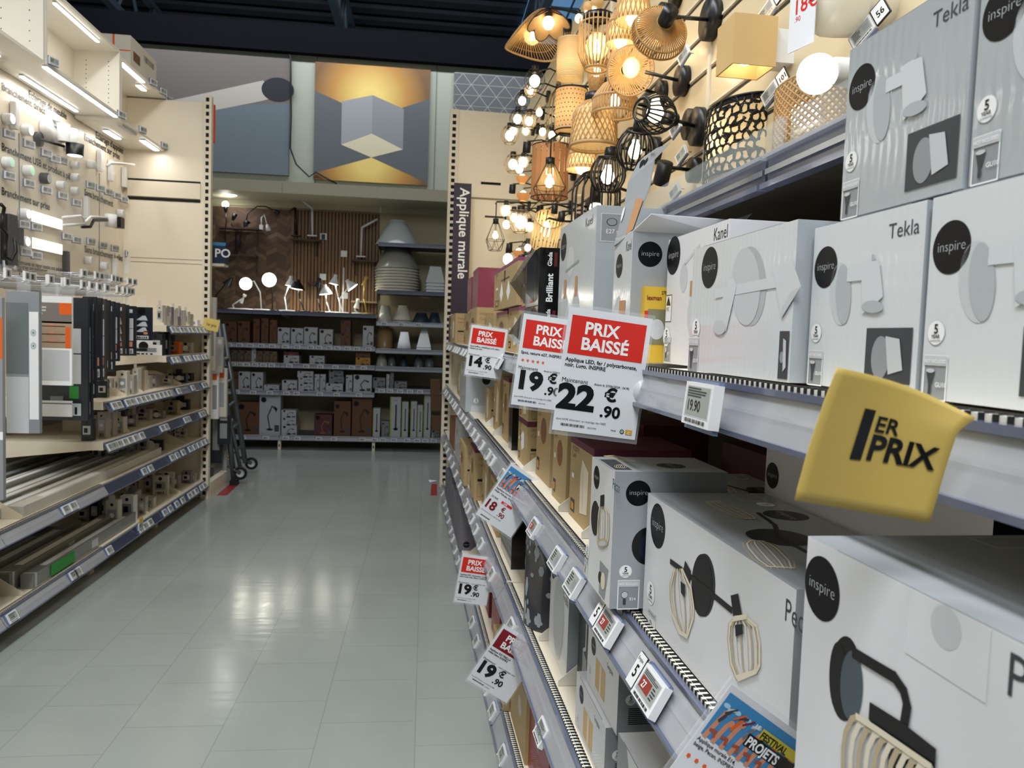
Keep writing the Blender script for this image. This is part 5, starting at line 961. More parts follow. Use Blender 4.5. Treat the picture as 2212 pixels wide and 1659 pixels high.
# -- cluster of small far lamps; each is one thing with shade, socket, bulb
SM = [(1155, 175, 'g', 36, 'black wire'), (1128, 218, 'g', 26, 'black wire'), (1146, 196, 'g', 22, 'smoked'), (1165, 243, 'w', 18, 'wood collared'), (1118, 257, 'g', 28, 'black wire'), (1143, 262, 'g', 26, 'clear glass'), (1109, 283, 'b', 18, 'clear glass'), (1136, 283, 'b', 17, 'clear glass'), (1101, 293, 'g', 30, 'brass wire'), (1172, 285, 'b', 18, 'opal'),
      (1138, 318, 's', 22, 'black'), (1192, 292, 'b', 18, 'opal'), (1108, 355, 'g', 30, 'brass wire'), (1130, 350, 'b', 22, 'clear glass'), (1122, 365, 'b', 20, 'opal'), (1128, 385, 'o', 24, 'wood'), (1107, 408, 's', 18, 'black'), (1130, 422, 'o', 26, 'wood'), (1093, 455, 'b', 24, 'clear glass'), (1110, 470, 'g', 26, 'smoked'), (1125, 480, 'g', 40, 'smoked'), (1094, 485, 'b', 20, 'opal'), (1144, 490, 'b', 20, 'clear glass'),
      (1166, 455, 's', 20, 'black'), (1198, 452, 's', 18, 'black'), (1213, 468, 's', 20, 'black'), (1097, 560, 'B', 26, 'black'), (1126, 562, 's', 20, 'black'), (1120, 545, 'o', 22, 'wood'), (1150, 560, 's', 20, 'black'), (1100, 535, 's', 18, 'black'), (1140, 535, 'g', 22, 'black wire'), (1250, 40, 'b', 20, 'opal'), (1290, 5, 'n', 30, 'straw'), (1272, 15, 'n', 26, 'straw')]
WN = {'g': 'globe wall lamp', 'b': 'bulb wall lamp', 's': 'small spotlight', 'o': 'bowl wall lamp', 'B': 'socket wall lamp with a large bulb', 'w': 'bulb wall lamp', 'n': 'oval wall lamp'}
cnt = {}
SM.sort(key=lambda q: q[1])
for i, (px, py, kd, wp, ds) in enumerate(SM):
    k = (kd, ds); cnt[k] = cnt.get(k, 0)+1; tot = sum(1 for s_ in SM if (s_[2], s_[4]) == k)
    nm = f'{ds} {WN[kd]} in the far cluster' + (f', {nth(cnt[k]-1)} one from the top' if tot > 1 else '')
    o, m, y = lamp(px, py, nm, .40, 'small wall lamps in the distant cluster'); r_ = wp*m/2
    if kd in 'gbBw':
        if kd == 'g': shift(cage(12, r_*1.25, r_*2.3, .0018, black if 'black' in ds else mat('bronze_wire', '#8d7a55')), -r_*1.1).part('wire_cage', o)
        if ds == 'smoked' or 'clear' in ds: MB().ball((0, 0, 0), r_*1.2, smoke, 12).part('glass_globe', o)
        MB().ball((0, 0, 0), r_*(.62 if kd == 'g' else .8), bulbm, 10, 1.15).part('bulb', o); MB().cyl((0, 0, r_*.95), r_*.42, r_*.8, wood if 'wood' in ds else black).part('socket', o)
        if i % 2 == 0: point(o, (0, 0, 0), .3, warm, r_)
    elif kd == 's': MB().lathe([(r_*.8, -r_), (r_*.75, r_), (.001, r_*1.1)], black, 16).xf(RX(.4, 'Y')).part('spot_cup', o); MB().lathe([(.001, 0), (r_*.7, 0)], bulbm, 14, (-.0+.0, 0, -r_*.8)).xf(RX(.4, 'Y')).part('spot_bulb', o)
    elif kd == 'o': MB().lathe([(r_*1.1, r_*.3), (r_, -r_*.3), (r_*.55, -r_*.9)], woodv, 20).part('wooden_bowl', o); MB().ball((0, 0, r_*.2), r_*.55, bulbm, 10).part('bulb', o)
    elif kd == 'n': MB().lathe([(.001, -r_), (r_*.8, -r_*.6), (r_, 0), (r_*.8, r_*.6), (.001, r_)], ratt, 20).part('straw_shade', o); MB().ball((0, -r_*.4, -r_*.9), r_*.3, bulbm, 8).part('bulb', o)
    MB().tube([(0, 0, r_*1.1), (0, y*.5, r_*1.6), (0, y-.02, r_)], .005, black, 6).part('arm', o); MB().lathe([(.001, y), (.04, y), (.04, y-.02), (.001, y-.02)], wood if 'wood' in ds else black, 20, (0, 0, r_), 'y').part('wall_plate', o)
# dark square plates hidden among the lamps
# price tags hanging on the slats
def walltag(px, py, label, num=None, sc=.78, rz=.5):
    a, z, m = P0(px, py, .53); o = etag('R', a, .53, z, label, None, 'plain', rz=0, sc=sc); o.rotation_euler.y = -.55; o.rotation_euler.z += .25
    if num: b = MB().box(.038, .082, -.009, -.004, -.024, .026, ink); A = Art(lambda x, y, o_: (x, -.0092-o_, y)); A.rect(.0405, -.0215, .0795, .0235, wprint, 0); A.text(.06, -.009, .024, num, ink, 1, .02, 'c'); b.part('number_card', o); A.part('card_number', o)
    MB().tube([(.0, .0, .018), (.0, .05, .025)], .002, steel, 5).part('tag_hook', o)
walltag(1660, 25, 'price tag with number card 104 on the slatted wall', '104'); walltag(1868, 72, 'price tag with orange screen and number card 56 above the grey film-wrapped box', '56'); walltag(1668, 202, 'price tag with number card 101 above the bamboo lattice lamp', '101')
walltag(1480, 120, 'price tag hanging below the round black plate, upper slatted wall'); walltag(1462, 278, 'price tag hanging between the black cage and the oval plate'); walltag(1475, 335, 'price tag hanging below the oval black plate'); walltag(1460, 415, 'price tag seen through the glass guard beside the cup spotlight'); walltag(1345, 8, 'price tag at the top edge of the photo behind the rattan domes')
o = empty('price_sign', 'R', pix('R', 1735, 0, .42)[0], .42, pix('R', 1735, 100, .42)[1], 'pale sale sheet with a faded red 18 hanging from the slats', 'price sign', rz=.25)
MB().box(-.035, .035, -.001, .001, 0, .2, paper).part('paper_sheet', o); A = Art(lambda x, y, o_: (x, -.0012-o_, y)); A.text(-.025, .07, .04, '18€', red, 1, .01); A.text(-.02, .055, .014, '.90', red, 1); A.bars(-.025, .12, .025, .17, 4, mgrey, 1, False); A.part('sheet_text_print', o)
# ================================================================ LEFT SHELVING
LB = [1.2, 2.12, 3.05, 4.0, 4.93, 5.8]; LN = ['nearest', 'second', 'third', 'fourth', 'farthest']
back_l = mat('left_board', '#e9dfcb', .35, coat=.1)
MB().box(.6, 5.8, .58, .62, 0, 2.9, back_l).struct('wall_left_shelf_back', 'L')
LEV = {0: (.14, .46), 1: (.14, .46), 2: (.14, .46), 3: (.14, .46, .67, .875), 4: (.14, .46, .67, .875, 1.08, 1.27)}
ZN = {.14: 'lowest', .46: 'second lowest', .67: 'third lowest', .875: 'fourth lowest', 1.08: 'fifth lowest', 1.27: 'topmost'}
slate = mat('slate_rail', '#3f4558', .3, coat=.3)
for i, zs in LEV.items():
    for z in zs: shelf('L', LB[i]+.003, LB[i+1]-.003, .56, z, f'cream metal shelf, {ZN[z]} level, in the {LN[i]} bay of the left shelving', lip=cream, rl=.042, holes=i in (1, 2) , rm=slate if i > 2 or z > .5 else rail, rm2=None, tall=.04)
for a in LB[1:5]:
    b = MB().box(-.02, .02, .05, .5, 0, .09, cream); b.root('floor_support', 'L', a, 0, 0, f'cream metal foot under the lowest left shelf, {nth(LB.index(a)-1)} from the camera', 'shelf foot')
b = MB().box(0, .58, 0, .03, 0, 2.88, creamboard)
for z in (1.02, 1.28, 1.72, 1.75): b.box(.05, .55, -.0015, 0, z, z+.004, mat('panel_seam', '#8c8064'))
b.box(.03, .53, -.004, 0, 2.30, 2.315, darkm); b.box(.03, .53, -.012, 0, 2.19, 2.30, cream); b.box(.03, .53, -.004, 0, 2.165, 2.185, darkm)
b.root('end_gable', 'L', 5.8, .58, 0, 'tall cream metal end panel at the far end of the left shelving', 'end panel', rz=-math.pi/2)
a0 = pix('W', 0, 0, 1)
o = upright('L', 5.79, .01, 0, 2.92, .055, 'tall cream slotted end upright of the left shelving', dp=.05); o.rotation_euler.z = 0; o.location = (-1.625, 5.77, 0)
MB().box(0, .05, 0, .5, 0, .11, cream).root('base_plinth', 'W', -1.62, 5.83, 0, 'low cream base beside the left end upright', 'base plinth')
b = MB().box(0, .012, 0, .02, 0, .27, red); b.root('red_flag_sign', 'W', -1.578, 5.84, 2.61, 'narrow red sign edge sticking out behind the top of the left end upright', 'sign')
# acrylic sheet joints of the display board
for px, l in ((42, 'left'), (215, 'right')):
    a, z = pix('L', px, 420, .55); MB().box(0, .004, 0, .004, 1.42, 2.25, mat('joint_grey', '#77777a', .5)).root('board_joint', 'L', a, .55, 0, f'thin vertical joint strip in the left display board, {l} one', 'trim strip')
a0, _ = pix('L', 0, 400, .52); MB().box(0, 1.35, 0, .003, 0, .85, mat('clear_cover', '#eef2f6', .06, alpha=.05, coat=.3)).root('board_cover', 'L', 4.15, .515, 1.42, 'clear acrylic cover sheet in front of the small lights, left display board', 'cover sheet')
# ---- board lettering
o = empty('board_lettering', 'L', 0, .578, 0, 'black French category lettering on the left display board', 'lettering')
A = Art(lambda x, y, o_: (x, -.0005-o_, y))
for zx, zy, sz, t in ((12, 535, .05, 'Branchement direct'), (170, 578, .05, 'Eclairage de meuble'), (8, 895, .05, 'Branchement USB et produit à piles'), (8, 1160, .05, 'Branchement sur prise'), (505, 835, .055, 'Branchement sur prise'), (570, 822, .055, "Eclairage d'appoint et décoratif"), (503, 1165, .055, 'Sans branchement'), (505, 1505, .055, 'Sans branchement à piles'), (103, 1575, .03, 'Retrouvez en rayon toutes nos solutions'), (103, 1598, .025, "d'éclairage sans branchement"), (103, 1620, .025, 'et faciles à poser'), (500, 1635, .035, 'Installation simple et rapide')):
    a, z = pix('L', zx*.3617, zy*.3617, .578); A.text(a, z, sz*1.1, t, ink, 1, .016)
A.part('black_letters', o)
# ---- small things on the board
ledm = mat('lit_led', '#ffffff', .3, emit=3.2, ecol='#fbfcff'); ledw = mat('lit_led_warm', '#ffffff', .3, emit=2.6, ecol='#fff3d2'); ledg = mat('lit_led_green', '#d8f3df', .3, emit=.35, ecol='#9be8b4')
def B(zx, zy, d=.56): a, z = pix('L', zx*.3617, zy*.3617, d); return a, z
pk_ = [(48, 710, 'lit', 'round lit puck light'), (160, 778, 'lit', 'round lit puck light'), (45, 970, 'green', 'round puck light glowing green'), (168, 1020, 'green', 'round puck light glowing green'), (268, 1065, 'blk', 'black-rimmed round puck light'), (362, 1105, 'off', 'round white puck light'), (447, 985, 'off', 'round white puck light'), (447, 1060, 'off', 'round white puck light'), (447, 1140, 'off', 'round white puck light'),
       (145, 1277, 'warm', 'round warm lit plug light'), (140, 1442, 'warm', 'round warm lit plug light'), (720, 1275, 'off', 'round white sensor light'), (770, 1290, 'off', 'round white sensor light'), (530, 1555, 'off', 'round white spot'), (622, 1590, 'off', 'round white spot'), (410, 880, 'off', 'large round white spot'), (545, 985, 'off', 'small white spot'), (775, 1052, 'warm', 'small lit globe')]
pc = {}
pk_.sort(key=lambda q: q[1])
for zx, zy, k, l in pk_:
    a, z = B(zx, zy); m = mpp('L', a, .55, z); r_ = (30 if zx < 300 else 22)*.3617*m*1.1; pc[l] = pc.get(l, 0)+1; tot = sum(1 for q in pk_ if q[3] == l)
    o = empty('puck_light', 'L', a, .577, z, (f'{nth(pc[l]-1)} {l} from the top' if tot > 1 else l)+' on the left display board', 'light', 'puck lights on the left display board')
    MB().lathe([(r_, 0), (r_, -.035), (r_*.9, -.04), (.001, -.04)], black if k == 'blk' else white, 22, (0, 0, 0), 'y').part('housing', o); MB().lathe([(r_*.78, -.041), (.001, -.043)], {'lit': ledm, 'green': ledg, 'warm': ledw}.get(k, lgrey), 20, (0, 0, 0), 'y').part('diffuser', o)
tg = [(42, 800), (160, 860), (265, 915), (318, 950), (362, 958), (316, 735), (42, 1048), (160, 1095), (265, 1135), (362, 1168), (447, 1210), (130, 1340), (205, 1355), (388, 1412), (447, 1432), (140, 1505), (205, 1525), (38, 1580), (530, 1105), (590, 1125), (638, 1147), (690, 1168), (732, 1192), (770, 1210), (533, 1442), (605, 1465), (677, 1483), (760, 1515), (430, 1645), (615, 1650)]
tg.sort(key=lambda q: (q[1]//130, q[0])); rowc = {}
for i, (zx, zy) in enumerate(tg):
    a, z = B(zx, zy); rw = zy//130; rowc[rw] = rowc.get(rw, 0)+1
    o = etag('L', a, .55, z, f'price tag on the left display board, {nth(sorted(set(q[1]//130 for q in tg)).index(rw))} row down, {nth(rowc[rw]-1)} from the left', None, 'plain', rz=-.45, sc=.85)
for j, (x0, y0, x1, y1) in enumerate(((183, 1290, 370, 1342), (188, 1450, 370, 1490))):
    a0, z0 = B(x0, y0); a1, z1 = B(x1, y1); o = empty('led_strip_light', 'L', a0, .577, (z0+z1)/2, f'warm lit slim bar light on the left display board, {["upper", "lower"][j]} one', 'light'); MB().box(0, a1-a0, -.02, 0, -.032, .032, white).part('housing', o); MB().box(.005, a1-a0-.005, -.0215, -.02, -.028, .028, ledw).part('diffuser', o)
# black and white aimable spots
a, z = B(240, 832); o = empty('spotlight', 'L', a, .577, z, 'black aimable spotlight on the left display board', 'spotlight'); m = mpp('L', a, .5, z)
MB().lathe([(.04, 0), (.04, -.02), (.001, -.022)], black, 24, (0, 0, 0), 'y').part('wall_plate', o); MB().tube([(0, -.02, 0), (.1, -.1, -.01)], .008, black).part('arm', o); MB().lathe([(.045, -.035), (.048, .03), (.001, .034)], black, 24, (.16, -.13, -.01)).part('head', o); MB().lathe([(.04, -.036), (.001, -.036)], ledm, 20, (.16, -.13, -.01)).part('lens', o)
for zx, zy, l in ((285, 770, 'white aimable double spotlight above the black one, left display board'), (340, 800, 'white cylinder spotlight right of the double one, left display board')):
    a, z = B(zx, zy); o = empty('spotlight', 'L', a, .577, z, l, 'spotlight'); MB().lathe([(.06, 0), (.06, -.03), (.001, -.034)], white, 24, (0, 0, 0), 'y').part('wall_plate', o); MB().lathe([(.03, -.06), (.035, .04), (.001, .045)], white, 20, (.03, -.09, 0)).part('head', o)
for i, (zx, zy) in enumerate(((90, 690), (665, 1020), (745, 1060), (760, 1580), (690, 1605), (520, 1240), (600, 960))):
    a, z = B(zx, zy); MB().box(-.02, .02, -.03, 0, -.07, .07, white).root('slim_light', 'L', a, .577, z, f'slim white battery light on the left display board, {nth(i)} of seven', 'light', 'slim white lights on the left display board', bevel=.004)
a, z = B(398, 1500); a2, z2 = B(398, 1650); MB().box(-.018, .018, -.03, 0, z2-z, 0, black).root('bar_light', 'L', a, .577, z, 'black vertical bar light low on the left display board', 'light', bevel=.004)
def rod(pts, nm, l, m, r=.006, d=.45): P = [B(x, y, d) for x, y in pts]; c = P[0]; return MB().tube([(p[0]-c[0], 0, p[1]-c[1]) for p in P], r, m, 8).root(nm, 'L', c[0], d, c[1], l, 'lamp')
def head(arm, zx, zy, mb): a, z = B(zx, zy, .45); o = mb.part('lamp_head', arm, loc=None); o.location = Vector((a, 0, z))-arm_c
def swing(pts, l, m, r): global arm_c; P = B(*pts[0], .45); arm_c = Vector((P[0], 0, P[1])); return rod(pts, 'swing_arm_lamp', l, m, r)
swing([(375, 1300), (480, 1290), (500, 1310), (505, 1340), (380, 1345)], 'white folded swing arm lamp on the left display board', white, .009)
o = swing([(510, 1325), (540, 1295), (640, 1300)], 'white swing arm lamp with cylinder head on the left display board', white, .008); head(o, 662, 1318, MB().cyl((0, 0, -.04), .035, .08, white))
o = swing([(490, 1355), (540, 1355), (560, 1315), (640, 1315)], 'black swing arm lamp with square head on the left display board', black, .009); head(o, 705, 1330, MB().box(-.03, .03, -.03, .03, -.035, .035, black))
rod([(5, 1220), (25, 1240), (15, 1300), (8, 1360), (40, 1400), (30, 1480), (25, 1530), (65, 1555), (95, 1500), (85, 1420)], 'black_cable', 'tangled black cable with plugs at the left edge of the photo', black, .009); a, z = B(45, 1420); MB().box(-.04, .04, -.05, 0, -.14, .12, black).root('power_strip', 'L', a, .577, z, 'black power strip hanging at the left edge of the photo', 'power strip', bevel=.005); a, z = B(88, 1410); MB().box(-.03, .03, -.05, 0, -.045, .045, black).root('plug_adapter', 'L', a, .577, z, 'small black plug adapter right of the power strip', 'plug', bevel=.005)
rod([(640, 990), (660, 975), (700, 975), (800, 985)], 'curved_arm_light', 'white curved arm light high on the far part of the left display board', white, .009, .42)
# ---- open wall cabinets above the board
def cab(x_far, y_far, xt, yt, a_near, label, items, i):
    af, zb = pix('L', x_far, y_far, .30); at, zt = pix('L', xt, yt, .30); L = af-a_near; h = zt-zb
    o = empty('open_cabinet', 'L', a_near, .30, zb, label, 'cabinet'); t = .016; c = mat('cabinet_ivory', '#ebe6da', .35, coat=.2)
    MB().box(0, L, 0, .27, 0, t, c).part('bottom_panel', o); MB().box(0, L, 0, .27, h-t, h, c).part('top_panel', o); MB().box(0, L, .262, .27, t, h-t, c).part('back_panel', o)
    MB().box(0, t, 0, .262, t, h-t, c).part('side_panel', o); b = MB().box(L-t, L, 0, .262, t, h-t, c)
    for y in (.06, .19):
        for k in range(11): z = .05+k*(h-.1)/11; b.box(L-t-.0006, L-t, y, y+.005, z, z+.005, darkm)
    b.part('side_panel', o)
    return o, L, h, af, zb
c1, L1, h1, af1, zb1 = cab(97, 139, 97, -150, 1.9, 'open ivory cabinet cut by the left edge of the photo', None, 0)
c2, L2, h2, af2, zb2 = cab(260, 253, 258, 108, af1+.01, 'open ivory cabinet with a long lit strip under its front edge, middle one', None, 1)
c3, L3, h3, af3, zb3 = cab(362, 331, 362, 213, af2+.01, 'open ivory cabinet with short lit strips at the far end of the left shelving', None, 2)
def strip(a0, a1, d, z, label, m=ledm, w_=.02, en=0):
    o = empty('led_strip_light', 'L', a0, d, z, label, 'light'); L = a1-a0; hs = MB().box(0, L, 0, w_, -.006, 0, white).part('housing', o); MB().box(.005, L-.005, -.001, w_+.001, -.012, -.006, m).part('diffuser', hs)
    if en:
        l = bpy.data.lights.new('strip_light', 'AREA'); l.shape = 'RECTANGLE'; l.size = L; l.size_y = .03; l.energy = en; l.color = (1, .96, .89); q = bpy.data.objects.new('strip_light', l); COL.objects.link(q); q.parent = o; q.location = (L/2, w_/2, -.016)
    return o
strip(af1+.02, af2-.03, .302, zb2-.001, 'long lit strip light under the front edge of the middle cabinet', ledm, .022, 1.2); strip(af1+.2, af2-.1, .5, zb2-.001, 'lit strip light under the back edge of the middle cabinet, right above the board', ledm, .02, 1.0)
strip(af1-.7, af1-.1, .45, zb1-.001, 'lit strip light under the nearest cabinet, outside the left edge', ledm, .02, .8); strip(af1+.2, af2-.2, .34, zb2+h2-.017, 'lit strip light under the lid inside the middle cabinet', ledm, .016, .9)
strip(af2+.05, af2+L3*.5, .305, zb3+h3-.017, 'lit strip light under the lid at the front of the far cabinet', ledm, .03, .5); strip(af2+L3*.58, af2+L3*.72, .36, zb3+h3-.017, 'tiny lit lamp under the lid of the far cabinet', ledm, .03)
strip(af2+L3*.1, af2+L3*.38, .32, zb3-.001, 'unlit grey strip light under the front edge of the far cabinet', lgrey, .03); strip(af2+L3*.55, af2+L3*.88, .32, zb3-.001, 'short lit strip light under the front edge of the far cabinet', ledm, .035, .6); strip(af2+L3*.3, af2+L3*.55, .47, zb3-.001, 'short lit strip light under the back of the far cabinet', ledm, .035, .5)
for i, (a, z) in enumerate(((af1+.06, zb2+.02), (af2-.01, zb3+.02), (af2+L3*.4, zb3+.02), (af3-.1, zb3+.02), (af2+L3*.62, zb3+h3), (af2+L3*.85, zb3+h3), (af3-.02, zb3+h3-.02))): etag('L', a, .29, z+.01, f'price tag on the edge of the open cabinets, {nth(i)} of seven', None, 'plain', rz=-.4, sc=.85)
o = carton('L', af2+L3*.25, af2+L3*.8, .32, .2, zb3+h3+.001, .2, mat('white_carton', '#cfc9bb', .6, noise=.05), 'white carton with orange print on top of the far open cabinet', {'left': lambda A, w, h: (A.rect(w*.45, 0, w*.52, h, orange, 1), A.rect(0, h*.5, w, h*.54, orange, 1), A.text(w*.05, h*.6, .03, 'COPY', orange, 2)), 'front': lambda A, w, h: (A.rect(w*.1, h*.3, w*.35, h*.6, mat('brown_print', '#6d4632', .5), 1), A.bars(w*.5, h*.6, w*.9, h*.8, 8, ink, 1))})
MB().lathe([(.03, 0), (.03, -.012), (.001, -.012)], dgrey, 20, (0, 0, 0), 'x').root('round_sensor', 'L', af3-.018, .38, zb3+h3*.5, 'dark round disc on the far side wall of the far cabinet', 'sensor'); MB().box(-.006, 0, 0, .016, -.13, .13, white).root('bar_light', 'L', af3-.03, .41, zb3+h3*.5, 'thin white bar light standing on the far side wall of the far cabinet', 'light')
# ---- hooks with tags
hk = MB().tube([(0, .1, 0), (0, -.28, 0), (0, -.31, .012)], .0035, steel, 6); hk2 = MB().tube([(.0, .1, .03), (0, -.30, .03)], .002, steel, 5); hook0 = None
def hook(a, z, d, label):
    global hook0
    if hook0 is None:
        o = empty('peg_hook', 'L', a, d, z, label, 'hook', 'steel hooks on the left shelving'); hk.part('prong', o); hk2.part('tag_arm', o); b = MB().box(-.025, .025, -.312, -.302, .01, .05, white); th = b.part('tag_holder', o); A = Art(lambda x, y, o_: (x, -.3125-o_, y)); A.rect(-.018, .016, .018, .044, screen, 0); A.rect(-.012, .02, .004, .04, dgrey, 1); A.part('tag_screen', th); hook0 = o
    else: o = copytree(hook0, 'L', a, d, z, label)
    o.rotation_euler.z += random.uniform(-.25, .1); return o
i = 0
for a in [3.02, 3.11, 3.22, 3.36, 3.46, 3.56, 3.63]+[3.73+.095*k for k in range(10)]: hook(a, 1.425, .37-.02*random.random(), f'steel hook with tag above the hanging packs, {nth(i)} from the camera'); i += 1
i = 0
for a in [4.3+k*.1 for k in range(8)]: hook(a, 1.50, .50, f'steel hook with tag in the upper far row, {nth(i)} from the camera'); i += 1
# ---- hanging packs: the camera-facing side is fixed by its place, its depth runs away from the camera
def lpack(Y, x0, y0, x1, y1, dy, m, label, name='hanging_pack', cat='package', art=None, side=None, group=None):
    dL, zt = pixa('L', x0, y0, Y); dR, _ = pixa('L', x1, y0, Y); _, zb = pixa('L', (x0+x1)/2, y1, Y); w_ = dL-dR; h = zt-zb
    o = MB().box(0, dy, 0, w_, 0, h, m, None, m, side or m).root(name, 'L', Y, dR, zb, label, cat, group, bevel=.001)
    if art: A = Art(faces(dy, w_, h)['left']); art(A, w_, h); A.part('printed_face', o)
    MB().box(dy*.3, dy*.7, w_*.3, w_*.7, h, h+max(.02, 1.43-zb-h if zb+h > 1.2 else .02), acryl).part('hang_tab', o) if name == 'hanging_pack' else None
    return o
def a_socket(A, w, h):
    A.rect(0, h*.42, w*.68, h*.92, mat('steel_print', '#6e7678', .35), 1); A.rect(.0, 0, w*.68, h*.4, lgrey, 1); A.rect(w*.7, h*.1, w*.98, h*.86, wprint, 1)
    for t in (.62, .54): A.circ(w*.83, h*t*1.15, w*.09, lgrey, 2, 1.3); A.circ(w*.83, h*t*1.15, w*.02, ink, 3)
def a_kitchen(A, w, h):
    A.rect(0, h*.7, w, h*.93, mat('taupe_print', '#77706a', .5), 1); A.rect(w*.72, h*.8, w, h*.93, orange, 2); A.bars(w*.1, h*.78, w*.45, h*.92, 4, lgrey, 2, False); A.rect(0, h*.42, w, h*.72, mat('shelf_scene_print', '#a98f77', .5), 1)
    for t in (.48, .57, .66): A.rect(w*.1, h*t, w*.85, h*t+h*.012, mat('plank_print', '#5b3a28', .5), 2); A.rect(w*.2, h*t+h*.012, w*.28, h*t+h*.04, wprint, 2); A.rect(w*.5, h*t+h*.012, w*.6, h*t+h*.035, skinp, 2)
    A.rect(w*.86, h*.42, w*.97, h*.66, orange, 3); A.rect(0, 0, w, h*.42, wprint, 1); A.rect(w*.05, h*.05, w*.95, h*.4, lgrey, 1.5)
def a_dark(k):
    def f(A, w, h):
        A.rect(w*.2, h*.86, w*.8, h*.93, lgrey, 1) if k % 2 else A.circ(w*.5, h*.88, w*.2, ink, 1)
        if k % 3 == 0: A.rect(w*.2, h*.55, w*.85, h*.75, lgrey, 1); A.rect(w*.2, h*.3, w*.85, h*.54, lgrey, 1)
        elif k % 3 == 1: [A.poly([(w*.2, h*t), (w*.8, h*t), (w*.7, h*(t+.14)), (w*.55, h*(t+.14))], lgrey, 1) for t in (.25, .42, .6)]
        else: A.rect(w*.3, h*.2, w*.55, h*.85, mat('pale_bar_print', '#cdbfae', .5), 1)
        A.rect(w*.15, h*.04, w*.85, h*.14, lgrey, 1); A.bars(w*.2, h*.05, w*.8, h*.11, 7, ink, 2); A.rect(w*.6, h*.18, w*.8, h*.28, green if k % 4 == 0 else skinp, 1)
    return f
lpack(2.95, -60, 640, 4, 1080, .02, packg, 'grey long pack cut by the left edge of the photo', art=lambda A, w, h: (A.rect(w*.7, h*.3, w, h*.34, wprint, 1), A.rect(w*.75, h*.7, w, h*.9, orange, 1)))
lpack(3.1, 12, 628, 84, 936, .022, packg, 'tall grey and white pack with socket column, nearest complete hanging pack', art=a_socket)
lpack(3.35, 58, 638, 155, 832, .015, white, 'white hanging pack with a picture of lit kitchen shelves and orange corners', art=a_kitchen)
lpack(3.55, 88, 640, 190, 908, .02, packd, 'wide dark hanging pack below and behind the kitchen picture pack', art=a_dark(0))
lpack(3.62, 178, 640, 198, 905, .02, packd, 'slim dark hanging pack with pale panels, right of the wide dark one', art=a_dark(0))
xs = [(196, 210, 860), (206, 222, 822), (215, 232, 820), (224, 240, 800), (233, 250, 803), (243, 260, 780), (252, 272, 768), (262, 280, 768), (272, 296, 768), (296, 331, 735)]
for k, (x0, x1, y1) in enumerate(xs): lpack(3.72+k*.095, x0-12, 640+k*2.5, x1-3, y1, .018, packd if k % 4 != 2 else mat('brown_dark_pack', '#3b3531', .4, coat=.3), f'dark slim hanging pack, {nth(k)} in the row receding from the camera', art=a_dark(k+1))
lpack(3.5, 87, 865, 155, 900, .01, white, 'white hanging pack lower edge with a hook in front', art=lambda A, w, h: A.rect(0, h*.8, w, h*.86, dgrey, 1))
# ---- long profiles on the lower shelves
prof_m = [mat('pale_profile', '#a9aaa0', .35, coat=.3), mat('grey_profile', '#83857e', .4, coat=.3), mat('white_profile', '#cfcdc2', .35, coat=.3), mat('dark_profile', '#4c4b48', .45, coat=.2)]
def longs(z, lst, nm):
    for i, (a0, a1, d, w_, h, m) in enumerate(lst):
        o = MB().box(0, a1-a0, 0, w_, 0, h, prof_m[m]).root('long_profile_pack', 'L', a0, d, z+.001, f'long {["pale", "grey", "white", "dark"][m]} tube pack on the {nm}, {nth(i)} from the aisle', 'package', None, bevel=.002)
        MB().box(.02, .035, -.0006, w_+.0006, .0, h+.0006, lgrey).part('end_band', o); MB().box((a1-a0)*.12, (a1-a0)*.9, w_*.2, w_*.75, h, h+.0008, wprint if m != 3 else mgrey).part('clear_window', o); MB().box((a1-a0)*.5, (a1-a0)*.56, -.0008, 0, h*.15, h*.8, lgrey).part('paper_label', o)
longs(.46, [(3.3, 4.95, .03, .06, .045, 2), (2.3, 4.85, .1, .05, .04, 0), (2.3, 4.8, .16, .05, .05, 1), (2.2, 4.85, .22, .06, .04, 0), (2.2, 4.7, .29, .05, .06, 1), (2.2, 4.8, .35, .05, .045, 0), (2.2, 4.75, .41, .06, .05, 3), (2.2, 4.7, .48, .06, .07, 1)], 'second lowest left shelf')
longs(.14, [(3.35, 4.5, .02, .05, .06, 1), (3.3, 4.35, .085, .06, .08, 1), (2.2, 4.2, .16, .06, .05, 3), (2.2, 4.3, .23, .06, .06, 1), (2.2, 4.2, .3, .06, .05, 3), (2.2, 4.2, .37, .06, .07, 3)], 'lowest left shelf')
a, d = pixz('L', 90, 1240, .2); MB().box(0, .22, -.003, 0, 0, .05, green).root('green_label', 'L', 3.5, .016, .148, 'bright green paper label on a long grey pack, lowest left shelf', 'label')
for i, (a, z, l) in enumerate(((3.05, .46, 'second lowest'), (3.05, .14, 'lowest'))):
    o = empty('open_tray', 'L', a-.35, .03, z, f'small open cardboard tray on the {l} left shelf', 'tray'); b = MB().box(0, .36, 0, .2, 0, .004, kraftd); b.box(0, .36, 0, .004, 0, .06, kraft); b.box(0, .36, .196, .2, 0, .06, kraft); b.box(.356, .36, 0, .2, 0, .06, kraftd); b.part('tray_body', o)
    b = MB(); 
    for k in range(3): b.box(.05, .3, .03+k*.05, .06+k*.05, .004, .05, white if k != 1 else black)
    b.part('tray_contents', o)
    divider('L', a+.22, .02, z, f'cream shelf divider beside the open tray, {l} left shelf', .1, .3, cream)
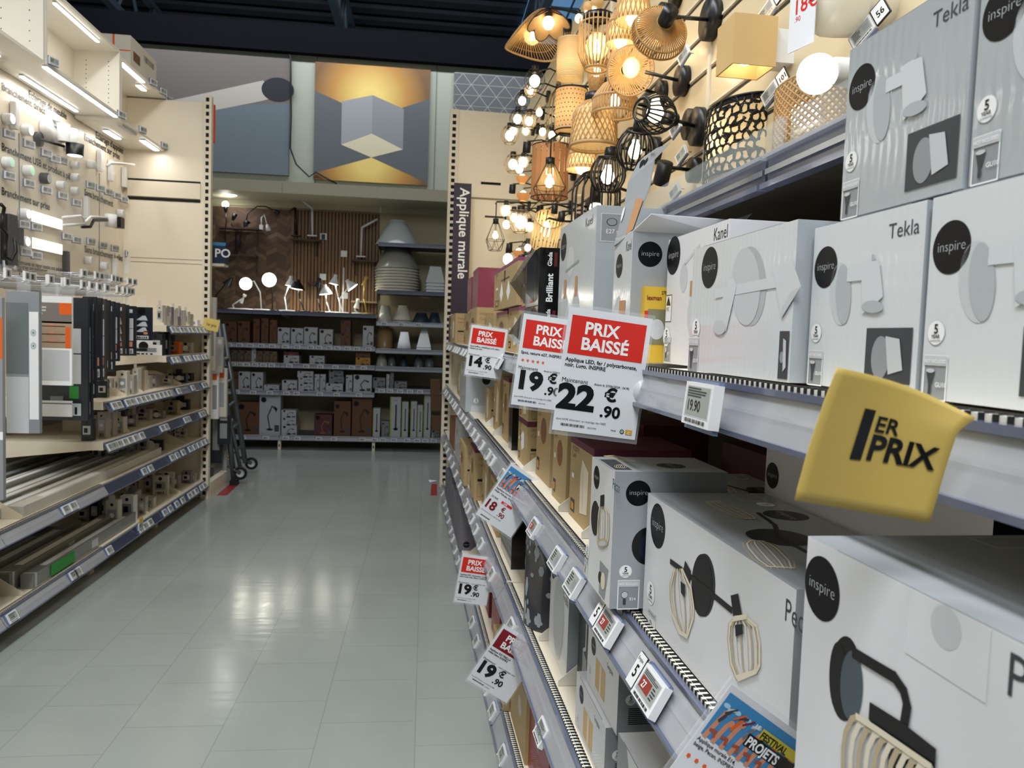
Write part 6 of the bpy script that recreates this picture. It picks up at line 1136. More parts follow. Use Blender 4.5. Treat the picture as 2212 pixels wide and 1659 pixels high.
# ---- small goods on the left shelves: (x0, x1, ytop, ybase, shelf z, colour, label kind)
gl = mat('blister_card', '#a79f97', .45, coat=.3, noise=.1, scale=30); gl2 = mat('blister_card_pale', '#c9c3b8', .45, coat=.3); gl3 = mat('blister_card_mauve', '#857a80', .45, coat=.3)
CM = {'g': (gl, 'grey-brown'), 'p': (gl2, 'pale'), 'm': (gl3, 'mauve'), 'd': (packd, 'dark'), 'w': (white, 'white'), 'o': (orange, 'orange'), 'k': (mat('tan_card', '#9b8a6c', .6), 'tan')}
goods = {1.27: [(333, 345, 663, 706, 'p'), (343, 356, 662, 704, 'g'), (354, 366, 662, 702, 'm'), (364, 374, 664, 702, 'p'), (372, 384, 664, 702, 'g'), (382, 393, 668, 702, 'p'), (391, 401, 671, 702, 'p'), (340, 360, 652, 672, 'p'), (362, 385, 655, 675, 'm'), (405, 438, 688, 702, 'w')],
 1.08: [(300, 330, 725, 772, 'd'), (330, 352, 728, 772, 'd'), (345, 366, 722, 768, 'd'), (360, 384, 722, 762, 'd'), (365, 392, 740, 766, 'o'), (392, 420, 742, 764, 'p'), (278, 352, 752, 775, 'w')],
 .875: [(228, 248, 822, 858, 'd'), (252, 272, 805, 858, 'p'), (266, 288, 815, 856, 'g'), (286, 298, 798, 850, 'p'), (298, 312, 795, 846, 'k'), (312, 325, 800, 842, 'p'), (325, 342, 810, 838, 'g'), (340, 362, 808, 834, 'm'), (362, 384, 812, 832, 'g'), (384, 412, 808, 828, 'd'), (410, 432, 805, 822, 'd')],
 .67: [(192, 214, 905, 952, 'd'), (212, 230, 893, 950, 'g'), (228, 246, 892, 945, 'g'), (244, 268, 905, 940, 'p'), (268, 292, 884, 925, 'd'), (290, 310, 895, 920, 'm'), (308, 340, 885, 908, 'g'), (340, 368, 888, 904, 'm'), (366, 392, 870, 898, 'k'), (395, 430, 862, 884, 'd')],
 .46: [(210, 235, 955, 1000, 'd'), (236, 262, 952, 998, 'm'), (262, 284, 950, 990, 'm'), (285, 308, 948, 984, 'm'), (308, 330, 945, 975, 'p'), (328, 384, 950, 972, 'd'), (384, 404, 908, 945, 'd'), (402, 418, 905, 940, 'w'), (416, 430, 915, 938, 'p')],
 .14: [(180, 206, 1090, 1128, 'g'), (204, 222, 1078, 1130, 'd'), (222, 248, 1068, 1125, 'g'), (236, 262, 1085, 1150, 'p'), (262, 290, 1082, 1140, 'w'), (264, 282, 1064, 1095, 'g'), (282, 300, 1064, 1100, 'm'), (296, 312, 1080, 1118, 'g'), (312, 345, 1078, 1098, 'p'), (276, 292, 1032, 1068, 'm'), (290, 306, 1030, 1066, 'm'), (306, 322, 1028, 1062, 'm'), (320, 338, 1022, 1066, 'g'), (336, 354, 1026, 1062, 'm'), (354, 384, 1024, 1066, 'p'), (384, 402, 1022, 1050, 'm'), (400, 420, 1020, 1046, 'm'), (418, 438, 1018, 1038, 'g')]}
for z, lst in goods.items():
    cc = {}; lst = lst+[(x0+6, x1+6, yt-4, yb-9, 'gmpdgp'[k_ % 6]) for k_, (x0, x1, yt, yb, c) in enumerate(lst) if k_ % 2 == 0 and x1 < 420]
    for i, (x0, x1, yt, yb, c) in enumerate(lst):
        a, d = pixz('L', (x0+x1)/2, yb, z); d = max(d, .03); d = min(d, .3)
        aa = pixz('L', (x0+x1)/2, yb, z)[0]; 
        # keep it on the shelf at the depth the photo suggests
        lo = LB[3] if z in (.67, .875) else LB[4] if z > 1 else 3.9; a = max(lo+.02, min(5.68, pix('L', (x0+x1)/2, (yt+yb)/2, .06 if d < .1 else d)[0])); m_ = mpp('L', a, d, z); w_ = (x1-x0)*m_; h = (yb-yt)*m_
        m, nm = CM[c]; cc[c] = cc.get(c, 0)+1
        o = MB().box(0, .05, 0, w_, 0, h, m).root('hardware_pack', 'L', a, max(.015, min(d, .5-w_)), z+.001, f'{nth(cc[c]-1)} {nm} pack from the camera on the {ZN[z]} left shelf', 'package', None, bevel=.001, rz=random.uniform(-.15, .15))
        A = Art(faces(.05, w_, h)['left']); A.circ(w_*.5, h*.86, w_*.13, ink, 1); A.rect(w_*.15, h*.3, w_*.85, h*.7, lgrey if c in 'dgm' else mgrey, 1); A.circ(w_*.5, h*.5, w_*.2, wprint, 2) if i % 2 else A.rect(w_*.25, h*.38, w_*.6, h*.6, ink, 2); A.bars(w_*.2, h*.06, w_*.8, h*.2, 5, ink, 1); A.part('printed_face', o)
        if i % 3 == 0: MB().box(.0, .002, w_*.25, w_*.75, h, h+.03, m).part('hang_tab', o)
for i, (a, z) in enumerate(((4.35, .875), (4.6, .875), (4.4, .67), (4.95, 1.27), (5.3, .875), (5.35, .67), (4.7, .14), (5.3, .14), (5.4, .46), (5.45, 1.27))): divider('L', a, .02, z, f'cream shelf divider on the {ZN[z]} left shelf, {nth(i)} of the far bays', .09, .35, cream)
# ---- tags on the left rails
for z, As in {.14: [3.1, 3.62, 3.66, 4.02, 4.45, 4.52, 4.6, 4.85, 4.95, 5.08, 5.2, 5.35, 5.42, 5.5, 5.62, 5.7], .46: [3.55, 3.62, 4.5, 4.6, 4.98, 5.08, 5.2, 5.35, 5.45, 5.55, 5.65, 5.74], .67: [4.03, 4.09, 4.15, 4.22, 4.29, 4.37, 4.46, 4.8, 4.87, 5.25, 5.31, 5.6, 5.66], .875: [4.08, 4.14, 4.26, 4.32, 4.41, 4.48, 4.55, 4.62, 4.70, 4.77, 4.84, 4.91, 5.1, 5.4, 5.66, 5.72], 1.08: [5.0, 5.08, 5.25, 5.33, 5.45, 5.53, 5.64, 5.72], 1.27: [4.98, 5.05, 5.15, 5.22, 5.32, 5.4, 5.5, 5.58, 5.68]}.items():
    for i, a in enumerate(As): etag('L', a, -.02, z-.028, f'small price tag on the {ZN[z]} left rail, {nth(i)} from the camera', None, random.choice(['plain', 'price']), tilt=-.45, sc=.9)
o = etag('L', 4.44, -.02, .135, 'price tag with a small yellow card above it, lowest left rail', None, 'plain', sc=.9); MB().box(-.03, .03, -.012, -.01, .02, .05, yellowb).part('yellow_card', o)
o = empty('price_card', 'W', *[0, 0, 0], 'small tilted yellow card reading 1ER PRIX at the left end upright', 'price card'); o.location = pix('B', 456, 702, -2.5)[0], 5.7, pix('B', 456, 702, -2.5)[1]; o.rotation_euler = (0, .2, 0)
MB().box(-.055, .055, -.001, .001, -.04, .045, mat('pale_yellow_paper', '#d9c06a', .6)).part('card_sheet', o); A = Art(lambda x, y, o_: (x, -.0012-o_, y)); A.text(-.035, -.01, .032, '1er prix', ink, 1, .01, sx=.7); A.part('card_lettering', o)
# ---- gable end of the left shelving: hanging packs, blue item, platform ladder
for i, (x0, y0, x1, y1, c) in enumerate(((452, 642, 466, 800, 'p'), (468, 728, 482, 805, 'g'), (456, 800, 472, 905, 'w'), (462, 795, 490, 900, 'p'), (470, 895, 496, 960, 'd'), (455, 860, 480, 1000, 'd'), (476, 905, 500, 925, 'w'), (462, 960, 490, 1040, 'g'), (480, 985, 500, 1010, 'w'), (452, 1000, 470, 1050, 'm'))):
    Y = 6.05+.05*i; a, zt = pix('B', x0, y0, Y-8.2); a1, _ = pix('B', x1, y0, Y-8.2); _, zb = pix('B', x0, y1, Y-8.2); m, nm = CM[c]; o = MB().box(0, a1-a, 0, .04, 0, zt-zb, m).root('hanging_pack', 'B', a, Y-8.2, zb, f'{nm} pack hanging behind the left end upright, {nth(i)} of ten, front to back', 'package', bevel=.001)
    A = Art(faces(a1-a, .04, zt-zb)['front']); A.rect((a1-a)*.2, (zt-zb)*.8, (a1-a)*.8, (zt-zb)*.93, orange if c == 'w' or i == 3 else lgrey, 1); A.rect((a1-a)*.2, (zt-zb)*.2, (a1-a)*.8, (zt-zb)*.7, mgrey, 1); A.part('printed_face', o)
a, zt = pix('B', 460, 523, -2.1); a1, zb = pix('B', 487, 570, -2.1); o = MB().box(0, a1-a, 0, .1, 0, zt-zb, mat('navy_card', '#22304a', .4)).root('navy_box', 'B', a, -2.1, zb, 'navy box with white letters on the small gable shelf', 'box'); A = Art(faces(a1-a, .1, zt-zb)['front']); A.text(.012, .05, .09, 'PO', wprint, 1, .02); A.rect(0, (zt-zb)*.85, a1-a, zt-zb, bluep, 1); A.part('front_print', o)
MB().box(0, .1, 0, .12, -.02, 0, cream).root('gable_shelf', 'B', a-.01, -2.12, zb-.001, 'tiny cream shelf on the gable holding the navy box', 'shelf')
# platform ladder on wheels
o = empty('step_ladder', 'W', -1.58, 6.35, 0, 'grey aluminium step ladder on two black wheels leaning at the left gable', 'ladder'); alu = mat('dull_aluminium', '#6d7276', .35, metal=.6)
def WP(px, py, Y): a, z = pix('B', px, py, Y-8.2); return Vector((a, Y, z))-Vector((-1.58, 6.35, 0))
def bar(ps, t, m, nm): MB().tube([tuple(p) for p in ps], t, m, 4).part(nm, o)
bar([WP(470, 690, 6.3), WP(505, 1035, 6.3)], .022, alu, 'side_rail'); bar([WP(480, 700, 6.6), WP(530, 1000, 6.7)], .022, alu, 'side_rail'); bar([WP(474, 800, 6.35), WP(519, 1010, 6.35)], .016, alu, 'rear_strut')
for i in range(5): bar([WP(478+i*6, 780+i*50, 6.32), WP(492+i*7, 772+i*48, 6.62)], .016, alu, 'step')
for px, py, Y in ((519, 1022, 6.3), (543, 1001, 6.75)):
    c = WP(px, py, Y); MB().ring(tuple(c), .044, .011, mat('rubber', '#101012', .7), 'y', 24, 8).part('rubber_wheel', o); MB().lathe([(.036, -.006), (.036, .006), (.001, .01)], lgrey, 18, tuple(c), 'y').part('wheel_hub', o); bar([c+Vector((-.10, 0, .06)), c], .014, alu, 'wheel_bracket')
MB().box(-.03, .03, -.03, .03, 0, .04, mat('rubber', '#101012')).part('rubber_foot', o, loc=tuple(WP(506, 1040, 6.3).xy)+(0,))
# ================================================================ BACK SHELVING (desk lamps)
def Z(x, y): return 440+x/2.765, 380+y/2.765
def BZ(x, y, d=0): return pix('B', *Z(x, y), d)
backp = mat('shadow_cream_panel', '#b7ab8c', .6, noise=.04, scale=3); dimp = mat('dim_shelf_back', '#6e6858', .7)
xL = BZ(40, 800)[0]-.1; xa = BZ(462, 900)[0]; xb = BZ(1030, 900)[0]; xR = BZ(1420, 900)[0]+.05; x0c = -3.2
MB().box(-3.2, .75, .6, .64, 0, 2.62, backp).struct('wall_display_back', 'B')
# canopy
for i, (p, q) in enumerate(((-3.2, BZ(470, 60)[0]), (BZ(470, 60)[0], BZ(1040, 60)[0]), (BZ(1040, 60)[0], .75))):
    b = MB().box(0, q-p-.004, 0, .02, -.0, .12, mat('canopy_ivory', '#b9b49c', .55)); b.box(0, q-p-.004, .02, .62, 0, .02, mat('canopy_ivory', '#b9b49c')); b.box(0, q-p-.004, .58, .6, -.06, 0, mat('canopy_ivory', '#b9b49c')); b.root('canopy', 'B', p, 0, 2.68, f'long cream canopy panel above the desk lamp display, {["left", "middle", "right"][i]} section', 'canopy')
# round recessed ceiling spot and its bright lens
a, z = BZ(135, 98, .1); o = empty('canopy_spot', 'B', a, .3, 2.68, 'lit spotlight glowing in the canopy at the left of the desk lamp display', 'spotlight'); MB().lathe([(.06, -.002), (.001, -.02)], ledm, 20).part('lens', o)
l = bpy.data.lights.new('spot_light', 'AREA'); l.shape = 'DISK'; l.size = .1; l.energy = 1.2; q = bpy.data.objects.new('spot_light', l); COL.objects.link(q); q.parent = o; q.location = (0, 0, -.03)
# herringbone panel
p, zt = BZ(55, 145, .55); q, _ = BZ(522, 165, .55); zb = 1.42; zt = 2.6; hb = [mat('oak_dark', '#5b4638', .6), mat('oak_mid', '#6c5443', .6), mat('oak_light', '#7b6350', .6)]
o = empty('herringbone_cladding', 'B', p-.2, .585, zb, 'brown herringbone wood panel behind the desk lamps', 'wall panel'); W_, H_ = q-p+.2, zt-zb; MB().box(0, W_, 0, .01, 0, H_, hb[0]).part('backing_board', o); b = MB(); rnd = random.Random(4); s_ = .11
for i in range(int(W_/s_)+1):
    for j in range(int(H_/.055)+2):
        x0_, x1_ = i*s_, min((i+1)*s_, W_); up = .055 if i % 2 else -.055; z0_ = j*.055-(.0 if i % 2 else -.055)
        P = [(x0_, z0_), (x1_, z0_+up), (x1_, z0_+up+.05), (x0_, z0_+.05)]
        P = [(x, min(max(z, 0), H_)) for x, z in P]; b.quad([(x, -.003, z) for x, z in P], rnd.choice(hb))
b.part('oak_blocks', o)
# slat panel
p, _ = BZ(522, 170, .55); q, _ = BZ(1050, 195, .55); o = empty('slat_cladding', 'B', p, .585, zb, 'vertical brown wood slat panel with black felt behind the desk lamps', 'wall panel'); W_ = q-p; MB().box(0, W_, 0, .01, 0, H_, mat('black_felt', '#0e0c0b', .95)).part('felt_backing', o)
b = MB(); n = 26; 
for i in range(n): b.box(i*W_/n+.004, (i+1)*W_/n-.006, -.02, 0, 0, H_, mat('walnut_slat', '#7c5d40', .55, noise=.1, scale=10))
b.part('wood_slats', o)
# shelves
B3 = [(-2.45, xa), (xa, xb), (xb, xR)]; BSN = {1.115: 'fourth', .915: 'third', .625: 'second', .15: 'bottom'}
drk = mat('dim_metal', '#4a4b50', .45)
for i, (p, q) in enumerate(B3):
    nm = ['left', 'middle', 'right'][i]
    zs = (.15, .625, .915, 1.115) if i < 2 else (.15, .675, .91, 1.10, 1.39)
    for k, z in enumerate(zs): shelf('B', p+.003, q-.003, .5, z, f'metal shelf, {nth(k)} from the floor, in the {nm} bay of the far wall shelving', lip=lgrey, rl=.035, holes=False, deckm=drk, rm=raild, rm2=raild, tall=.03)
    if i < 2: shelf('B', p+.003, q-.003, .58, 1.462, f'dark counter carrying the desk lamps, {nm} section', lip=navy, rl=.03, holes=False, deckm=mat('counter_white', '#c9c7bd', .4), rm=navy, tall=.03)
    upright('B', q-.015, .0, 0, .11, .03, f'short cream foot of the far wall shelving at the right of the {nm} bay', 'floor_support')
for k, (y, z) in enumerate(((395, 0), (680, 0))):
    z = BZ(1040, y)[1]; shelf('B', xb+.003, xR+.1, .5, z, f'navy shelf holding large lampshades, {["upper", "lower"][k]} one', lip=navy, rl=.03, holes=False, deckm=navy, rm=navy, tall=.03)
# goods on the shelves, in zoomed picture coordinates: x0, y0(top), x1, kind
SH = {1.115: [(128, 870, 198, 'b'), (205, 868, 275, 'b'), (297, 853, 335, 'b'), (345, 850, 387, 'b'), (395, 860, 438, 'b'), (442, 905, 515, 'w'), (522, 908, 595, 'w'), (600, 903, 680, 'w'), (692, 915, 772, 'w'), (820, 935, 878, 'b'), (952, 895, 1016, 'w')],
 .915: [(165, 1040, 200, 'k'), (202, 1040, 240, 'k'), (243, 1042, 284, 'k'), (286, 1022, 312, 'w'), (314, 1045, 350, 'k'), (353, 1045, 392, 'k'), (395, 1048, 438, 'k'), (478, 1072, 570, 'w'), (632, 1074, 722, 'w'), (908, 1085, 995, 'y')],
 .625: [(165, 1168, 205, 'b'), (208, 1168, 278, 'w'), (284, 1172, 355, 'w'), (360, 1248, 450, 'w'), (468, 1220, 558, 'w'), (565, 1243, 655, 'w'), (663, 1185, 692, 'w'), (696, 1185, 728, 'w'), (730, 1240, 832, 'w'), (850, 1190, 888, 'w'), (895, 1188, 1005, 'w')],
 .15: [(200, 1350, 332, 'b'), (334, 1300, 460, 'w'), (464, 1492, 556, 'w'), (660, 1425, 768, 'm'), (780, 1345, 880, 'b'), (888, 1325, 1008, 'b')]}
STK = [(1.115, 820, 862, 878, 935, 'b'), (.915, 478, 1050, 568, 1072, 'm'), (.915, 908, 1050, 995, 1085, 'b'), (.625, 565, 1205, 655, 1243, 'w'), (.625, 560, 1165, 655, 1205, 'w'), (.625, 748, 1200, 838, 1240, 'g'), (.15, 464, 1445, 552, 1492, 'w'), (.15, 464, 1398, 552, 1445, 'w'), (.625, 748, 1160, 834, 1200, 'g')]
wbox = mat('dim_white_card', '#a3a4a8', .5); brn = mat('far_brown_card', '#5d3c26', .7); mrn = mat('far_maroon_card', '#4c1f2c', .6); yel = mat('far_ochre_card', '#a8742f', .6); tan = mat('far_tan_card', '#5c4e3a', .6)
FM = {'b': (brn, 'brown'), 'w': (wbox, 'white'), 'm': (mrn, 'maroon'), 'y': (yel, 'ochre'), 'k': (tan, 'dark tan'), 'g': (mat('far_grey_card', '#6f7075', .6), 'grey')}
def desk_icon(A, w, h, m):
    A.circ(w*.2, h*.85, min(w, h)*.13, logoblk, 1); A.line([(w*.5, h*.15), (w*.4, h*.45), (w*.6, h*.7), (w*.75, h*.62)], min(w, h)*.05, m, 1); A.circ(w*.5, h*.13, w*.16, m, 2, .35); A.poly([(w*.66, h*.72), (w*.86, h*.64), (w*.8, h*.54)], m, 2); A.rect(w*.72, h*.08, w*.94, h*.24, dgrey, 1)
cnt = {}
def fbox(x0, y0, x1, kind, zb, nmz, d=.03, stacked=False, h=None):
    a0, zt = BZ(x0, y0, d); a1, _ = BZ(x1, y0, d); h = h or max(.02, zt-zb); m, cn = FM[kind]; k = (nmz, cn, stacked); cnt[k] = cnt.get(k, 0)+1
    lb = f'{nth(cnt[k]-1)} {cn} box from the left {"in a stack" if stacked else "standing"} on the {nmz} far shelf'
    o = MB().box(0, a1-a0, 0, .16, 0, h, m).root('lamp_box', 'B', a0, d, zb+.001, lb, 'box', bevel=.0015)
    A = Art(faces(a1-a0, .16, h)['front']); desk_icon(A, a1-a0, h, ink if kind != 'm' else kraftd); A.part('front_print', o); return o
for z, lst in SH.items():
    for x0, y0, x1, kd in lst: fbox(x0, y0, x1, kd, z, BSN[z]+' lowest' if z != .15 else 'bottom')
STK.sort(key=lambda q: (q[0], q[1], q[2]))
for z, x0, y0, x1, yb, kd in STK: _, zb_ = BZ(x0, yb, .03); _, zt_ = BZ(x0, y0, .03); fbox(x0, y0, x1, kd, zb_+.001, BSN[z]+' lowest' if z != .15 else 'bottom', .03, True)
# right bay, low: long tall green-edged boxes and small ones
for i, (x0, y0, x1) in enumerate(((1012, 1388, 1055), (1115, 1320, 1180), (1185, 1350, 1224), (1238, 1348, 1275), (1278, 1370, 1310), (1318, 1305, 1360))):
    a0, zt = BZ(x0, y0, .03); a1, _ = BZ(x1, y0, .03); w_, h = a1-a0, zt-.15; o = MB().box(0, w_, 0, .12, 0, h, wbox, side=mat('lime_card', '#8b9b4a', .5)).root('floor_lamp_box', 'B', a0, .03, .151, f'tall white box with green edge, bottom far shelf, {nth(i)} from the left', 'box', bevel=.0015, rz=-.0)
    A = Art(faces(w_, .12, h)['front']); A.rect(0, 0, w_*.12, h, mat('lime_card', '#8b9b4a'), 1); A.line([(w_*.55, h*.2), (w_*.55, h*.8)], w_*.14, ink, 1); A.circ(w_*.55, h*.2, w_*.22, ink, 1, .6); A.text(w_*.3, h*.9, w_*.14, 'Lampe', dgrey, 1); A.part('front_print', o)
for i, (x0, y0, x1, z, k) in enumerate(((1064, 1466, 1108, .15, 'g'), (1012, 1205, 1085, .675, 'g'), (1092, 1185, 1110, .675, 'w'), (1114, 1172, 1136, .675, 'g'), (1140, 1228, 1215, .675, 'g'), (1362, 1520, 1410, .15, 'w'))):
    fbox(x0, y0, x1, k, z, 'bottom' if z == .15 else 'raised right bay')
for i, (x0, y0, x1, y1) in enumerate(((1355, 1218, 1412, 1312), (1357, 1312, 1415, 1405), (1362, 1430, 1412, 1518))):
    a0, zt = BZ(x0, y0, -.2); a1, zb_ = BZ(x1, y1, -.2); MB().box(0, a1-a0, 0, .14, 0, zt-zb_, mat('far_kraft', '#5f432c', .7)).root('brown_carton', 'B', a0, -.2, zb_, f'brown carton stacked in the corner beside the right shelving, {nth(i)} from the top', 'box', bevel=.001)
# tags on the far rails
for z, nm, xs_ in ((1.115, 'fourth lowest', [150, 215, 280, 345, 410, 490, 560, 640, 690, 750, 800, 860, 915, 985]), (.915, 'third lowest', [175, 220, 260, 310, 360, 410, 515, 615, 700, 790, 890, 960]), (.625, 'second lowest', [200, 300, 400, 500, 560, 700, 800, 935]), (.15, 'bottom', [170, 240, 380, 500, 570, 700, 790, 960, 1035, 1085, 1150, 1230, 1290, 1340, 1390])):
    for i, x in enumerate(xs_): a, _ = BZ(x, 1000, -.02); etag('B', a, -.02, z-.026, f'small price tag on the {nm} far rail, {nth(i)} from the left', None, 'plain', sc=.85)
for z, nm, xs_ in ((.675, 'raised', [1070, 1120, 1180, 1240, 1300]), (1.39, 'lampshade', [1075, 1178, 1280])):
    for i, x in enumerate(xs_): a, _ = BZ(x, 1000, -.02); etag('B', a, -.02, z-.026, f'small price tag on the {nm} rail, far right bay, {nth(i)} from the left', None, 'plain', sc=.85)
# ---- lampshades: cx, ytop, ybottom, half top, half bottom (zoomed px), colour
shm = {'i': (translucent('ivory_shade', '#ddd8c6', .15), 'ivory'), 'w': (translucent('white_film_shade', '#dde4e4', .1, .25), 'white film-wrapped'), 'g': (mat('grey_shade', '#5f6468', .5, coat=.5), 'grey'), 's': (mat('slate_shade', '#2f3c44', .5, coat=.3), 'dark slate'), 't': (mat('tan_shade', '#8c7350', .5, coat=.3), 'tan'), 'c': (mat('cream_wrap_shade', '#a6a597', .4, coat=.6), 'pale wrapped')}
def shade(cx, yt, yb, rt, rb, c, label, d=.27, n=36, sq=False, zb=None):
    a, zt = BZ(cx, yt, d); _, zb_ = BZ(cx, yb, d); zt, zb_ = (zb+zt-zb_, zb) if zb else (zt, zb_); m = mpp('B', a, d, zb_)/2.765; rt, rb, h = rt*m, rb*m, zt-zb_; ma, cn = shm[c]
    o = empty('lampshade', 'B', a, d, zb_, label, 'lampshade'); nn = 4 if sq else n; b = MB().lathe([(rb, 0), (rt, h), (rt-.004, h-.002), (rb-.004, .002)], ma, nn, smooth=not sq)
    if sq: b.xf(RX(math.pi/4, 'Z'))
    b.part('shade_body', o); r = MB().ring((0, 0, 0), rb, .004, ma, n=nn); r.ring((0, 0, h), rt, .003, ma, n=nn); 
    if sq: r.xf(RX(math.pi/4, 'Z'))
    r.part('shade_rims', o); return o
shade(1160, 247, 392, 50, 128, 'w', zb=BZ(1040, 395)[1]+.003, label='large white film-wrapped conical lampshade alone on the upper navy shelf')
zs_ = BZ(1040, 680)[1]
for i in range(9): shade(1160, 425+i*12, 575+i*12, 55, 131, 'i' if i else 'c', zb=zs_+.003+(8-i)*.031, label= f'large ivory conical lampshade in the tall stack, {nth(i)} from the top')
for i in range(4): shade(1385, 535+i*14, 632+i*14, 45, 78, 'w', zb=zs_+.003+(3-i)*.036, label=f'white film-wrapped square lampshade in the stack at the right, {nth(i)} from the top', sq=True)
for x, yt, yb, rt, rb, c, l in ((1085, 765, 860, 25, 45, 'c', 'pale wrapped small lampshade, left on the small lampshade shelf'), (1190, 760, 845, 25, 56, 'i', 'ivory small lampshade on top of its stack, small lampshade shelf'), (1190, 775, 862, 25, 56, 'c', 'pale wrapped small lampshade under the ivory one'), (1300, 805, 862, 30, 55, 's', 'dark slate small lampshade, small lampshade shelf'), (1380, 800, 862, 22, 40, 's', 'dark slate lampshade at the far right, small lampshade shelf'),
    (1085, 903, 1020, 44, 46, 't', 'tan wrapped cylinder lampshade'), (1200, 915, 1020, 30, 58, 's', 'dark slate wrapped pyramid lampshade with a white label'), (1318, 895, 1010, 22, 60, 'w', 'white wrapped pyramid lampshade, upper one'), (1318, 915, 1028, 22, 62, 'w', 'white wrapped pyramid lampshade, lower one'),
    (1065, 1052, 1128, 20, 35, 'c', 'tiny pale wrapped lampshade, first on the low lampshade shelf'), (1125, 1055, 1128, 16, 24, 'g', 'tiny grey lampshade, second on the low lampshade shelf'), (1195, 1070, 1130, 12, 25, 's', 'tiny dark lampshade, third on the low lampshade shelf'), (1285, 1062, 1130, 18, 28, 'g', 'tiny grey lampshade with a label, fourth on the low lampshade shelf'), (1350, 1060, 1130, 22, 26, 'g', 'tiny grey cylinder lampshade, last on the low lampshade shelf')):
    lv = .695 if False else BZ(1040, 870)[1]; shade(x, yt, yb, rt, rb, c, l, .15, sq='pyramid' in l, zb=(1.393 if yb < 880 else 1.103 if yb < 1040 else .913)+(.022 if 'on top' in l or 'upper one' in l else 0))
# ---- desk lamps on the counter
CT = 1.464; coolb = mat('lit_cool_bulb', '#ffffff', .3, emit=16, ecol='#fffbe8')
def desk(xb, xh, yh, c, label, lit=True, hr=38, tilt=0, joint=None, d=.25, en=.22, flat=False, emi=None):
    a, _ = BZ(xb, 790, d); o = empty('desk_lamp', 'B', a, d, CT, label, 'desk lamp'); ah, zh = BZ(xh, yh, d); x, z = ah-a, zh-CT; m = {'w': white, 'k': black, 'y': mat('yellow_metal', '#b9a24a', .4)}[c]; s_ = mpp('B', a, d, CT)/2.765; r_ = hr*s_
    MB().lathe([(.001, .018), (.06, .016), (.068, .008), (.068, 0)], m, 28).part('lamp_base', o)
    jt = joint or ((x*.2-.03), z*.5); MB().tube([(0, 0, .015), (jt[0], 0, jt[1])], .007, m, 8).part('lower_arm', o); MB().tube([(jt[0], 0, jt[1]), (x, 0, z+.02)], .007, m, 8).part('upper_arm', o)
    M = Matrix.Translation((x, 0, z)) @ RX(tilt, 'Y'); lh = MB().lathe([(r_, -.03), (r_*.8, .0), (r_*.45, .04), (.02, .05), (.02, .075), (.001, .077)], m, 28).xf(M).part('lamp_head', o)
    if lit: MB().lathe([(r_*.96, -.026), (.001, -.034)], emi or coolb, 24).xf(M).part('lit_bulb', lh); p = M @ Vector((0, 0, -.07)); point(o, tuple(p), en, (1, .95, .82), .03)
    return o
desk(75, 145, 640, 'k', 'black desk lamp with unlit round head at the left end of the counter', False, 28, .6)
def ringlamp(xc, yc, r_, c, label, xb, d=.25):
    a, _ = BZ(xb, 790, d); o = empty('desk_lamp', 'B', a, d, CT, label, 'desk lamp'); ah, zh = BZ(xc, yc, d); x, z = ah-a, zh-CT; s_ = mpp('B', a, d, CT)/2.765; m = white if c == 'w' else black
    MB().lathe([(.001, .018), (.07, .014), (.075, 0)], m, 28).part('lamp_base', o); MB().tube([(0, 0, .01), (x*.1, 0, z*.7), (x*.5, 0, z*1.12), (x, 0, z+.01)], .007, m, 8).part('curved_arm', o); lh = MB().lathe([(r_*s_, 0), (r_*s_, .02), (.001, .05)], m, 26, (x, -.03, z), 'y').part('lamp_head', o); MB().lathe([(.001, -.004), (r_*s_*.97, .0)], coolb, 24, (x, -.032, z), 'y').part('lit_bulb', lh); point(o, (x, -.12, z), .35, (1, .95, .8), .04); return o
ringlamp(255, 645, 36, 'w', 'white bent-neck desk lamp with a bright round face, left on the counter', 345); ringlamp(395, 622, 42, 'k', 'black desk lamp with the brightest face on the counter', 410)
desk(495, 518, 640, 'w', 'white desk lamp with tall narrow head, left of the large black one', True, 30, .1); desk(600, 558, 660, 'k', 'large black desk lamp with wide cone head and white light', True, 50, .12); desk(755, 728, 690, 'w', 'white desk lamp with a yellow stem and bell head', True, 40, -.15); desk(830, 780, 630, 'w', 'white clamp desk lamp with wooden cap behind the bell lamps', True, 28, .2); desk(815, 880, 655, 'w', 'white desk lamp with head turned right on the black base', True, 36, -.7); desk(700, 680, 650, 'k', 'black desk lamp standing dark behind the white bell lamp', False, 24, .3)
desk(975, 960, 640, 'y', 'pale wire-stemmed desk lamp at the right end of the counter', False, 14, .3); desk(920, 915, 775, 'w', 'small low white desk lamp near the right end of the counter', False, 18, .2); desk(180, 230, 745, 'w', 'tiny white reading lamp low on the left of the counter', False, 10, .4)
MB().tube([(0, 0, 0), (0, 0, .5)], .008, white, 8).root('lamp_pole', 'B', BZ(832, 800, .3)[0], .3, CT, 'thin white lamp pole standing on the counter among the bell lamps', 'lamp pole')
for i, (x, y) in enumerate(((245, 783), (495, 792), (345, 780))): a, _ = BZ(x, y, .1); MB().lathe([(.001, .016), (.08, .012), (.085, 0)], white, 24).root('display_disc', 'B', a, .12, CT, f'round white display disc on the counter front, {nth(i)} from the left', 'display base')
for i, (x, y) in enumerate(((838, 465), (712, 603), (843, 715))):
    a, z = BZ(x, y, .56); MB().box(-.035, .035, -.01, 0, -.035, .035, white).root('wall_socket', 'B', a, .565, z, f'white wall socket on the wood slat panel, {nth(i)} from the top', 'socket', bevel=.003)
a, z = BZ(716, 362, .56); o = MB().box(-.035, .035, -.01, 0, -.035, .035, white).root('wall_socket', 'B', a, .565, z, 'white wall socket with a black plug beside the two-lamp shelf', 'socket'); MB().box(-.018, .018, -.05, -.01, -.03, .02, black).part('plug', o)
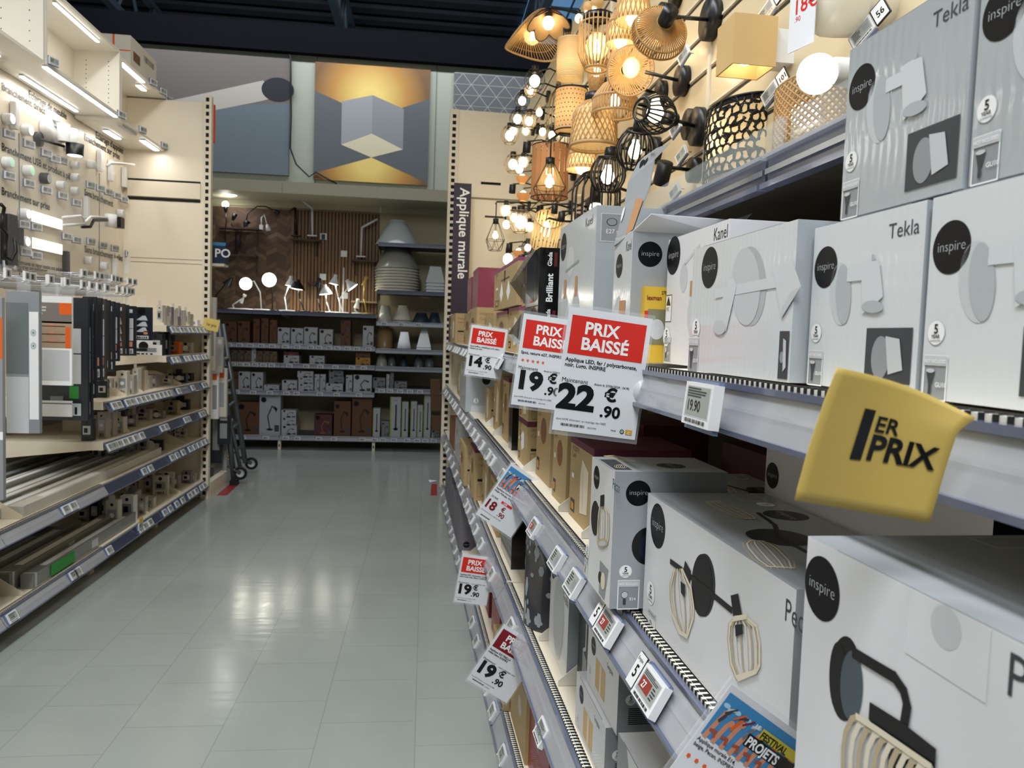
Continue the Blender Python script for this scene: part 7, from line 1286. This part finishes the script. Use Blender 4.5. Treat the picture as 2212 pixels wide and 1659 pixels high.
# wall shelves with lamps
def wshelf(x0, x1, y, label, m, br=None):
    a0, z = BZ(x0, y, .42); a1, _ = BZ(x1, y, .42); o = empty('wall_shelf', 'B', a0, .42, z, label, 'wall shelf'); w_ = a1-a0; MB().box(0, w_, 0, .14, -.016, 0, m).part('board', o)
    for f in (br or (.15, .85)): MB().box(w_*f-.008, w_*f+.008, .01, .14, -.024, -.016, m).box(w_*f-.008, w_*f+.008, .12, .14, -.17, -.016, m).part('bracket', o)
    return a0, a1, z
dw = mat('dark_shelf_wood', '#4a382d', .6); wb = mat('shelf_bracket_white', '#b5b1a5', .4)
wshelf(80, 330, 300, 'upper dark wall shelf on the herringbone panel', dw, (.9,)); wshelf(120, 310, 465, 'lower dark wall shelf on the herringbone panel', dw, (.95,)); wshelf(520, 690, 372, 'dark wall shelf with two upright lamps on the slat panel', dw); wshelf(880, 1040, 498, 'dark wall shelf with one white lamp at the right of the slat panel', dw); wshelf(610, 690, 632, 'short wall shelf low on the slat panel', dw); wshelf(880, 1035, 745, 'pale low shelf behind the lamps at the right of the slat panel', mat('pale_shelf_wood', '#8f7c5f', .6), (.1,))
def goose(pts, m, name, label, head=None, d=.46, t=.007, cat='clip lamp', lit=False):
    P = [BZ(x, y, d) for x, y in pts]; c = P[0]; o = empty(name, 'B', c[0], d, c[1], label, cat); MB().tube([(p[0]-c[0], 0, p[1]-c[1]) for p in P], t, m, 8).part('flexible_neck', o)
    e = Vector((P[-1][0]-c[0], 0, P[-1][1]-c[1])); f = Vector((P[-2][0]-c[0], 0, P[-2][1]-c[1])); u_ = (e-f).normalized(); MB().tube([tuple(e), tuple(e+u_*.07)], [.014, .03], m, 14).part('lamp_head', o); MB().box(-.02, .02, -.02, .02, -.02, .03, m).part('clip', o)
    if lit: MB().ball(tuple(e+u_*.08), .035, coolb, 10).part('lit_bulb', o); point(o, tuple(e+u_*.08+Vector((0, -.05, 0))), .3, (1, 1, 1), .035)
    return o
goose([(250, 290), (262, 225), (320, 182), (370, 182), (415, 205)], black, 'clip_lamp', 'black gooseneck clip lamp arching to the right on the herringbone panel'); goose([(345, 310), (345, 250), (362, 228), (378, 290)], white, 'clip_lamp', 'white gooseneck clip lamp on the upper wall shelf'); goose([(130, 440), (128, 330), (135, 270), (132, 215)], black, 'clip_lamp', 'clip lamp with a bright white bulb at the top left of the herringbone panel', lit=True, d=.40)
goose([(190, 460), (192, 330), (165, 290), (175, 262)], black, 'clip_lamp', 'black gooseneck lamp standing on the lower wall shelf'); goose([(210, 400), (225, 330), (245, 300)], black, 'clip_lamp', 'thin black clip lamp hanging below the upper wall shelf', t=.005)
def tasklamp(pts, m, label, t=.012): P = [BZ(x, y, .46) for x, y in pts]; c = P[0]; o = empty('task_lamp', 'B', c[0], .46, c[1], label, 'task lamp'); MB().box(-.05, .05, -.04, .04, 0, .012, m).part('lamp_base', o); MB().tube([(p[0]-c[0], 0, p[1]-c[1]) for p in P[:2]], t, m, 4).part('stem', o); MB().tube([(p[0]-c[0], 0, p[1]-c[1]) for p in P[1:]], t, m, 4).part('flat_head', o); return o
tasklamp([(650, 362), (648, 195), (590, 148)], white, 'white folding task lamp on the two-lamp wall shelf'); tasklamp([(552, 362), (548, 190), (505, 215)], black, 'black folding task lamp on the two-lamp wall shelf'); tasklamp([(940, 486), (945, 308), (1038, 258)], white, 'white folding task lamp on the right wall shelf')
# ================================================================ groups for repeats: things of one kind on one shelving share a group
_side = lambda o: 'far wall' if o.location.y > 5.95 else 'left shelving' if o.location.x < -1 else 'right shelving'
_cn = {}
for o in [o for o in S.objects if o.parent is None and 'category' in o]:
    _cn.setdefault((o.name.split('.')[0], _side(o)), []).append(o)
for (n, sd), L_ in _cn.items():
    if len(L_) > 2:
        for o in L_:
            if 'group' not in o:
                p_ = n.replace('_', ' '); o['group'] = (p_[:-1]+'ves' if p_.endswith('shelf') else p_+'es' if p_.endswith(('box', 's')) else p_+'s')+' of the '+sd
